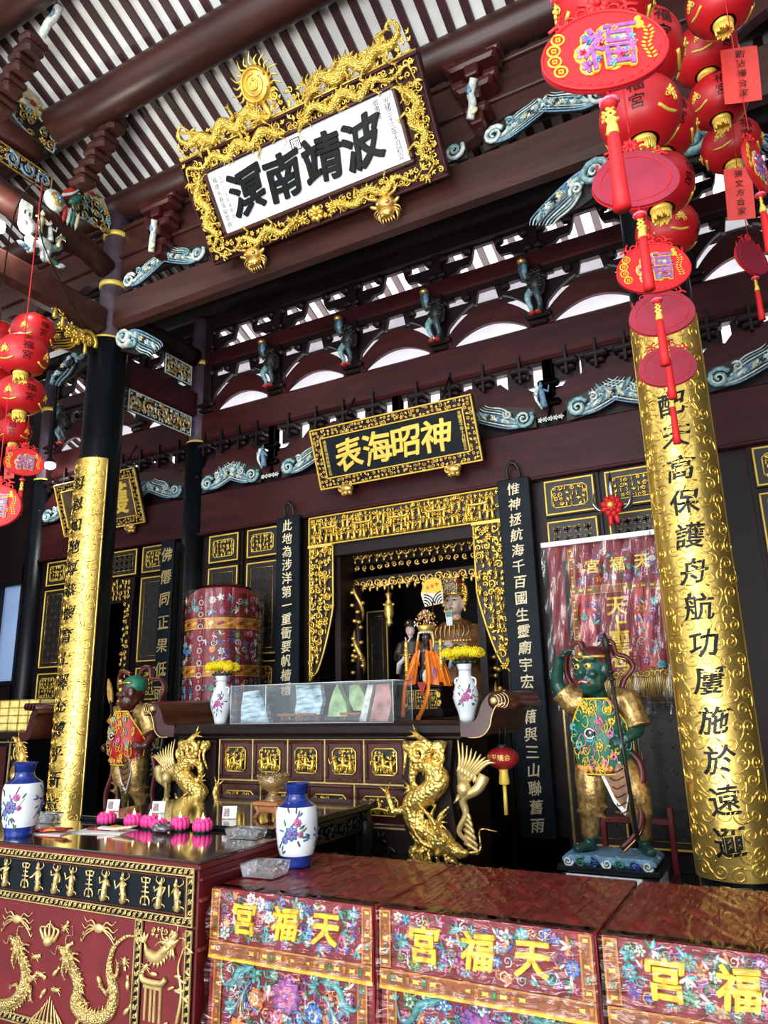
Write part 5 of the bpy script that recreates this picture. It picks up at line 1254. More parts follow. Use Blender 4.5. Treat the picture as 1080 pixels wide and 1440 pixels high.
# outer gilt frame
sf = thing('shrine_surround', 'gilt carved frame of tiny figures round the shrine opening', 'carved frame', (XC, YB, 1.9))
fr = wall_frame(0, YB-.07, 0); ox0, ox1 = -4.375, -2.165
b = MB(fr); b.m('carve_dark'); b.plate(ox0, 3.29, ox1, 3.615, -.04, 0); b.m('gold_paint'); b.border(ox0, 3.29, ox1, 3.615, .014, 0, .03, .005)
b.build('header_board', None, sf)
b = MB(fr); rng = random.Random(9)
for r in range(2):
    for k in range(30): b.figurine((ox0+.05+(ox1-ox0-.1)*(k+.5+rng.uniform(-.2, .2))/30, 3.31+.135*r), .145, .015+.012*(1-r), rng)
for k in range(5): c = ox0+.25+k*.43; b.curve([(c-.11, 3.50, .03), (c-.08, 3.475, .04), (c+.08, 3.475, .04), (c+.11, 3.50, .03)], .016, 5, 4, False); b.plate(c-.09, 3.40, c-.075, 3.47, .02, .04); b.plate(c+.075, 3.40, c+.09, 3.47, .02, .04)
carve(b, ox0+.02, 3.30, ox1-.02, 3.60, .055, 10, (2, 4, 1, 0), .008, .8, None, .7)
b.build('figure_relief', 'gold', sf)
for s, xe in ((1, ox0), (-1, ox1)):
    fj = frame((xe, YB-.07, 0), (s, 0, 0), (0, 0, 1), (0, -1, 0))
    def wdt(v): return .30*min(1, max(0.05, ((v-1.86)/.75)**.55)) if v > 1.88 else 0.01
    b = MB(fj); b.m('carve_dark'); vs = np.linspace(1.87, 3.30, 16)
    poly = [(0, v) for v in vs[::-1]]+[(wdt(v), v) for v in vs]; b.prism(poly if s > 0 else poly[::-1], -.04, 0)
    b.m('gold_paint'); b.tube([(wdt(v), v, .005) for v in vs], .010, 5, up=(0, 0, 1)); b.tube([(.008, v, .005) for v in vs], .010, 5, up=(0, 0, 1)); b.plate(0, 3.27, .31, 3.30, 0, .035); b.build('jamb_board', None, sf)
    b = MB(fj); rng = random.Random(20+s)
    ins = lambda x, y: x < wdt(y)-.02
    carve(b, .015, 1.9, .30, 3.27, .062, 30+s, (3, 4, 1, 4), .015, 1.15, ins); carve(b, .02, 1.9, .29, 3.26, .085, 40+s, (2, 4, 2, 4), .04, .9, ins, .9)
    b.build('figure_relief', 'gold', sf)
b = MB(wall_frame(0, YB-.02, 0)); b.plate(-4.08, 3.16, -2.46, 3.30, -.1, .03, .01); b.plate(-4.10, 1.5, -4.03, 3.2, -.3, -.02); b.plate(-2.50, 1.5, -2.43, 3.2, -.3, -.02); b.build('inner_architrave', 'maroon_dark', sf)
# inner shrine cornice: two rows of gilt curls
ic = thing('shrine_canopy', 'dark inner canopy with two rows of gilt curls above the goddess', 'canopy', (XC, 6.9, 3.0))
fr = wall_frame(0, 6.86, 0)
b = MB(fr); b.plate(-4.33, 3.12, -2.21, 3.62, -.06, 0); b.plate(-4.33, 2.91, -2.21, 2.97, -.06, .02, .008); b.plate(-4.33, 3.28, -2.21, 3.34, -.02, .10, .01); b.build('canopy_board', 'maroon_dark', ic)
for nm_, v0, v1, sd in (('curl_fringe', 3.04, 3.26, 50), ('curl_fringe', 2.84, 2.94, 51)):
    b = MB(fr); n = 22
    for k in range(n):
        u = -4.25+2.0*(k+.5)/n; b.spiral((u, v1-.05), .05, .016, k, 1.4, 1 if k % 2 else -1, 5, 11, .03); b.leaf((u, v1-.11), .07, .035, 1.57, .035); b.spiral((u+.03, v0+.03), .035, .012, k+2, 1.3, -1, 5, 9, .03)
    b.build(nm_, 'gold_old', ic)
b = MB(fr); b.m('red_cloth_dark'); b.sheet([[(u, v, .05+.01*math.sin(u*30)) for u in np.linspace(-4.3, -2.24, 40)] for v in (3.26, 3.34)]); b.build('red_valance', None, ic)
def twisted_post(label, x, y, z0, z1, r, seed):
    t_ = thing('dragon_post', label, 'post', (x, y, z0), 'gilt dragon posts in the shrine')
    b = MB(); b.tube([(x, y, z0), (x, y, z1)], r*.75, 10); b.build('post', 'maroon_dark', t_)
    b = MB(); n = 60; s = np.linspace(0, 1, n); b.tube([(x+r*.85*math.cos(q*15), y-r*.85*math.sin(q*15), z0+.03+(z1-z0-.06)*q) for q in s], .030*(1.1-.5*s), 6)
    rng = random.Random(seed)
    for k in range(26):
        a = rng.uniform(3.3, 6.1); z = z0+(z1-z0)*rng.random(); b.ball((x+r*1.15*math.cos(a), y+r*1.15*math.sin(a), z), (.03, .03, .022), 6, 4)
    b.build('dragon_coil', 'gold_old', t_)
twisted_post('gilt dragon post at the left of the shrine, before the small lattice door', -3.93, 6.72, 1.49, 2.86, .055, 1)
twisted_post('gilt dragon post at the right of the shrine, behind the altar vase', -2.40, 6.72, 1.49, 2.86, .05, 2)
ld = gilt_panel(None, 'inner_lattice_door', wall_frame(0, 7.6, 0), -4.32, 1.6, -4.02, 2.7, 5, 'diamond'); tag(ld, 'small gilt lattice door deep inside the shrine on the left', 'door')
for k, (x, lab) in enumerate(((-3.68, 'left of the goddess, above the attendant'), (-2.46, 'right of the goddess'))):
    t_ = thing('hanging_lamp', 'small gilt hanging lamp, '+lab, 'lamp', (x, 6.95, 2.45), 'gilt lamps flanking the goddess')
    b = MB(); b.lathe([(.01, 2.92), (.012, 2.80), (.04, 2.78), (.02, 2.72), (.05, 2.66), (.055, 2.56), (.03, 2.5), (.045, 2.46), (.0, 2.42)], (x, 6.95, 0), 12); b.build('lamp_body', 'gold_old', t_)
    b = MB()
    for q in range(6): b.ball((x+.055*math.cos(q), 6.95+.055*math.sin(q), 2.66), .016, 6, 4)
    b.build('finial', 'gold', t_)

def finger_hand(b, wrist, d, n, size, curl=.5, side=1):
    """palm with four fingers and a thumb; d points along the fingers, n out of the back of the hand"""
    d = np.array(d, float); d /= np.linalg.norm(d); n = np.array(n, float); n -= d*np.dot(n, d); n /= np.linalg.norm(n); t = np.cross(d, n)*side
    w = np.array(wrist, float); s = size
    b.tube([w-d*s*.1, w+d*s*.25, w+d*s*.5], [s*.17, s*.22, s*.22], 8, flat=.6, up=n)
    for k, (o, L) in enumerate(((-.17, .42), (-.055, .50), (.06, .47), (.165, .36))):
        p0 = w+d*s*.46+t*s*o; p1 = p0+(d*math.cos(curl*.6)-n*math.sin(curl*.6))*s*L*.5; p2 = p1+(d*math.cos(curl*1.7)-n*math.sin(curl*1.7))*s*L*.5
        b.tube([p0, p1, p2], [s*.068, s*.062, s*.05], 6)
    p0 = w+d*s*.15-t*s*.18; p1 = p0-t*s*.16+d*s*.15-n*s*.06; p2 = p1+d*s*.20-n*s*.12*curl
    b.tube([p0, p1, p2], [s*.08, s*.07, s*.055], 6)
# ---------- guardian generals
def guardian(name, label, skin, apron, aprontrim, cx, cy, zt, J, halberd_label, look, cap=None):
    t_ = thing(name, label, 'statue', (cx, cy, zt-.30))
    P = lambda k: np.array(J[k], float)
    # base block
    b = MB(); b.m('paint_blue' if skin == 'skin_green' else 'paint_teal')
    b.box((cx, cy, zt-.03), (.57, .38, .06), .022)
    b.m('paint_pale')
    for k in range(12):
        a = k*.55; b.ball((cx+.24*math.cos(a), cy+.15*math.sin(a), zt-.022), (.05, .04, .024), 7, 5)
    b.fr = wall_frame(cx, cy-.192, zt-.035)
    for k in range(7): b.m(('paint_pale', 'paint_green', 'cobalt')[k % 3]); b.spiral((-.24+.08*k, 0), .032, .009, k, 1.5, 1 if k % 2 else -1, 5, 12, .004)
    b.fr = None; b.m('black_lacquer'); b.box((cx, cy, zt-.075), (.63, .42, .035), .008); b.box((cx, cy, zt-.20), (.59, .38, .215), .008)
    b.m('porcelain'); b.box((cx-.03, cy-.192, zt-.165), (.46, .006, .12)); b.box((cx+.297, cy, zt-.165), (.006, .28, .12))
    b.fr = wall_frame(cx-.03, cy-.196, zt-.165); b.m('china_blue')
    for k in range(6): b.spiral((-.13+.052*k, 0), .035, .004, k, 1.6, 1 if k % 2 else -1, 4, 14, 0)
    b.build('plinth', None, t_)
    # body: head, neck, torso, arms, legs in one skin
    b = MB(); hd = P('head'); nk = (P('shL')+P('shR'))/2
    b.tube([P('hip')-(0, 0, .02), P('hip')+(0, 0, .08), (P('hip')+nk)/2, nk-(0, 0, .02), nk+(0, 0, .02)], [.10, .115, .12, .115, .07], 12)
    b.tube([nk-(0, 0, .03), (nk+hd)/2-(0, 0, .02), hd], [.065, .058, .05], 10)
    lk = np.array([math.sin(look), -math.cos(look), 0]); sd = np.array([math.cos(look), math.sin(look), 0]); up = np.array([0, 0, 1.0])
    rot = np.stack([sd, -lk, up], 1); W_ = lambda x, y, z: hd+sd*x+lk*y+up*z
    HF = lambda p: hd+(p-hd)*1.17
    b.fr = HF; b.ball(hd+up*.02, (.092, .098, .115), 14, 10, rot); b.ball(W_(0, .03, -.065), (.075, .078, .07), 12, 8, rot); b.ball(W_(0, .055, -.10), (.042, .045, .035), 9, 6, rot)
    b.ball(W_(0, .10, -.012), (.026, .032, .026), 8, 6, rot); b.tube([W_(0, .078, .045), W_(0, .108, -.005)], [.012, .02], 6)
    for s in (-1, 1):
        b.ball(W_(s*.052, .075, -.022), (.028, .025, .022), 8, 6, rot); b.ball(W_(s*.097, .0, .0), (.014, .03, .045), 7, 6, rot)
        b.tube([W_(s*.012, .095, .05), W_(s*.045, .092, .068), W_(s*.078, .07, .058)], [.012, .015, .009], 6)
        b.tube([W_(s*.02, .085, -.062), W_(s*.055, .07, -.075)], [.010, .008], 5)
    b.fr = None
    for s, a in ((-1, 'L'), (1, 'R')):
        b.tube(catmull([P('sh'+a), P('el'+a), P('ha'+a)], 5), np.interp(np.linspace(0, 1, 11), [0, .25, .5, .65, 1], [.062, .060, .046, .046, .031]), 9)
        finger_hand(b, P('ha'+a), J['dir'+a], J['nor'+a], .15, J['curl'+a], s)
        b.tube(catmull([P('hip')+(s*.05, 0, 0), P('kn'+a), P('ft'+a)+(0, 0, .06)], 5), np.interp(np.linspace(0, 1, 11), [0, .3, .5, .65, 1], [.09, .08, .058, .056, .04]), 9)
        f = P('ft'+a); fd = np.array(J['toe'+a], float); b.tube([f-fd*.03+(0, 0, .03), f+fd*.05+(0, 0, .032), f+fd*.13+(0, 0, .022)], [.036, .04, .03], 8, flat=.75)
    body = fused(b, 'body', skin, t_, .0085, 3)
    # face details
    b = MB(HF)
    for s in (-1, 1):
        b.m('gold_paint'); b.ball(W_(s*.038, .088, .024), (.023, .014, .017), 9, 6, rot); b.m('ink'); b.ball(W_(s*.036, .099, .022), .0085, 7, 5)
        b.m('gold_old'); b.tube([W_(s*.012, .106, .052), W_(s*.04, .104, .075), W_(s*.082, .08, .068)], [.005, .008, .004], 5)
    b.m('robe_red'); b.tube([W_(-.045, .088, -.072), W_(0, .112, -.055), W_(.045, .088, -.072)], [.006, .010, .006], 6); b.m('paper'); b.tube([W_(-.03, .10, -.066), W_(0, .116, -.058), W_(.03, .10, -.066)], .005, 5)
    b.build('face_paint', None, body)
    # hair / cap
    b = MB(HF); b.m('sash_maroon' if not cap else cap); b.ball(hd+up*.055-lk*.015, (.098, .10, .085), 14, 8, rot)
    b.m('sash_maroon'); 
    for k in range(8): a = k*.33-.2; b.curve([W_(.10*math.cos(a+2), -.03+.02*math.sin(k), .03-.02*k*.2), W_(.11*math.cos(a+2.0), -.06, -.08), W_(.10*math.cos(a+2.0), -.03, -.20)], .022, 6, 4)
    b.m('gold_old'); b.tube([W_(.10*math.cos(a), .09*math.sin(a), .075) for a in np.linspace(.0, 3.14, 12)], .009, 6); b.ball(W_(0, .10, .09), .018, 8, 6); b.build('headdress', None, t_)
    # trousers, jacket, apron, flap
    for a in 'LR':
        s = -1 if a == 'L' else 1; b = MB(); k_, f_ = P('kn'+a), P('ft'+a); h_ = P('hip')+(s*.055, 0, .03)
        b.tube(catmull([h_, (h_+k_)/2+(s*.015, -.02, 0), k_+(0, -.01, .0), (k_+f_)/2+(0, 0, .04), f_+(0, 0, .085)], 4), np.interp(np.linspace(0, 1, 17), [0, .2, .45, .55, .65, .72, 1], [.10, .115, .095, .082, .088, .066, .052]), 12)
        for q in (.50, .62): c = h_+(f_-h_)*q; b.tube([c+np.array([.10*math.cos(t), .10*math.sin(t), -.02*math.sin(t*1.0)-.02*math.cos(t)]) for t in np.linspace(0, 6.28, 16)], .012, 6)
        fused(b, 'trouser_leg', 'robe_gold', t_, .011, 3)
    b = MB(); hp = P('hip')
    b.tube([hp+(0, .01, .03), (hp+nk)/2+(0, .01, 0), nk-(0, -.01, .06), nk+(0, .005, .0)], [.135, .145, .145, .095], 14)
    for a in 'LR':
        e = P('sh'+a)+(P('el'+a)-P('sh'+a))*(.95 if a == 'R' else .55); b.tube([nk+(P('sh'+a)-nk)*.5, P('sh'+a), e], [.10, .098, .085], 10); b.tube([e-(P('el'+a)-P('sh'+a))*.05, e+(P('el'+a)-P('sh'+a))*.08], [.088, .098], 12)
    fused(b, 'jacket', 'robe_gold', t_, .012, 4)
    # apron wraps the front of the torso
    top, bot = nk+(0, 0, .02), hp-(0, 0, .06); b = MB(); rows = []
    for q in np.linspace(0, 1, 14):
        c = top+(bot-top)*q; w_ = .55+1.0*min(1, q*1.8); R = .150+.035*math.sin(q*PI)+.01*q
        rows.append([(c[0]+R*1.02*math.sin(a)+0.0, c[1]-R*math.cos(a)-.012, c[2]) for a in np.linspace(-w_, w_, 22)])
    b.m(apron); b.sheet(rows); ap = b.build('apron', None, t_)
    b = MB(); b.m(aprontrim)
    for rr in (rows[0], rows[-1], [r[0] for r in rows], [r[-1] for r in rows]): b.tube([(p[0], p[1]-.004, p[2]) for p in rr], .006, 5)
    rng = random.Random(int(cx*-100))
    Rw = np.array(rows)
    def on(i, j): return Rw[min(13, max(0, int(i)))][min(21, max(0, int(j)))]+np.array([0, -.005, 0])
    for k in range(60):
        i, j = rng.randint(1, 12), rng.randint(2, 19); p = on(i, j); b.m(rng.choice((aprontrim, 'silk_yellow', 'silk_pink', aprontrim, 'silk_teal')))
        q = [p+np.array([.022*math.cos(a*2.4+k), -.004, .03*math.sin(a*3+k)+.012*a]) for a in np.linspace(-1, 1, 9)]; b.tube(q, .0035, 4)
        if k % 4 == 0:
            for a in range(5): b.ball(p+np.array([.014*math.cos(a*1.26), -.004, .014*math.sin(a*1.26)]), (.009, .004, .009), 6, 4)
    p = on(6, 9); b.m('ink'); b.ball(p, (.036, .008, .036), 12, 6); b.m('silk_white'); b.tube([p+np.array([.03*math.cos(a), -.009, .03*math.sin(a)]) for a in np.linspace(.4, 5.8, 16)], .005, 5); b.ball(p+np.array([.005, -.01, .005]), .010, 6, 4)
    b.m('silk_orange'); 
    for k in range(9): p = on(12, 4+1.6*k); b.ball(p, (.022, .008, .018), 7, 5)
    b.build('apron_embroidery', None, ap)
    b = MB(); h0 = hp+(.06, -.15, -.03); pts = [h0+(-.09, 0, .02), h0+(.06, .02, .05), h0+(.11, .03, -.10), h0+(.06, .01, -.27), h0+(.0, -.01, -.20)]
    b.m('silk_white'); b.fr = frame((0, h0[1], 0), (1, 0, 0), (0, 0, 1), (0, -1, 0)); b.prism([(p[0], p[2]) for p in pts][::-1], -.012, .0)
    b.m('robe_brown'); c = sum(pts)/5; b.prism([(c[0]+(p[0]-c[0])*.84+.008, c[2]+(p[2]-c[2])*.84+.012) for p in pts][::-1], 0, .006)
    for k in range(6): b.m('ink'); b.curve([(c[0]-.05+.01*k, c[2]+.10-.05*k, .008), (c[0]+.0, c[2]+.085-.05*k, .009), (c[0]+.05, c[2]+.11-.05*k, .008)], .0035, 4, 3, False)
    b.build('waist_flap', None, t_)
    b = MB(); b.tube([hp+np.array([.165*math.cos(a), .15*math.sin(a)-.01, -.05+.02*math.cos(a)]) for a in np.linspace(0, 6.28, 24)], .018, 6); b.build('belt', 'sash_maroon', t_)
    for path in J['ribbons']:
        b = MB(); q = catmull([np.array(p, float) for p in path], 6); b.m('sash_maroon'); b.tube(q, .032, 8, flat=.6)
        b.m('gold_old'); b.tube(q+np.array([.0, -.014, .012]), .006, 5); b.tube(q+np.array([.004, -.016, -.014]), .005, 5); b.build('ribbon', None, t_)
    # weapon
    w0, w1 = np.array(J['pole'][0], float), np.array(J['pole'][1], float); hl = thing('halberd', halberd_label, 'weapon', tuple(w0))
    b = MB(); b.tube([w0, w1], .013, 8); 
    for q in (.80, .84): c = w0+(w1-w0)*q; b.tube([c, c+(w1-w0)*.012], .022, 8)
    b.build('shaft', 'iron', hl)
    d = (w1-w0)/np.linalg.norm(w1-w0); b = MB()
    if J.get('blade') == 'leaf': b.fr = frame(w1, np.cross(d, (0, 1, 0)), d, (0, -1, 0)); b.prism([(-.02, -.02), (.02, -.02), (.036, .07), (.03, .13), (.008, .21), (-.02, .15), (-.03, .06)], -.008, .008); b.build('blade', 'gold_old', hl)
    else: b.tube([w1-d*.06, w1+d*.02, w1+d*.07], [.020, .024, .004], 8); b.build('blade', 'iron', hl)
    return t_
yG = 5.1
def G(px, py, dy=0.0): return tuple(at(px, py, yG+dy)*1.0)
cR = at(862, 1198, yG); zR = cR[2]-.0
JR = dict(head=G(834, 943, -.05), shL=G(806, 988), shR=G(882, 985), hip=G(852, 1072), elL=G(784, 962, .0), haL=G(787, 925, -.06), elR=G(897, 1022, -.03), haR=G(878, 1040, -.17),
          knL=G(833, 1120, -.05), knR=G(897, 1125, -.04), ftL=(at(832, 1190, yG)[0], yG-.02, zR), ftR=(at(905, 1190, yG)[0], yG+.02, zR),
          toeL=(-.6, -.8, 0), toeR=(.5, -.8, 0), dirL=(.75, -.3, .55), norL=(0, -.3, 1), dirR=(-.9, -.35, -.25), norR=(0, -.9, .4), curlL=.35, curlR=1.1,
          pole=(G(897, 1182, -.20), G(852, 905, -.17)),
          ribbons=[[G(812, 975, .06), G(797, 945, .07), G(800, 915, .05), G(815, 903, .03), G(824, 922, .03)], [G(824, 935, .04), G(840, 915, .03), G(858, 902, .03), G(866, 920, .05), G(880, 925, .06), G(890, 938, .05), G(878, 955, .05), G(872, 975, .05)],
                   [G(885, 1055, -.05), G(900, 1072, -.06), G(904, 1095, -.08), G(896, 1120, -.09), G(903, 1145, -.10), G(898, 1170, -.12), G(875, 1195, -.17)], [G(825, 1070, -.08), G(819, 1100, -.04), G(820, 1140, -.0), G(824, 1180, .02)]])
guardian('guardian_statue', 'green-skinned guardian statue with green apron, hand raised to its brow', 'skin_green', 'robe_green', 'silk_yellow', cR[0], yG, zR, JR, 'dark halberd held by the green-skinned guardian', -.45)
cL = at(185, 1150, yG); zL = zR
JL = dict(head=G(187, 974, -.05), shL=G(170, 1003), shR=G(206, 1003), hip=G(184, 1064), elL=G(158, 1028, -.02), haL=G(156, 1046, -.10), elR=G(214, 1030, .0), haR=G(204, 1050, -.10),
          knL=G(176, 1100, -.06), knR=G(192, 1100, -.03), ftL=(at(172, 1138, yG)[0], yG-.03, zL), ftR=(at(198, 1138, yG)[0], yG+.02, zL),
          toeL=(-.7, -.7, 0), toeR=(.4, -.9, 0), dirL=(-.3, -.7, -.3), norL=(-.9, 0, .3), dirR=(-.6, -.6, .1), norR=(.5, -.8, 0), curlL=1.2, curlR=.6, blade='leaf',
          pole=(G(170, 1145, -.14), G(156, 985, -.14)),
          ribbons=[[G(176, 985, .06), G(168, 965, .06), G(172, 945, .05), G(184, 948, .04)], [G(196, 958, .05), G(202, 940, .05), G(212, 940, .05), G(214, 955, .05), G(226, 955, .05), G(232, 968, .05), G(226, 985, .05), G(224, 995, .05)],
                   [G(160, 1065, -.05), G(158, 1090, -.06), G(150, 1115, -.07), G(149, 1140, -.07)], [G(215, 1060, .0), G(219, 1085, 0), G(215, 1115, 0), G(218, 1140, 0)]])
guardian('guardian_statue', 'red guardian statue with green cap and red apron, beside the left gold couplet', 'skin_red', 'robe_red', 'silk_yellow', cL[0], yG, zL, JL, 'spear with a gilt leaf blade held by the red guardian', -.9, 'robe_green')
for x, nm_ in ((cR[0], 'green-skinned'), (cL[0], 'red')):
    b = MB(); b.box((x, yG, (zR-.305)/2), (.58, .42, zR-.305), .01); tag(b.build('statue_stand', 'black_lacquer'), 'black stand under the %s guardian statue' % nm_, 'stand')

# ---------- seated goddess
mz = thing('goddess_statue', 'large pale-faced goddess statue with bead-curtain crown and brown robe, inside the shrine', 'statue', (-2.90, 7.05, 1.5))
hd = at(639, 848, 7.0); hd = np.array([hd[0], 7.0, hd[2]])
b = MB(); b.ball(hd, (.118, .12, .165), 18, 14); b.ball(hd+(0, -.045, -.06), (.092, .075, .085), 14, 10); b.ball(hd+(0, -.085, -.115), (.04, .035, .03), 8, 6)
b.tube([hd+(0, -.112, .035), hd+(0, -.135, -.025)], [.010, .018], 6); b.ball(hd+(0, -.132, -.03), (.023, .018, .014), 8, 6)
for s in (-1, 1): b.ball(hd+(s*.12, .0, -.02), (.018, .03, .06), 8, 6); b.ball(hd+(s*.055, -.085, -.045), (.036, .03, .035), 8, 6)
b.ball(hd+(0, -.115, -.075), (.028, .014, .014), 8, 6)
b.tube([hd+(0, .01, -.10), hd+(0, .03, -.22)], [.065, .075], 12)
b.tube([hd+(0, .05, -.25), hd+(0, .05, -.62), hd+(0, .03, -1.05)], [.14, .17, .22], 12)
for s in (-1, 1):
    b.tube(catmull([hd+(s*.20, .03, -.30), hd+(s*.27, -.06, -.52), hd+(s*.07, -.24, -.56)], 5), np.interp(np.linspace(0, 1, 11), [0, 1], [.07, .035]), 8); finger_hand(b, hd+(s*.07, -.24, -.55), (-s*.5, -.3, .5), (s*.6, -.6, 0), .14, .9, s)
body = fused(b, 'body', 'skin_pale', mz, .010, 3)
b = MB()
for s in (-1, 1):
    b.m('ink'); b.tube([hd+(s*.018, -.117, .022), hd+(s*.045, -.113, .030), hd+(s*.076, -.094, .022)], [.003, .0055, .003], 5)
    b.tube([hd+(s*.016, -.116, .060), hd+(s*.045, -.110, .078), hd+(s*.085, -.085, .062)], [.003, .005, .002], 5); b.ball(hd+(s*.047, -.112, .020), (.011, .005, .007), 7, 5)
b.m('paint_red'); b.ball(hd+(0, -.128, -.070), (.020, .007, .007), 8, 5); b.ball(hd+(0, -.126, -.080), (.016, .007, .006), 8, 5); b.build('face_paint', None, body)
b = MB(); b.m('robe_dark'); b.ball(hd+(0, .035, .05), (.128, .12, .15), 14, 10); b.build('hair', None, mz)
cr = thing if False else None
b = MB(); b.m('gold'); b.tube([hd+np.array([.128*math.cos(a), .125*math.sin(a)+.01, .105]) for a in np.linspace(0, 6.28, 30)], .02, 7)
for s in (-1, 1):
    b.curve([hd+(s*.13, .0, .0), hd+(s*.16, .01, .10), hd+(s*.15, .02, .20), hd+(s*.10, .02, .26)], .035, 7, 5)
    for k in range(7): b.ball(hd+(s*(.14+.02*math.sin(k)), .0, -.02+.04*k), (.03, .04, .026), 7, 5)
    b.ball(hd+(s*.135, .0, -.09), (.018, .018, .03), 7, 5)
b.m('robe_gold'); b.box(hd+(0, .02, .20), (.25, .22, .17), .04); b.m('robe_red'); b.ball(hd+(.06, -.05, .25), (.07, .06, .05), 8, 6)
b.m('gold'); b.box(hd+(0, -.03, .275), (.26, .34, .022), .006); b.build('crown', None, mz)
b = MB()
for i in range(11):
    for j in range(10): b.m('paper' if (i+j) % 3 else 'gold_pale'); b.ball(hd+(-.12+.024*i, -.19, .262-.017*j), .0075, 5, 4)
b.build('bead_curtain', None, mz)
# robe: broad shoulders flowing to the lap, sleeves folded in front
b = MB(); sh = hd+(0, .03, -.24)
b.lathe([(0, .03), (.085, .045), (.20, .0), (.29, -.10), (.32, -.28), (.33, -.50), (.40, -.70), (.43, -1.00), (.42, -1.12), (0, -1.12)], tuple(sh), 30, sy=.72)
for s in (-1, 1): b.tube(catmull([sh+(s*.24, 0, -.08), sh+(s*.33, -.12, -.32), sh+(s*.20, -.29, -.42), sh+(s*.06, -.33, -.37)], 5), np.interp(np.linspace(0, 1, 16), [0, .4, 1], [.10, .13, .10]), 12)
fused(b, 'robe', 'robe_brown', mz, .014, 3)
b = MB(); b.m('gold_old')
for a in np.linspace(-1, 1, 9): b.curve([sh+(.22*a, -.16-.04*math.cos(a), -.02-.05*abs(a)), sh+(.25*a, -.22, -.12), sh+(.22*a, -.24, -.20)], .012, 5, 4)
b.tube([sh+np.array([.095*math.cos(a), .075*math.sin(a), .035]) for a in np.linspace(0, 6.28, 20)], .014, 6)
b.build('collar_embroidery', None, mz); b = MB(); b.m('gold_old')
for k in range(14): b.ball(sh+(-.24+.037*k, -.225+.0012*(k-6.5)**2, -.235), (.024, .012, .02), 6, 4)
b.build('robe_band', None, mz)
b = MB(); b.m('grey_blue_cloth'); lap = sh+(-.13, -.36, -.40)
b.ball(lap, (.20, .10, .13), 18, 10)
for k in range(4): b.tube([lap+np.array([(.19-.035*k)*math.cos(a), -.08-.012*k, (.12-.03*k)*math.sin(a)]) for a in np.linspace(3.3, 6.1, 14)], .012, 6)
b.m('porcelain'); b.tube([lap+(.20, -.03, .06), lap+(.23, -.05, -.06), lap+(.20, -.05, -.17)], [.04, .055, .05], 8, flat=.5); b.build('sleeve', None, mz)
tb_ = MB(); c = at(632, 868, 6.55); tb_.fr = frame((c[0], 6.55, c[2]), (1, 0, 0), (0, 0, 1), (0, -1, 0)); tb_.m('teal_fan'); tb_.prism([(-.035, -.0), (.035, -.0), (.035, .06), (.0, .075), (-.035, .06)], -.008, .008); tb_.m('porcelain'); tb_.prism([(-.03, -.08), (.03, -.08), (.035, 0), (-.0, .02), (-.035, 0)], -.007, .007); tb_.m('gold_pale'); tb_.border(-.036, -.0, .036, .062, .004, .0, .01)
tag(tb_.build('court_tablet', None), 'small teal and white tablet held up before the goddess', 'tablet')
mz.scale = (.84, .84, .84); mz.location = tuple(hd+.84*(np.array([-2.90, 7.05, 1.5])-hd))
zp = mz.location[2]; b = MB(); b.box((hd[0], 7.08, (1.49+zp)/2), (.56, .40, zp-1.49), .01); tag(b.build('goddess_pedestal', 'maroon_dark'), 'dark block seat under the large pale-faced goddess', 'seat')
# palm fan, yellow above, white waves below
fn = thing('ritual_fan', 'round fan with yellow top and black and white waves, left of the goddess', 'fan', tuple(at(607, 905, 6.6)))
c = at(608, 833, 6.6); fr = frame((c[0], 6.6, c[2]), (.72, 0, .08), (-.08, 0, .80), (0, -.72, 0))
b = MB(fr); b.m('gold_paint'); b.prism([(-.14, -.16), (.14, -.16), (.16, .0), (.15, .13), (.05, .18), (-.08, .17), (-.13, .12), (-.18, .0)], -.012, -.004)
b.m('silk_yellow'); b.prism([(-.17, .03), (.155, -.02), (.15, .13), (.05, .175), (-.08, .165), (-.125, .11)], -.004, .002)
b.m('silk_white'); b.prism([(-.14, -.155), (.14, -.155), (.155, -.02), (.05, -.03), (-.05, .0), (-.17, .03)], -.004, .004)
for q in range(4):
    for (x, s) in ((-.14, 1), (.14, -1)): b.m('ink'); b.tube([(x+(.05+.035*q)*math.cos(a)*1, -.165+(.05+.035*q)*math.sin(a), .006) for a in np.linspace(.15, 1.5, 8) if True] if s > 0 else [(x-(.05+.035*q)*math.cos(a), -.165+(.05+.035*q)*math.sin(a), .006) for a in np.linspace(.15, 1.5, 8)], .0075, 5, up=(0, 0, 1))
b.m('silk_orange'); 
for q in range(3): b.rosette((-.06+.07*q, .07+.01*q), .03, .004, 5)
b.build('fan_face', None, fn); b = MB(); b.tube([c-(0, 0, .10), c-(.01, 0, .45)], .009, 8); b.build('handle', 'maroon', fn)
# attendant behind
at_ = thing('attendant_statue', 'small attendant statue with black hat and dark robe, left of the goddess', 'statue', (-3.40, 6.9, 1.5))
hd = at(577, 886, 6.9); hd = np.array([hd[0], 6.9, hd[2]])
b = MB(); b.ball(hd, (.062, .062, .085), 14, 10); b.ball(hd+(0, -.02, -.04), (.045, .04, .04), 8, 6); b.ball(hd+(0, -.065, -.008), (.011, .014, .014), 6, 5)
b.tube([hd-(0, 0, .05), hd-(0, 0, .14)], [.032, .04], 8); b.tube([hd-(0, 0, .14), hd-(0, 0, .40), hd-(0, 0, .95)], [.09, .11, .12], 10)
for s in (-1, 1): b.tube([hd+(s*.11, 0, -.17), hd+(s*.16, -.03, -.33), hd+(s*.03, -.14, -.36)], [.04, .035, .022], 8); finger_hand(b, hd+(s*.03, -.14, -.36), (-s*.7, -.4, .1), (s*.3, -.8, .2), .09, .9, s)
body = fused(b, 'body', 'skin_pale', at_, .007, 3)
b = MB(); b.m('ink')
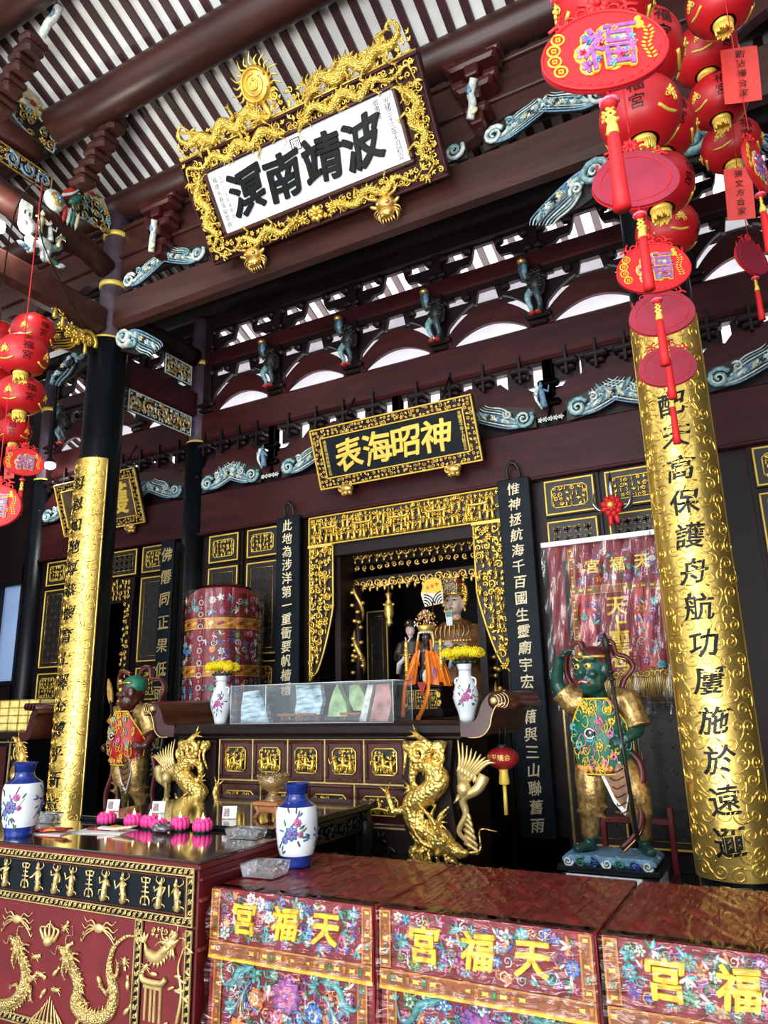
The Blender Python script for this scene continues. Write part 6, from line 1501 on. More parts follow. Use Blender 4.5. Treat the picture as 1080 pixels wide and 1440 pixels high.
for s in (-1, 1): b.tube([hd+(s*.012, -.061, .012), hd+(s*.03, -.057, .015)], .003, 4); b.tube([hd+(s*.010, -.061, .032), hd+(s*.036, -.052, .034)], .003, 4)
b.m('paint_red'); b.ball(hd+(0, -.062, -.04), (.011, .004, .004), 6, 4); b.build('face_paint', None, body)
b = MB(); b.m('robe_dark'); b.ball(hd+(0, .015, .05), (.07, .07, .06), 12, 8); b.lathe([(.085, .055), (.07, .09), (.05, .13), (0, .14)], tuple(hd), 14); b.m('gold_old'); b.ball(hd+(0, -.065, .09), .02, 6, 5); b.build('hat', None, at_)
b = MB(); b.lathe([(0, -.09), (.05, -.10), (.13, -.15), (.15, -.35), (.17, -.6), (.18, -.99), (0, -.99)], tuple(hd), 20, sy=.75)
for s in (-1, 1): b.tube(catmull([hd+(s*.12, 0, -.17), hd+(s*.18, -.04, -.34), hd+(s*.06, -.14, -.38)], 4), .06, 8)
fused(b, 'robe', 'robe_dark', at_, .012, 3)
b = MB(); b.m('silk_white'); b.tube([hd+(-.04, -.07, -.10), hd+(0, -.12, -.19)], .012, 5); b.tube([hd+(.04, -.07, -.10), hd+(0, -.12, -.19)], .012, 5); b.tube([hd+(.02, -.19, -.36), hd+(-.08, -.18, -.44), hd+(-.11, -.16, -.56)], [.035, .05, .04], 8, flat=.6); b.m('gold_old'); b.tube([hd+(-.12, -.13, -.32), hd+(0, -.17, -.33), hd+(.12, -.13, -.32)], .010, 5); b.build('sash', None, at_)
at_.scale = (.8, .8, .8); at_.location = tuple(hd+.8*(np.array([-3.40, 6.9, 1.5])-hd)); zp = at_.location[2]
b = MB(); b.box((hd[0], 6.93, (1.49+zp)/2), (.30, .26, zp-1.49), .01); tag(b.build('attendant_stand', 'maroon_dark'), 'dark block under the small attendant statue', 'stand')
# front goddess on a gilt throne, orange cape
TC_ = at(598, 1000, 5.9); TS_ = (.66, .75, .97)
th = thing('throne_goddess_statue', 'small dark-faced goddess in an orange cape on a gilt carved throne', 'statue', (-2.83, 6.0, 1.5))
fr = wall_frame(-2.83, 5.80, 1.50); b = MB()
b.m('maroon_dark'); b.box((-2.83, 6.0, 1.54), (.60, .44, .07), .01); b.box((-2.83, 6.0, 1.66), (.54, .40, .20), .01); b.box((-2.83, 6.0, 1.78), (.60, .44, .05), .012); b.build('throne_base', None, th)
b = MB(fr); b.m('carve_dark'); b.plate(-.25, .07, .25, .25, 0, .004); b.m('gold'); b.border(-.09, .08, .09, .24, .008, .004, .016); carve(b, -.08, .09, .08, .23, .04, 3, (3, 2, 1, 1), .008)
for s in (-1, 1): b.border(s*.165-.05, .08, s*.165+.05, .24, .007, .004, .014); carve(b, s*.165-.04, .09, s*.165+.04, .23, .035, 4+s, (3, 2, 0, 0), .008); b.spiral((s*.25, .12), .03, .012, 0, 1.5, s, 6, 12, .02); b.spiral((s*.25, .2), .03, .012, 2, 1.5, s, 6, 12, .02)
b.build('throne_panel', None, th)
for s in (-1, 1):
    b = MB(); x = -2.83+s*.255; b.tube([(x, 5.88, 1.8), (x, 5.88, 2.12)], .03, 8)
    for k in range(7): b.ball((x, 5.88, 1.83+.045*k), (.038, .038, .02), 8, 5)
    b.ball((x, 5.88, 2.15), (.03, .03, .045), 8, 6); b.build('throne_post', 'gold', th)
hd = np.array([-2.80, 5.92, 2.20]); b = MB(); b.ball(hd, (.06, .06, .08), 14, 10); b.ball(hd+(0, -.06, -.01), (.010, .014, .014), 6, 5); b.tube([hd, hd-(0, -.02, .13)], [.035, .04], 8); b.tube([hd-(0, 0, .12), hd-(0, -.02, .40)], [.10, .14], 10)
for s in (-1, 1): b.tube([hd+(s*.10, 0, -.14), hd+(s*.14, -.05, -.28), hd+(s*.03, -.13, -.30)], [.045, .04, .024], 8); finger_hand(b, hd+(s*.03, -.13, -.30), (-s*.6, -.4, .2), (s*.3, -.8, .2), .08, .9, s)
body = fused(b, 'body', 'robe_dark', th, .008, 3)
for s in (-1, 1): b = MB(); b.ball(hd+(s*.022, -.056, .012), (.009, .004, .005), 6, 4); b.build('eye', 'silk_white', body)
b = MB(); b.m('gold'); b.lathe([(.085, .06), (.12, .10), (.11, .12), (.0, .13)], tuple(hd), 20); rng = random.Random(2)
for k in range(110):
    a, e, r = rng.uniform(0, 6.28), rng.uniform(.1, 1.4), rng.uniform(.10, .16); b.m(rng.choice(('gold', 'silk_orange', 'gold', 'paper', 'wood_light'))); p = hd+np.array([r*math.cos(a)*math.cos(e)*1.15, r*math.sin(a)*math.cos(e), .10+r*math.sin(e)*1.05]); b.ball(p, rng.uniform(.008, .014), 5, 4)
for k in range(14): a = 3.3+k*.22; b.m('paper'); b.ball(hd+np.array([.10*math.cos(a), .10*math.sin(a), .052]), .010, 6, 4)
for s in (-1, 1): b.m('gold_pale'); b.curve([hd+(s*.10, -.02, .05), hd+(s*.12, -.03, -.04), hd+(s*.10, -.05, -.14)], .018, 6, 4, False)
b.build('beaded_crown', None, th)
b = MB(); rows = []
for q in np.linspace(0, 1, 14):
    w_ = .14+.15*q**.7; rows.append([(hd[0]+w_*math.sin(a)*1.12, hd[1]+.02-(.15+.07*q)*math.cos(a)*(1+.06*math.sin(11*a+4*q)), hd[2]-.10-.30*q-.03*abs(math.sin(a))) for a in np.concatenate([np.linspace(-2.2, -.22, 18)])])
b.m('orange_silk'); b.sheet(rows); rows2 = [[(2*hd[0]-p[0], p[1], p[2]) for p in r] for r in rows]; b.sheet(rows2)
for rr in (rows, rows2):
    for j in (3, 6, 9, 12, 15): b.tube([(r[j][0], r[j][1]-.006, r[j][2]) for r in rr], .011, 6)
b.build('cape', None, th)
for s, pts in ((-1, ((584, 925), (571, 960), (568, 985), (567, 1004))), (1, ((600, 920), (603, 955), (599, 985), (588, 1012)))):
    b = MB(); P = [np.array([-2.83, 6.0, 1.5])+(at(px, py, 5.74-.006*k)-np.array([TC_[0], 6.0, 1.5]))/np.array(TS_) for k, (px, py) in enumerate(pts)]; q = catmull(P, 5); b.tube(q, .028, 6, flat=.25, up=(0, 1, 0)); b.ball(q[-1], (.035, .012, .04), 8, 6); b.build('ribbon', 'orange_silk', th)
for s in (-1, 1):
    b = MB(); b.tube(catmull([hd+(s*.09, -.06, -.02), hd+(s*.11, -.08, -.12), hd+(s*.04, -.15, -.24)], 4), .025, 6, flat=.5); b.build('scarf', 'orange_silk', th)
b = MB(); b.m('silk_purple'); 
for s in (-1, 1): b.ball(hd+(s*.17, -.13, -.33), (.035, .02, .07), 9, 6); b.m('silk_pink'); b.ball(hd+(s*.17, -.14, -.35), (.03, .018, .04), 8, 6); b.m('silk_purple')
b.m('silk_white'); b.ball(hd+(.03, -.14, -.34), (.04, .02, .06), 8, 6); b.m('ink'); b.ball(hd+(-.03, -.14, -.33), (.02, .02, .06), 8, 6)
b.m('paint_red'); b.fr = wall_frame(hd[0], hd[1]-.165, hd[2]-.48); b.prism([(-.07, .09), (.07, .09), (.0, -.03)][::-1], 0, .008); b.build('robe_front', None, th)
th.location = (TC_[0], 6.0, 1.5); th.scale = TS_

# ================================================================ LANTERNS AND HANGING CHARMS
def at_depth(px, py, dep): return np.array([0, 0, CAMZ])+(R_*((px-540)/FPX)-U_*((py-720)/FPX)+F_)*dep
LR = .17
def make_lantern():
    t_ = thing('red_lantern', 'x', 'lantern', (0, 0, 0), 'red paper lanterns')
    pr = [(LR*math.cos(a)**.8*(1+.016*(k % 2)), LR*.84*math.sin(a)) for k, a in enumerate(np.linspace(-1.26, 1.26, 45))]
    b = MB(); b.lathe(pr, n=32); b.build('lantern_body', 'lantern_red', t_)
    zt = LR*.84*math.sin(1.26)
    for nm_, s in (('top_cap', 1), ('bottom_cap', -1)):
        b = MB(); b.lathe([(.050, s*(zt-.006)), (.053, s*(zt+.002)), (.048, s*(zt+.018)), (0, s*(zt+.018))], n=20)
        if s < 0:
            for k in range(26): a = k*2*PI/26; b.tube([(.044*math.cos(a), .044*math.sin(a), -zt-.012), (.040*math.cos(a+.1), .040*math.sin(a+.1), -zt-.05-.008*(k % 3))], .0065, 4)
        b.build(nm_, 'gold_paint', t_)
    fr = lambda p: np.stack([(LR+.003+p[:, 2])*np.cos(p[:, 1]/LR)**.8*np.sin(p[:, 0]/LR), -(LR+.003+p[:, 2])*np.cos(p[:, 1]/LR)**.8*np.cos(p[:, 0]/LR), LR*.84*np.sin(p[:, 1]/LR)], 1)
    for off in (0.55, 0.55+PI):
        f2 = lambda p, off=off: fr(p+np.array([off*LR, 0, 0]))
        for q, ch in enumerate('天福宮'):
            b = MB(f2); put_char(b, ch, 0, .10-.085*q, .075, z=.001, ext=.004, bev=0); b.build('character', 'ink', t_)
    for off in (-.35, 1.45, 2.8, -1.6):
        f2 = lambda p, off=off: fr(p+np.array([off*LR, 0, 0])); b = MB(f2)
        b.tube([(0, .14, .002), (0, .0, .002)], .0035, 4); b.rosette((0, -.025), .028, .002, 6, .004); b.spiral((-.02, -.05), .016, .004, 0, 1.3, 1, 4, 8, .002); b.spiral((.02, -.05), .016, .004, 2, 1.3, -1, 4, 8, .002)
        b.curve([(-.06, -.10, .002), (0, -.115, .002), (.06, -.10, .002)], .008, 4, 3, False); b.build('gold_ornament', 'gold_paint', t_)
    b = MB(); b.tube([(0, 0, LR*.9), (0, 0, LR*.9+.05)], .004, 5); b.build('cord', 'tassel_red', t_)
    return t_
ZW = 5.50      # height of the wire that carries the left lantern cluster
CORDS = []
lp = make_lantern(); first = True
KD = {(893, 80): 1.2, (925, 185): 1.16, (990, 78): 1.1, (1028, 205): 1.1, (47, 467): 1.22, (30, 556): 1.08, (-4, 478): 1.36, (-8, 540): 1.42, (-4, 585): 1.36, (50, 528): 1.6}
def put_lantern(px, py, rpx, label, group, rz=0.0, cord=None):
    global first
    kd = KD.get((px, py), 1.0); p = at_depth(px, py, FPX*LR/rpx*kd)
    if first: o = lp; first = False
    else: o = copy_tree(lp)
    o.location = tuple(p); o.scale = (kd, kd, kd); o['label'] = label; o['group'] = group; o.rotation_euler.z = rz
    if cord:
        zt = (roof_z(p[1]) if p[1] > 1.3 else 9.2-.4*(1.2-p[1])) if px > 500 else ZW
        CORDS.append((o, tuple(p), p[2]+(zt-p[2])/kd))
    return o
g1 = 'lanterns of the cluster before the right column'; g2 = 'lanterns of the string at the top right corner'; g3 = 'lanterns of the cluster at the left edge'
for px, py, r, lab, rz, cd in ((848, 8, 66, 'topmost lantern of the right cluster, above the big embroidered charm', .5, 1), (893, 80, 64, 'large red lantern behind the big embroidered charm, right cluster', .2, 1), (900, 163, 55, 'red lantern with gold emblem just below the big embroidered charm', -.5, 1),
                         (925, 185, 50, 'red lantern half hidden behind the gold-emblem lantern, right cluster', .2, 1), (925, 262, 48, 'red lantern behind the upper plain dark pink charm', .6, 1), (938, 325, 42, 'lowest red lantern of the right cluster, above the small embroidered charm', .9, 1)):
    put_lantern(px, py, r, lab, g1, rz, cd)
for px, py, r, lab, rz, cd in ((1012, 6, 44, 'red lantern at the top right corner above the hanging red cards', .6, 1), (990, 78, 43, 'second lantern down of the top right string, left of the upper red card', .3, 0), (1010, 142, 40, 'third lantern down of the top right string, behind the upper red card', -.4, 0), (1028, 205, 39, 'lowest lantern of the top right string, above the lower red card', .0, 0)):
    put_lantern(px, py, r, lab, g2, rz, cd)
for px, py, r, lab, rz, cd in ((47, 467, 29, 'small red lantern at left, nearest the gold corbel', .9, 1), (32, 500, 34, 'large red lantern of the left cluster, second from the top', .6, 1), (30, 556, 32, 'red lantern of the left cluster, third from the top', .8, 0), (20, 607, 23, 'lowest lantern of the left cluster, above the red card', .3, 0),
                         (-4, 478, 30, 'red lantern cut by the left edge, upper one', 1.2, 1), (-8, 540, 30, 'red lantern cut by the left edge, middle one', 1.9, 0), (-4, 585, 26, 'red lantern cut by the left edge, lowest one', .2, 0), (50, 528, 20, 'small lantern mostly hidden behind the left lantern cluster', .1, 1)):
    put_lantern(px, py, r, lab, g3, rz, cd)
for o, p, zt in CORDS:
    b = MB(); b.tube([(0, 0, LR*.85), (0, 0, max(zt-p[2], LR+.02))], .004, 5); c = b.build('hanging_cord', 'tassel_red', None, (0, 0, 0)); c.parent = o
def tassel_parts(t_, x, y, z, L, sc=1.0):
    b = MB(); b.m('charm_red'); b.ball((x, y, z), (.030*sc, .030*sc, .024*sc), 12, 8); b.m('silk_pink'); b.tube([(x+.03*sc*math.cos(a), y+.03*sc*math.sin(a), z) for a in np.linspace(0, 6.28, 14)], .006*sc, 5)
    b.build('bead', None, t_)
    b = MB()
    for s in (-1, 1): b.tube([(x+s*.012*sc, y, z-.02*sc), (x-s*.014*sc, y, z-.045*sc), (x+s*.016*sc, y, z-.07*sc), (x, y, z-.09*sc)], .008*sc, 5)
    b.lathe([(.012*sc, -.075*sc), (.020*sc, -.10*sc), (.022*sc, -.125*sc), (.012*sc, -.13*sc)], (x, y, z), 10); b.build('gold_knot', 'gold_paint', t_)
    b = MB(); b.lathe([(.014*sc, -.12*sc), (.022*sc, -.15*sc), (.026*sc, -.12*sc-L*.7), (.030*sc, -.12*sc-L)], (x, y, z), 14, cap=True); b.build('tassel', 'tassel_red', t_)
def make_charm():
    t_ = thing('fortune_charm', 'x', 'ornament', (0, 0, 0), 'hanging fortune charms')
    fr = wall_frame(0, 0, 0); W, H = .212, .165
    out = []
    for a in np.linspace(0, 2*PI, 48, endpoint=False):
        out.append((W*math.cos(a)*(1-.13*math.sin(a)), H*math.sin(a)))
    b = MB(fr); b.prism(out, 0, .016); o = b.build('front_plate', 'charm_red', t_)
    b = MB(fr); b.prism(out, -.008, -.0005); b.build('back_lining', 'charm_back', t_)
    b = MB(fr); b.tube([(x*.985, y*.985, .016) for x, y in out+out[:1]], .006, 5, up=(0, 0, 1)); b.tube([(x*.80, y*.78, -.009) for x, y in out+out[:1]], .003, 4, up=(0, 0, 1))
    for k in range(16): a = PI+.1+k*.19; b.leaf((W*.90*math.cos(a), H*.90*math.sin(a)), .022, .008, a+1.57, .017)
    b.build('rim', 'tassel_red', t_)
    # pierced crown of curls above
    b = MB(fr)
    for k in range(7): a = .45+k*.37; b.spiral((W*.72*math.cos(a), H*.95*math.sin(a)+.03), .045, .007, a, 1.5, 1 if k % 2 else -1, 5, 14, .004)
    b.rosette((0, H+.04), .045, .004, 8); b.build('curl_crest', 'charm_red', t_)
    b = MB(fr)
    for dx, dy, m_, r in ((-.055, -.01, 'silk_pink', .045), (-.05, -.065, 'silk_purple', .035), (.02, .06, 'silk_purple', .04), (-.045, .05, 'silk_blue', .03), (.055, .03, 'silk_teal', .032), (.07, -.03, 'silk_blue', .04), (.03, -.065, 'silk_teal', .03)):
        b.m('silk_yellow'); b.ball((dx, dy, .016), (r*1.12, r*1.12, .006), 12, 5); b.m(m_); b.rosette((dx, dy), r*.95, .021, 7, .006)
    put_char(b.m('silk_yellow'), '福', .015, -.005, .19, z=.020, ext=.02, bev=.0, brush=.3, bold=.035); b.m('silk_purple'); put_char(b, '福', .015, -.005, .19, z=.026, ext=.02, bev=0, brush=.3, bold=.008)
    for k in range(12): b.m(('silk_pink', 'silk_blue', 'silk_teal', 'silk_white', 'charm_red', 'silk_orange')[k % 6]); b.rosette((.015+.085*math.cos(k*2.4), -.005+.075*math.sin(k*2.4)*(.4+.6*(k % 3)/2)), .016, .030, 5)
    b.build('fortune_emblem', None, t_)
    for k in range(4):
        b = MB(fr); c = (-.165+.018*abs(k-1.5)-.012, .07-.046*k); b.tube([(c[0]+.022*math.cos(a), c[1]+.022*math.sin(a), .018) for a in np.linspace(0, 6.28, 18)], .004, 5, up=(0, 0, 1)); b.border(c[0]-.008, c[1]-.008, c[0]+.008, c[1]+.008, .003, .016, .021)
        b.build('coin', 'silk_yellow', t_)
    b = MB(fr); b.m('silk_yellow'); b.ball((.125, .075, .018), (.020, .018, .008), 10, 6); b.ball((.125, .10, .018), (.013, .012, .008), 8, 6)
    for k in range(9):
        for q in (-1, 1): b.leaf((.150+.007*math.sin(k)+q*.010, .06-.016*k), .02, .009, .6*q, .018)
    b.build('gourd_emblem', None, t_)
    tassel_parts(t_, 0, 0, -H-.05, .30)
    b = MB(); b.tube([(0, 0, -H), (0, 0, -H-.05)], .005, 5); b.build('cord', 'tassel_red', t_)
    b = MB(); b.tube([(0, 0, H*.9), (0, 0, H+.12)], .004, 5); b.build('hanging_loop', 'tassel_red', t_)
    return t_
cp = make_charm(); firstc = True; CC = []
def put_charm(px, py, wpx, label, rz, tilt=0.0):
    global firstc
    p = at_depth(px, py, FPX*.32/wpx); o = cp if firstc else copy_tree(cp); firstc = False
    o.location = tuple(p); o.rotation_euler = (0, 0, rz); CC.append((o, ((roof_z(p[1]) if p[1] > 1.3 else 9.2-.4*(1.2-p[1]))-p[2]) if px > 500 else .7)); o.scale = (.744, .744, .744); o['label'] = label; o['group'] = 'hanging fortune charms of the right cluster'
    return o
put_charm(848, 74, 172, 'big embroidered fortune charm with gold coins, before the topmost lanterns', .30, .25)
put_charm(893, 252, 118, 'upper plain dark pink charm seen from the back, right cluster', PI+.30, -.15)
put_charm(918, 378, 100, 'small embroidered fortune charm before the top of the right gold couplet', .30, .15)
put_charm(930, 440, 88, 'plain dark pink charm hanging below the small embroidered charm', PI+.15, -.1)
put_charm(938, 515, 78, 'lowest plain dark pink charm, over the right gold couplet', PI+.2, -.1)
put_charm(1062, 235, 92, 'charm seen edge-on beside the lower red card, right edge', 1.25)
put_charm(1057, 362, 66, 'dark pointed charm seen at an angle, near the right edge', PI+.95)
put_charm(778, -38, 100, 'charm hanging above the frame whose tassel shows at the top', .3)
put_charm(34, 650, 52, 'dark red charm at left beside the small red card', 1.0)
put_charm(-6, 712, 80, 'bright red charm with orange emblem cut by the left edge', .4)
for o, L in CC:
    b = MB(); b.tube([(0, 0, .25), (0, 0, L/.744)], .004, 5); c = b.build('hanging_cord', 'tassel_red', None, (0, 0, 0)); c.parent = o
def red_card(px, py, wpx, hpx, dep, label, text, rz, lean):
    p = at_depth(px, py, dep); w, h = wpx*dep/FPX, hpx*dep/FPX*1.05; t_ = thing('red_card', label, 'card', tuple(p), 'red name cards hung from the lanterns')
    b = MB(wall_frame(*p)); b.sheet([[(u, v, .01*math.sin(u*9+v*4)) for u in np.linspace(-w/2, w/2, 8)] for v in np.linspace(-h/2, h/2, 12)]); b.sheet([[(u, v, .01*math.sin(u*9+v*4)-.002) for u in np.linspace(w/2, -w/2, 8)] for v in np.linspace(-h/2, h/2, 12)]); b.build('card', 'card_red', t_)
    char_column(t_, wall_frame(*p), 'ink', text, 0, h*.46, -h*.46, h*.15, z=.011, ext=.004, bev=0, brush=.2)
    b = MB(wall_frame(*p)); b.tube([(0, h/2, 0), (0, h/2+(1.2 if px < 500 else 2.2), 0)], .003, 4); b.build('string', 'tassel_red', t_)
    t_.rotation_euler = (0, lean, rz); return t_
red_card(1042, 105, 48, 86, 4.1, 'upper large red card with black brush characters, top right', '劉沾樺合家', .35, .06)
red_card(1040, 272, 36, 78, 4.5, 'lower red card with black brush characters, top right', '張文方合家', .35, .06)
red_card(14, 650, 17, 46, 7.2, 'narrow red card under the left lantern cluster', '福安合家', .3, -.02)
# small dark lantern under the altar's right end
sl = thing('small_lantern', 'small dark red lantern with yellow tassel under the altar scroll end', 'lantern', tuple(at(707, 1145, 4.95)))
c = at(707, 1066, 4.95); b = MB(); b.lathe([(.11*math.cos(a), .075*math.sin(a)) for a in np.linspace(-1.3, 1.3, 16)], tuple(c), 24); b.build('lantern_body', 'red_cloth_dark', sl)
fr = lambda p: np.stack([c[0]+(.112+p[:, 2])*np.sin(p[:, 0]/.11), c[1]-(.112+p[:, 2])*np.cos(p[:, 0]/.11), c[2]+p[:, 1]], 1); char_row(sl, fr, 'gold_paint', '安平境合', -.09, .09, .01, .042, z=.001, ext=.003, bev=0)
b = MB(); b.lathe([(.035, .07), (.038, .09), (.0, .09)], tuple(c), 12); b.tube([c+(.02, 0, .09), c+(.04, 0, .24)], .004, 4); b.tube([c+(-.02, 0, .09), c+(-.0, 0, .24)], .004, 4); b.build('hook', 'iron', sl)
b = MB(); b.lathe([(.035, -.07), (.03, -.09), (.038, -.16), (.03, -.17), (0, -.17)], tuple(c), 12); b.tube([c-(0, 0, .17), c-(0, 0, .36)], .014, 6); b.build('tassel', 'gold_paint', sl)

# ================================================================ PARASOL AND BANNER
pc = thing('ceremonial_parasol', 'tall cylindrical red embroidered parasol wrapped in plastic, left of the altar', 'parasol', (-5.17, 6.0, 0))
PX, PY, PR = -5.15, 5.98, .385
frp = lambda p: np.stack([PX+(PR+p[:, 2])*np.sin(p[:, 0]/PR), PY-(PR+p[:, 2])*np.cos(p[:, 0]/PR), p[:, 1]], 1)
half = PI*PR*.99
b = MB(); b.lathe([(PR-.006, 1.55), (PR-.002, 2.75), (PR*.7, 2.84), (.03, 2.93), (0, 2.93)], (PX, PY, 0), 40); b.build('drum', 'red_cloth', pc)
b = MB(); b.lathe([(PR*.75, 2.85), (.0, 2.94)], (PX, PY, 0), 30); b.build('top_cover', 'carve_dark', pc)
b = MB(); b.tube([(PX, PY, 0), (PX, PY, 2.9)], .03, 10); b.lathe([(.25, 0), (.25, .05), (.05, .10)], (PX, PY, 0), 20); b.build('pole', 'maroon_dark', pc)
for v0, v1 in ((2.40, 2.50), (1.93, 2.03), (1.60, 1.68)):
    b = MB(frp)
    for k in range(12):
        u0 = -half+2*half*k/12; b.m('orange_trim'); b.sheet([[(u, v, .004) for u in np.linspace(u0, u0+2*half/12, 6)] for v in (v0, v1)])
        b.m('silk_yellow'); b.tube([(u, v0, .005) for u in np.linspace(u0, u0+2*half/12, 6)], .006, 4); b.tube([(u, v1, .005) for u in np.linspace(u0, u0+2*half/12, 6)], .006, 4)
        for q in range(2): b.m(('red_cloth', 'gold_paint')[q]); b.leaf((u0+half/12*(q+.5), (v0+v1)/2), .09, .035, .3, .006, .004)
    b.build('trim_band', None, pc)
for v0, v1, sd in ((2.53, 2.74, 70), (2.06, 2.38, 71), (1.70, 1.92, 72)):
    b = MB(frp); embroidery(b, -half*.75, v0, half*.75, v1, .085, sd, .004, lambda u, v: -.02 < u < .10); b.build('embroidery', None, pc)
b = MB(frp); b.m('red_cloth'); b.plate(.0, 1.56, .08, 2.72, .002, .006)
for k in range(9): b.m('silk_white'); b.tube([(.04+.025*math.cos(a), 1.7+.12*k+.025*math.sin(a), .010) for a in np.linspace(0, 6.28, 12)], .006, 4, up=(0, 0, 1)); b.m('silk_pink'); b.ball((.04, 1.76+.12*k, .008), (.012, .02, .006), 6, 4)
b.build('button_strip', None, pc)
b = MB(); rows = [[(PX+(PR+.03+.008*math.sin(a*14+z*3)+.01*math.sin(a*5))*math.cos(a), PY+(PR+.03+.008*math.sin(a*14+z*3)+.01*math.sin(a*5))*math.sin(a), z) for a in np.linspace(0, 2*PI, 90)] for z in np.linspace(1.52, 2.80, 16)]; b.sheet(rows); b.build('plastic_wrap', 'clear_wrap', pc)
# banner
bn = thing('temple_banner', 'red embroidered banner in clear plastic hanging behind the green guardian', 'banner', (-1.18, 6.1, 1.45))
BY = 6.12; c0, c1 = at(763, 766, BY), at(936, 748, BY)
zt = (c0[2]+c1[2])/2; zb_ = at(880, 1005, BY)[2]; u0, u1 = c0[0]+.01, c1[0]-.0
frb = lambda p: np.stack([p[:, 0], BY-p[:, 2]-.025*np.sin(p[:, 0]*13+1)*np.clip((zt-p[:, 1]), 0, 1), p[:, 1]], 1)
def bs(b, a0, v0, a1, v1, z, n=14): b.sheet([[(u, v, z) for u in np.linspace(a0, a1, n)] for v in np.linspace(v0, v1, n)])
W = u1-u0
b = MB(frb); bs(b, u0+.02, zb_+.12, u1-.02, zt-.02, 0, 30); b.build('ground_cloth', 'red_cloth', bn)
b = MB(frb); b.m('robe_red'); bs(b, u0+.20*W, zb_+.3, u0+.38*W, zt-.40, .006); bs(b, u0+.66*W, zb_+.3, u0+.84*W, zt-.40, .006); b.m('leaf_dark'); bs(b, u0+.15*W, zb_+.35, u0+.185*W, zt-.15, .006); b.build('side_strip', None, bn)
b = MB(frb); b.m('red_cloth'); bs(b, u0+.22*W, zt-.40, u0+.97*W, zt-.06, .012)
for (a0, v0, a1, v1) in ((u0+.20*W, zt-.46, u0+.98*W, zt-.39), (u0+.20*W, zt-.40, u0+.25*W, zt-.06), (u0+.93*W, zt-.40, u0+.98*W, zt-.06), (u0+.20*W, zb_+.25, u0+.25*W, zt-.46), (u0+.90*W, zb_+.25, u0+.95*W, zt-.46)): trim(b, a0, v0, a1, v1, .013, 5)
va = b.build('valance', None, bn)
b = MB(frb); embroidery(b, u0+.27*W, zt-.37, u0+.91*W, zt-.10, .065, 81, .014); embroidery(b, u0+.27*W, zb_+.35, u0+.42*W, zt-.5, .08, 82, .010); embroidery(b, u0+.70*W, zb_+.35, u0+.88*W, zt-.5, .08, 83, .010); b.build('embroidery', None, va)
char_row(bn, frb, 'silk_yellow', '宮福天', u0+.30*W, u0+.90*W, zt-.23, .125, z=.024, ext=.03, bev=.008, bold=.02)
b = MB(frb); b.m('red_cloth'); bs(b, u0+.44*W, zb_+.26, u0+.70*W, zt-.46, .016); b.build('title_strip', None, bn)
char_column(bn, frb, 'silk_yellow', '天上聖母', u0+.56*W, zt-.50, zb_+.34, .165, z=.020, ext=.03, bev=.008, bold=.02)
b = MB(frb)
for k in range(46): u = u0+.30*W+.62*W*k/45; b.m('gold_pale' if k % 3 else 'gold_old'); b.tube([(u, zb_+.33+.03*math.sin(k*.4), .02), (u+.004*math.sin(k), zb_+.13, .022)], .007, 4)
for k in range(15): b.m('gold_old'); b.spiral((u0+.34*W+.04*W*k, zb_+.31), .03, .008, k, 1.3, 1, 4, 9, .03)
b.build('fringe', None, bn)
b = MB(lambda p: np.stack([p[:, 0], BY-p[:, 2], p[:, 1]], 1)); b.sheet([[(u, v, .05+.018*math.sin(u*23+v*5)+.012*math.sin(u*51-v*13)) for u in np.linspace(u0-.02, u1+.03+.06*(zt-v)*0, 60)] for v in np.linspace(zb_-.0, zt+.0, 40)]); b.build('plastic_wrap', 'clear_wrap', bn)
b = MB(wall_frame(0, BY-.05, 0)); b.plate(u0-.01, zt-.03, u1+.02, zt+.012, -.02, .012); b.build('hem_tape', 'paper', bn)
ps = thing('trident_standard', 'steel trident pole with a red rosette above the banner', 'standard', tuple(at(863, 745, 6.16)*np.array([1, 1, 0])+np.array([0, 0, .0])))
q = at(862, 712, 6.16); b = MB(); b.tube([(q[0], 6.16, 0.0), (q[0], 6.16, q[2]+.25)], .016, 10); b.build('pole', 'steel', ps)
b = MB(); b.tube([(q[0], 6.16, q[2]+.05), (q[0], 6.16, q[2]+.16), (q[0], 6.16, q[2]+.32)], [.02, .024, .002], 8)
for s in (-1, 1): b.tube(catmull([(q[0]+s*.02, 6.16, q[2]-.05), (q[0]+s*.12, 6.16, q[2]-.02), (q[0]+s*.16, 6.16, q[2]+.07), (q[0]+s*.13, 6.16, q[2]+.17)], 6), np.interp(np.linspace(0, 1, 19), [0, .5, 1], [.014, .055, .002]), 8, flat=.3)
b.build('trident_blade', 'steel', ps)
b = MB(wall_frame(q[0], 6.12, q[2]-.01)); b.m('charm_red'); b.rosette((0, 0), .10, .02, 9); b.rosette((0, 0), .06, .05, 8); b.leaf((-.02, -.11), .14, .05, 1.5, .01); b.leaf((.03, -.10), .13, .05, 1.8, .01); b.m('gold_paint'); b.ball((0, 0, .07), .028, 8, 6); b.build('red_rosette', None, ps)
b = MB(); b.box(((u0+u1)/2, 6.16, zt+.0), (W+.05, .03, .03), .005); b.tube([(u0+.04, 6.17, 0), (u0+.04, 6.17, zt)], .014, 8); b.tube([(u1-.06, 6.17, 0), (u1-.06, 6.17, zt)], .014, 8); b.build('crossbar', 'gold_pale', ps)
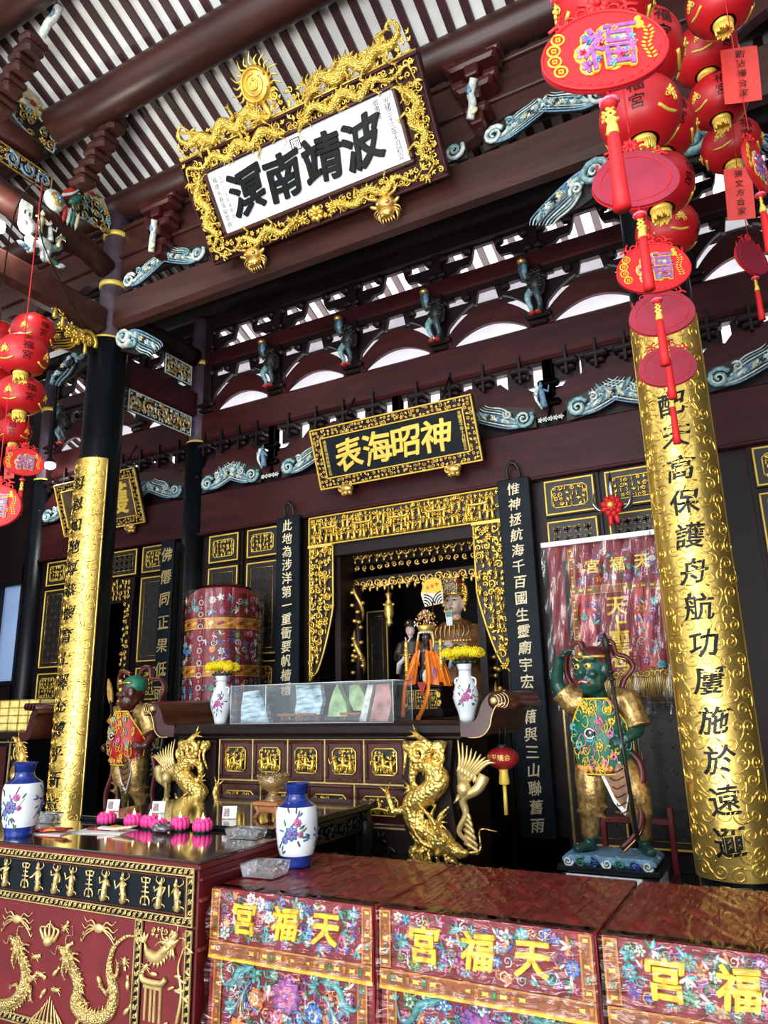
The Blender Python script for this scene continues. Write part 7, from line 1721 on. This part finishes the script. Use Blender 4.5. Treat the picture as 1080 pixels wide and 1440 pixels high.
# red rack behind the green guardian
rk = thing('wooden_rack', 'dark red wooden rack behind the green-skinned guardian', 'rack', (-1.1, 5.75, 0))
r0, r1 = at(848, 1150, 5.75), at(943, 1150, 5.75)
for x in (r0[0], r1[0]): b = MB(); b.box((x, 5.75, .44), (.04, .04, .88), .005); b.box((x, 5.75, .02), (.06, .4, .04), .008); b.box((x, 5.60, .40), (.04, .30, .12), .02); b.build('upright', 'rack_red', rk)
for z in (.78, .35): b = MB(); b.box(((r0[0]+r1[0])/2, 5.75, z), (r1[0]-r0[0], .03, .045), .005); b.build('rail', 'rack_red', rk)

pts = [at_depth(px, py, FPX*LR/r) for px, py, r in ((-4, 478, 30), (32, 500, 34), (47, 467, 29))]
b = MB(); b.tube(catmull([(-7.9, 4.9, ZW+.02), (pts[0][0], pts[0][1], ZW), (pts[1][0], pts[1][1], ZW-.01), (pts[2][0], pts[2][1], ZW), (-6.12, YF-.3, ZW+.1)], 6), .006, 5); tag(b.build('lantern_wire', 'iron'), 'thin wire carrying the left lantern cluster beside the left column', 'wire')

# ================================================================ SMALL THINGS ON THE TABLES
def vase_painting(b, fr_fn, seed, z0, z1):
    rng = random.Random(seed); b.fr = fr_fn
def porcelain_vase(name, label, x, y, z, prof, bands, cat='vase', flowers=True, seed=1, group=None, sc=1.0):
    t_ = thing(name, label, cat, (x, y, z), group)
    p = np.array(prof)*sc; b = MB(); b.m('porcelain')
    for (i0, i1, m_) in bands: b.m(m_); b.lathe(catmull([(q[0], q[1], 0) for q in p[i0:i1+1]], 5)[:, :2], (x, y, z), 32)
    b.m(bands[-1][2]); b.lathe([(p[-1][0], p[-1][1]), (p[-1][0]*.86, p[-1][1]-.002), (p[-1][0]*.8, p[-1][1]-.05*sc), (0, p[-1][1]-.05*sc)], (x, y, z), 28)
    b.build('vase_body', None, t_)
    zs, rs = p[:, 1], p[:, 0]
    R0 = rs.max(); H = zs[-1]
    def fr(q):
        R = np.interp(q[:, 1], zs, rs)+.0015+q[:, 2]; A = q[:, 0]/R0
        return np.stack([x+R*np.sin(A), y-R*np.cos(A), z+q[:, 1]], 1)
    rng = random.Random(seed)
    for a0 in (.35, 2.4, -1.7):
        b = MB(fr); uc = a0*R0; cz = H*.42; r = R0*.58
        b.m('china_dark'); b.curve([(uc-r*1.3, cz-r*1.1, 0), (uc-r*.6, cz-r*.2, 0), (uc+r*.3, cz+r*.9, 0), (uc+r*.7, cz+r*1.7, 0)], .004, 4, 5, False)
        b.curve([(uc-r*.5, cz-r*.1, 0), (uc+r*.6, cz+r*.0, 0), (uc+r*1.2, cz+r*.7, 0)], .003, 4, 5)
        for k in range(16):
            a = rng.uniform(0, 6.3); q = rng.uniform(.8, 1.7); b.m(('china_dark', 'china_blue', 'silk_green')[k % 3]); b.leaf((uc+q*r*math.cos(a)*.9, cz+q*r*math.sin(a)*1.1), r*.6, r*.2, a+rng.uniform(-.6, .6), 0, .002)
        for (du, dv, rr) in ((0, 0, .62), (.5, .8, .36), (-.6, -.5, .34), (.75, -.1, .26)):
            b.m('china_pink' if len(bands) == 1 or du > 0 else 'china_blue'); b.rosette((uc+du*r, cz+dv*r), r*rr, .001, 8, .003, rng.random()); b.m('silk_purple'); b.rosette((uc+du*r, cz+dv*r), r*rr*.55, .003, 6, .003)
        b.build('blossom_painting', None, t_)
    if flowers is None: return t_
    return t_
vp_ = [(.048, 0), (.052, .012), (.062, .06), (.086, .13), (.090, .18), (.074, .25), (.050, .30), (.046, .35), (.058, .395)]
bd = [(0, 8, 'porcelain')]
for k, (x, lab, fl) in enumerate(((-4.26, 'white peony vase at the left end of the altar', 'bunch of yellow chrysanthemums in the left altar vase'), (-2.02, 'white peony vase at the right end of the altar', 'bunch of yellow chrysanthemums in the right altar vase'))):
    v = porcelain_vase('flower_vase', lab, x, 4.95, 1.498, vp_, bd, seed=k+1, group='altar flower vases')
    for s in (-1, 1): b = MB(); b.tube(catmull([(x+s*.048, 4.95, 1.80), (x+s*.078, 4.95, 1.785), (x+s*.075, 4.95, 1.74), (x+s*.062, 4.95, 1.73)], 4), .007, 6); b.build('handle', 'porcelain', v)
    ft = thing('flower_bunch', fl, 'flowers', (x, 4.95, 1.86), 'yellow flower bunches')
    b = MB(); rng = random.Random(k)
    for q in range(8): a = q*.8; b.tube([(x+.02*math.cos(a), 4.95+.02*math.sin(a), 1.80), (x+.07*math.cos(a), 4.95+.05*math.sin(a), 1.93)], .005, 5)
    for q in range(10): a = q*.63; b.ball((x+.07*math.cos(a), 4.95+.06*math.sin(a), 1.905), (.03, .02, .012), 6, 4)
    b.build('stem', 'leaf_dark', ft)
    for q in range(8):
        b = MB(); cx, cy, cz = x-.10+.20*(q % 4)/3+rng.uniform(-.01, .01), 4.95-.045+.09*(q//4), 1.962+.018*math.sin((q % 4)*1.05)+rng.uniform(-.006, .008)
        b.ball((cx, cy, cz), (.036, .036, .032), 10, 7)
        for j in range(60):
            e = math.acos(1-1.5*(j+.5)/60); a = j*2.4; d = np.array([math.sin(e)*math.cos(a), math.sin(e)*math.sin(a), math.cos(e)]); b.cone(np.array([cx, cy, cz])+d*.030, np.array([cx, cy, cz])+d*.046, .008, .004, 4)
        b.build('flower_head', 'marigold', ft)
# acrylic case with stones
ac = thing('acrylic_case', 'long clear acrylic case on the altar holding stones', 'case', (-3.35, 5.02, 1.498))
x0, x1, y0, y1, z0, z1 = -4.08, -2.56, 4.86, 5.17, 1.499, 1.80
for nm_, c, s in (('front_pane', ((x0+x1)/2, y0, (z0+z1)/2), (x1-x0, .004, z1-z0)), ('back_pane', ((x0+x1)/2, y1, (z0+z1)/2), (x1-x0, .004, z1-z0)), ('side_pane', (x0, (y0+y1)/2, (z0+z1)/2), (.004, y1-y0, z1-z0)), ('side_pane', (x1, (y0+y1)/2, (z0+z1)/2), (.004, y1-y0, z1-z0)), ('lid_pane', ((x0+x1)/2, (y0+y1)/2, z1), (x1-x0, y1-y0, .004)), ('divider_pane', (-3.72, (y0+y1)/2, (z0+z1)/2), (.004, y1-y0, z1-z0))):
    b = MB(); a, s_ = np.array(c), np.array(s)/2; ax = int(np.argmin(s_)); i, j = [q for q in range(3) if q != ax]
    v = []
    for p, q in ((-1, -1), (1, -1), (1, 1), (-1, 1)): w_ = a.copy(); w_[i] += p*s_[i]; w_[j] += q*s_[j]; v.append(w_)
    b.add(v, [(0, 1, 2, 3)]); b.build(nm_, 'acrylic', ac)
b = MB()
E_ = [((x0, y0, z1), (x1, y0, z1)), ((x0, y1, z1), (x1, y1, z1)), ((x0, y0, z0), (x0, y0, z1)), ((x1, y0, z0), (x1, y0, z1)), ((x1, y1, z0), (x1, y1, z1)), ((x1, y0, z1), (x1, y1, z1)), ((x0, y0, z0), (x1, y0, z0)), ((-3.72, y0, z0), (-3.72, y0, z1))]
for a, c in E_: b.tube([a, c], .0035, 4)
b.build('polished_edge', 'porcelain', ac)
def stone(name, label, m_, poly, x, y, th, z=1.503):
    b = MB(wall_frame(x, y, z)); b.prism(poly, -th/2, th/2); return tag(b.build(name, m_), label, 'stone')
stone('banded_stone', 'blue banded stone slab at the left end of the acrylic case', 'marble_blue', [(-.16, 0), (.13, 0), (.09, .12), (.02, .26), (-.14, .25), (-.16, .12)], -3.90, 5.00, .06)
b_ = [(-.12, .06), (.12, .06), (.15, .16), (.13, .29), (-.11, .29), (-.10, .17)]
stone('banded_stone', 'blue banded stone slab on a small wooden stand, middle of the acrylic case', 'marble_blue', b_, -3.40, 5.0, .05, 1.50)
stone('jade_stone', 'tall pale green jade stone in the acrylic case', 'jade', [(-.09, .04), (.09, .04), (.085, .13), (.03, .22), (.0, .29), (-.035, .23), (-.07, .14)], -3.12, 5.02, .07)
stone('jade_stone', 'grey green jade stone leaning beside the tall one', 'jade', [(-.02, .08), (.14, .08), (.10, .16), (.03, .28), (-.05, .27), (-.06, .16)], -2.98, 5.06, .06)
stone('agate_stone', 'pink and white agate slab at the right end of the case', 'agate_red', [(-.11, 0), (.05, 0), (.09, .14), (.07, .27), (-.04, .27), (-.07, .14)], -2.72, 5.0, .05)
stone('pale_stone', 'thin pale stone leaning left of the agate slab', 'paint_pale', [(-.06, 0), (.0, 0), (.07, .27), (.02, .27)], -2.86, 5.0, .04)
for x, lab in ((-3.60, 'left of the banded slab'), (-3.40, 'under the middle banded slab'), (-3.00, 'under the grey green jade')):
    t_ = thing('display_stand', 'small carved wooden stand in the acrylic case, '+lab, 'stand', (x, 5.02, 1.5), 'wooden stands in the acrylic case')
    b = MB(); b.box((x, 5.02, 1.562), (.19, .10, .018), .005); b.build('stand_top', 'wood_light', t_)
    for s in (-1, 1): b = MB(); b.tube([(x+s*.08, 5.02, 1.555), (x+s*.065, 5.02, 1.53), (x+s*.085, 5.02, 1.505)], [.014, .012, .014], 6); b.build('leg', 'wood_light', t_)
# blue and white vases on the front tables
bv = [(.072, 0), (.076, .012), (.078, .03), (.086, .055), (.098, .10), (.106, .18), (.107, .25), (.098, .285), (.064, .308), (.052, .335), (.053, .368), (.068, .393)]
bands = [(0, 3, 'cobalt'), (3, 7, 'porcelain'), (7, 11, 'cobalt')]
porcelain_vase('blue_white_vase', 'blue and white blossom vase standing on the corner of the red covered table', -2.322, 3.31, .8535, bv, bands, seed=5, group='blue and white front vases')
porcelain_vase('blue_white_vase', 'blue and white vase at the left end of the offering table, cut by the frame', -3.925, 2.89, .9645, bv, bands, seed=6, group='blue and white front vases')
# lotus candles
def make_candle():
    t_ = thing('lotus_candle', 'x', 'candle', (0, 0, 0), 'pink lotus candles')
    b = MB()
    for k in range(10): a = k*.628; b.ball((.038*math.cos(a), .038*math.sin(a), .008), (.018, .014, .009), 7, 5)
    b.lathe([(.045, .0), (.05, .012), (.0, .014)], n=16); b.build('leaf_base', 'leaf_dark', t_)
    b = MB(); b.lathe([(.0, .01), (.044, .014), (.052, .034), (.046, .054), (.03, .06), (.02, .055), (0, .054)], n=24)
    for r, n, zz in ((.048, 12, .034), (.036, 9, .048)):
        for k in range(n): a = k*2*PI/n+zz*40; ca, sa = math.cos(a), math.sin(a); b.ball((r*ca, r*sa, zz), (.010, .016, .026), 7, 6, rot=((ca, -sa, 0), (sa, ca, 0), (0, 0, 1)))
    b.build('petal_cup', 'lotus_pink', t_)
    b = MB(); b.lathe([(.022, .052), (.022, .062), (0, .063)], n=14); b.build('wax', 'wax', t_)
    b = MB(); b.lathe([(.001, .062), (.007, .07), (.0065, .08), (.003, .092), (.0005, .102)], n=8); b.build('flame', 'flame', t_)
    return t_
cd = make_candle()
for k, (px, py, lab) in enumerate(((150, 1152, 'pink lotus candle, first from the left'), (188, 1156, 'pink lotus candle, second from the left'), (211, 1157, 'pink lotus candle, third from the left'), (231, 1157, 'small-looking pink lotus candle behind the clear bag, fourth from the left'), (253, 1161, 'pink lotus candle, fifth from the left'), (285, 1164, 'pink lotus candle, rightmost'))):
    o = cd if k == 0 else copy_tree(cd); p = atz(px, py, TZ); o.location = (p[0], min(p[1], 3.41-.05), TZ+.0005); o['label'] = lab
    if p[1] > 3.36: s_ = 3.36/p[1]; q = np.array([0, 0, CAMZ])+(p-np.array([0, 0, CAMZ])); o.location = (p[0]*s_, 3.36-.04*(k == 3), TZ+.0005)
    o.scale = (.86, .86, .86) if k == 3 else (1, 1, 1)
# photo cards on the black table
for px, py, lab in ((158, 1141, 'small photo card on the black table, behind the leftmost lotus candle'), (222, 1144, 'small photo card on the black table, behind the middle lotus candles'), (322, 1152, 'small photo card on the black table, near the clear plastic box')):
    p = atz(px, py, BZ); p[1] = max(p[1], 3.50); t_ = thing('photo_card', lab, 'card', (p[0], p[1], BZ), 'photo cards on the black table')
    f = frame((p[0], p[1], BZ+.0035), (.94, .34, 0), (-.05, .17, .98)); b = MB(f); b.plate(-.044, 0, .044, .07, -.002, .002); b.build('card', 'paper', t_); b = MB(f); b.plate(-.036, .012, .0, .058, .002, .003); b.build('picture', 'photo_grey', t_)
# trays with red packets
rng = random.Random(4)
for px, py, lab, rz in ((65, 1171, 'white paper sheet with red packets, left one on the offering table', .15), (145, 1170, 'white paper sheet with red and cream packets, right one on the offering table', .2)):
    p = atz(px, py, TZ); t_ = tag(MB().box and (lambda b: (b.box((p[0], p[1], TZ+.003), (.34, .15, .004), rz=rz), b.build('paper_sheet', 'paper'))[1])(MB()), lab, 'paper', 'paper sheets on the offering table')
    for k in range(5):
        b = MB(); c = np.array([p[0]-.09+.055*k+.02, p[1]+rng.uniform(-.02, .035), TZ+.010+.005*k]); m_ = ('red_cloth', 'card_red', 'paper' if px > 100 else 'card_red', 'silk_orange', 'red_cloth' if px < 100 else 'cream_paint')[k]
        b.box(c, (.13, .055, .010), .003, rz=rz+rng.uniform(-.4, .4), ry=rng.uniform(-.12, .12))
        tag(b.build('ritual_packet', m_), 'folded %s packet on the %s paper sheet' % ({'red_cloth': 'dark red', 'card_red': 'bright red', 'paper': 'white', 'silk_orange': 'orange', 'cream_paint': 'cream'}[m_], 'left' if px < 100 else 'right'), 'packet', 'packets on the paper sheets')
def plastic_box(label, x, y, z, L, D, H, rz, m_='clear_plastic', fill=None):
    t_ = thing('plastic_box', label, 'container', (x, y, z), 'clear plastic boxes'); c, s = math.cos(rz), math.sin(rz)
    f = lambda p: np.stack([x+p[:, 0]*c-p[:, 1]*s, y+p[:, 0]*s+p[:, 1]*c, z+p[:, 2]], 1)
    b = MB(f); k = .88
    lo = [(-L/2*k, -D/2*k, .002), (L/2*k, -D/2*k, .002), (L/2*k, D/2*k, .002), (-L/2*k, D/2*k, .002)]; hi = [(-L/2, -D/2, H), (L/2, -D/2, H), (L/2, D/2, H), (-L/2, D/2, H)]
    b.add(lo+hi, [(0, 1, 2, 3)]+[(i, (i+1) % 4, 4+(i+1) % 4, 4+i) for i in range(4)]); b.build('tub', m_, t_)
    b = MB(f); ring = hi+[hi[0]]
    for a, e in zip(ring[:-1], ring[1:]): b.tube([a, e], .0035, 5)
    for a, e in zip(lo, hi): b.tube([a, e], .0022, 4)
    b.build('rim', 'clear_plastic', t_)
    if fill:
        b = MB(f); rg = random.Random(int(L*1000))
        for k in range(26): b.ball((rg.uniform(-.42, .42)*L*.85, rg.uniform(-.42, .42)*D*.85, rg.uniform(.012, H*.9)), rg.uniform(.008, .016), 6, 4)
        b.build('crumpled_wrap', 'clear_plastic', t_)
    return t_
plastic_box('empty clear plastic tub on the red covered table beside the blue vase', -2.335, 3.07, .8535, .19, .15, .058, .1)
p = atz(79, 1154, TZ); plastic_box('clear plastic box at the back left of the offering table, before the gold couplet', p[0], p[1]-.08, TZ, .20, .09, .055, .12, fill=1)
p = atz(372, 1174, TZ); plastic_box('clear plastic box at the right end of the offering table, left of the blue vase', -2.64, 3.30, TZ, .20, .10, .05, .1, fill=1)
p = atz(228, 1171, TZ); b = MB(); rg = random.Random(3)
b.ball((p[0], p[1], TZ+.025), (.065, .05, .024), 12, 8)
for k in range(20): a = rg.uniform(0, 6.3); b.ball((p[0]+.045*math.cos(a), p[1]+.035*math.sin(a), TZ+rg.uniform(.014, .045)), (.02, .014, .010), 6, 4)
bagt = thing('clear_bag', 'crumpled clear bag of purple sweets before the lotus candles', 'bag', (p[0], p[1], TZ)); b.build('bag', 'clear_plastic', bagt); b = MB()
for k in range(9): a = k*.7; b.ball((p[0]+.03*math.cos(a), p[1]+.02*math.sin(a), TZ+.024), (.014, .010, .009), 6, 4)
b.build('sweets', 'silk_purple', bagt)
# amber glass bowl on its stand
p = atz(375, 1152, BZ); gx, gy = p[0], p[1]+.06
t_ = thing('bowl_stand', 'orange-brown carved wooden stand under the amber glass bowl', 'stand', (gx, gy, BZ))
b = MB(); b.box((gx, gy, BZ+.085), (.19, .17, .022), .006); b.box((gx, gy, BZ+.055), (.15, .13, .04), .004); b.build('stand_top', 'wood_light', t_)
for sx in (-1, 1):
    for sy in (-1, 1): b = MB(); b.tube([(gx+sx*.075, gy+sy*.065, BZ+.075), (gx+sx*.062, gy+sy*.055, BZ+.035), (gx+sx*.08, gy+sy*.07, BZ+.002)], [.018, .014, .016], 6); b.build('leg', 'wood_light', t_)
t_ = thing('glass_bowl', 'amber oil glass bowl on a carved wooden stand, behind the blue vase', 'bowl', (gx, gy, BZ+.096))
b = MB(); z = BZ+.097; b.lathe([(.05, .0), (.045, .012), (.022, .03), (.03, .05), (.07, .075), (.088, .10), (.095, .145), (.088, .145), (.08, .10), (.05, .075), (0, .065)], (gx, gy, z), 28); b.build('bowl', 'amber_glass', t_)
b = MB()
for k in range(14): a = k*2*PI/14; b.ball((gx+.093*math.cos(a), gy+.093*math.sin(a), z+.143), .010, 6, 4)
b.build('scalloped_rim', 'amber_glass', t_)
b = MB(); b.lathe([(.0, .07), (.055, .082), (.078, .108), (0, .108)], (gx, gy, z), 24); b.build('oil', 'robe_gold', t_)
# yellow gridded case on the side altar
t_ = thing('gridded_case', 'yellow lit case with dark grid on the side altar, far left', 'case', (-7.0, 5.05, 1.447))
q0, q1 = at(0, 992, 4.95), at(53, 992, 4.95); cx, hw = (q0[0]+q1[0])/2-.3, (q1[0]-q0[0])/2+.32
b = MB(); b.box((cx, 5.08, 1.60), (hw*2, .24, .30), .003); b.build('panel', 'yellow_box', t_)
b = MB()
for k in range(9): x = cx-hw+2*hw*k/8; b.box((x, 4.955, 1.60), (.014, .012, .31))
for k in range(5): b.box((cx, 4.955, 1.45+.075*k), (2*hw, .012, .010))
b.build('grid', 'gold_old', t_)
# spot lamps
c = at(70, 655, 6.2)
t_ = thing('spot_lamp', 'bright round spot lamp in the left bay above the gilt framed plaque', 'lamp', tuple(c))
b = MB(); b.ball(c, (.075, .075, .05), 14, 8); b.build('bulb', 'lamp_glow', t_); b = MB(); b.lathe([(.08, .04), (.05, .09), (.02, .10), (.015, roof_z(6.2)-c[2]+.08), (0, roof_z(6.2)-c[2]+.08)], tuple(c), 14); b.build('fitting', 'iron', t_)
l = bpy.data.lights.new('spot_lamp_light', 'POINT'); l.energy = 25; l.shadow_soft_size = .1; l.color = (1, .97, .92); o = bpy.data.objects.new('spot_lamp_light', l); COL.objects.link(o); o.location = (c[0], c[1]-.12, c[2]-.08)
c = hx_ = None
d = R_*((-2-540)/FPX)-U_*((318-720)/FPX)+F_; c = np.array([0, 0, CAMZ])+d*(-6.0/d[0])
t_ = thing('spot_lamp', 'bright spot lamp clipped to the side frame at the left edge, beside the lion carving', 'lamp', tuple(c))
b = MB(); b.ball(c, (.06, .06, .05), 14, 8); b.build('bulb', 'lamp_glow', t_); b = MB(); b.lathe([(.075, -.04), (.08, .03), (.05, .07), (0, .08)], tuple(c+np.array([-.03, 0, .02])), 14); b.tube([c+(-.03, 0, .06), (XL, c[1], 6.5)], .012, 6); b.build('fitting', 'steel', t_)
l = bpy.data.lights.new('spot_lamp_light', 'POINT'); l.energy = 40; l.shadow_soft_size = .08; l.color = (1, .93, .84); o = bpy.data.objects.new('spot_lamp_light', l); COL.objects.link(o); o.location = tuple(c+np.array([.10, -.02, .0]))
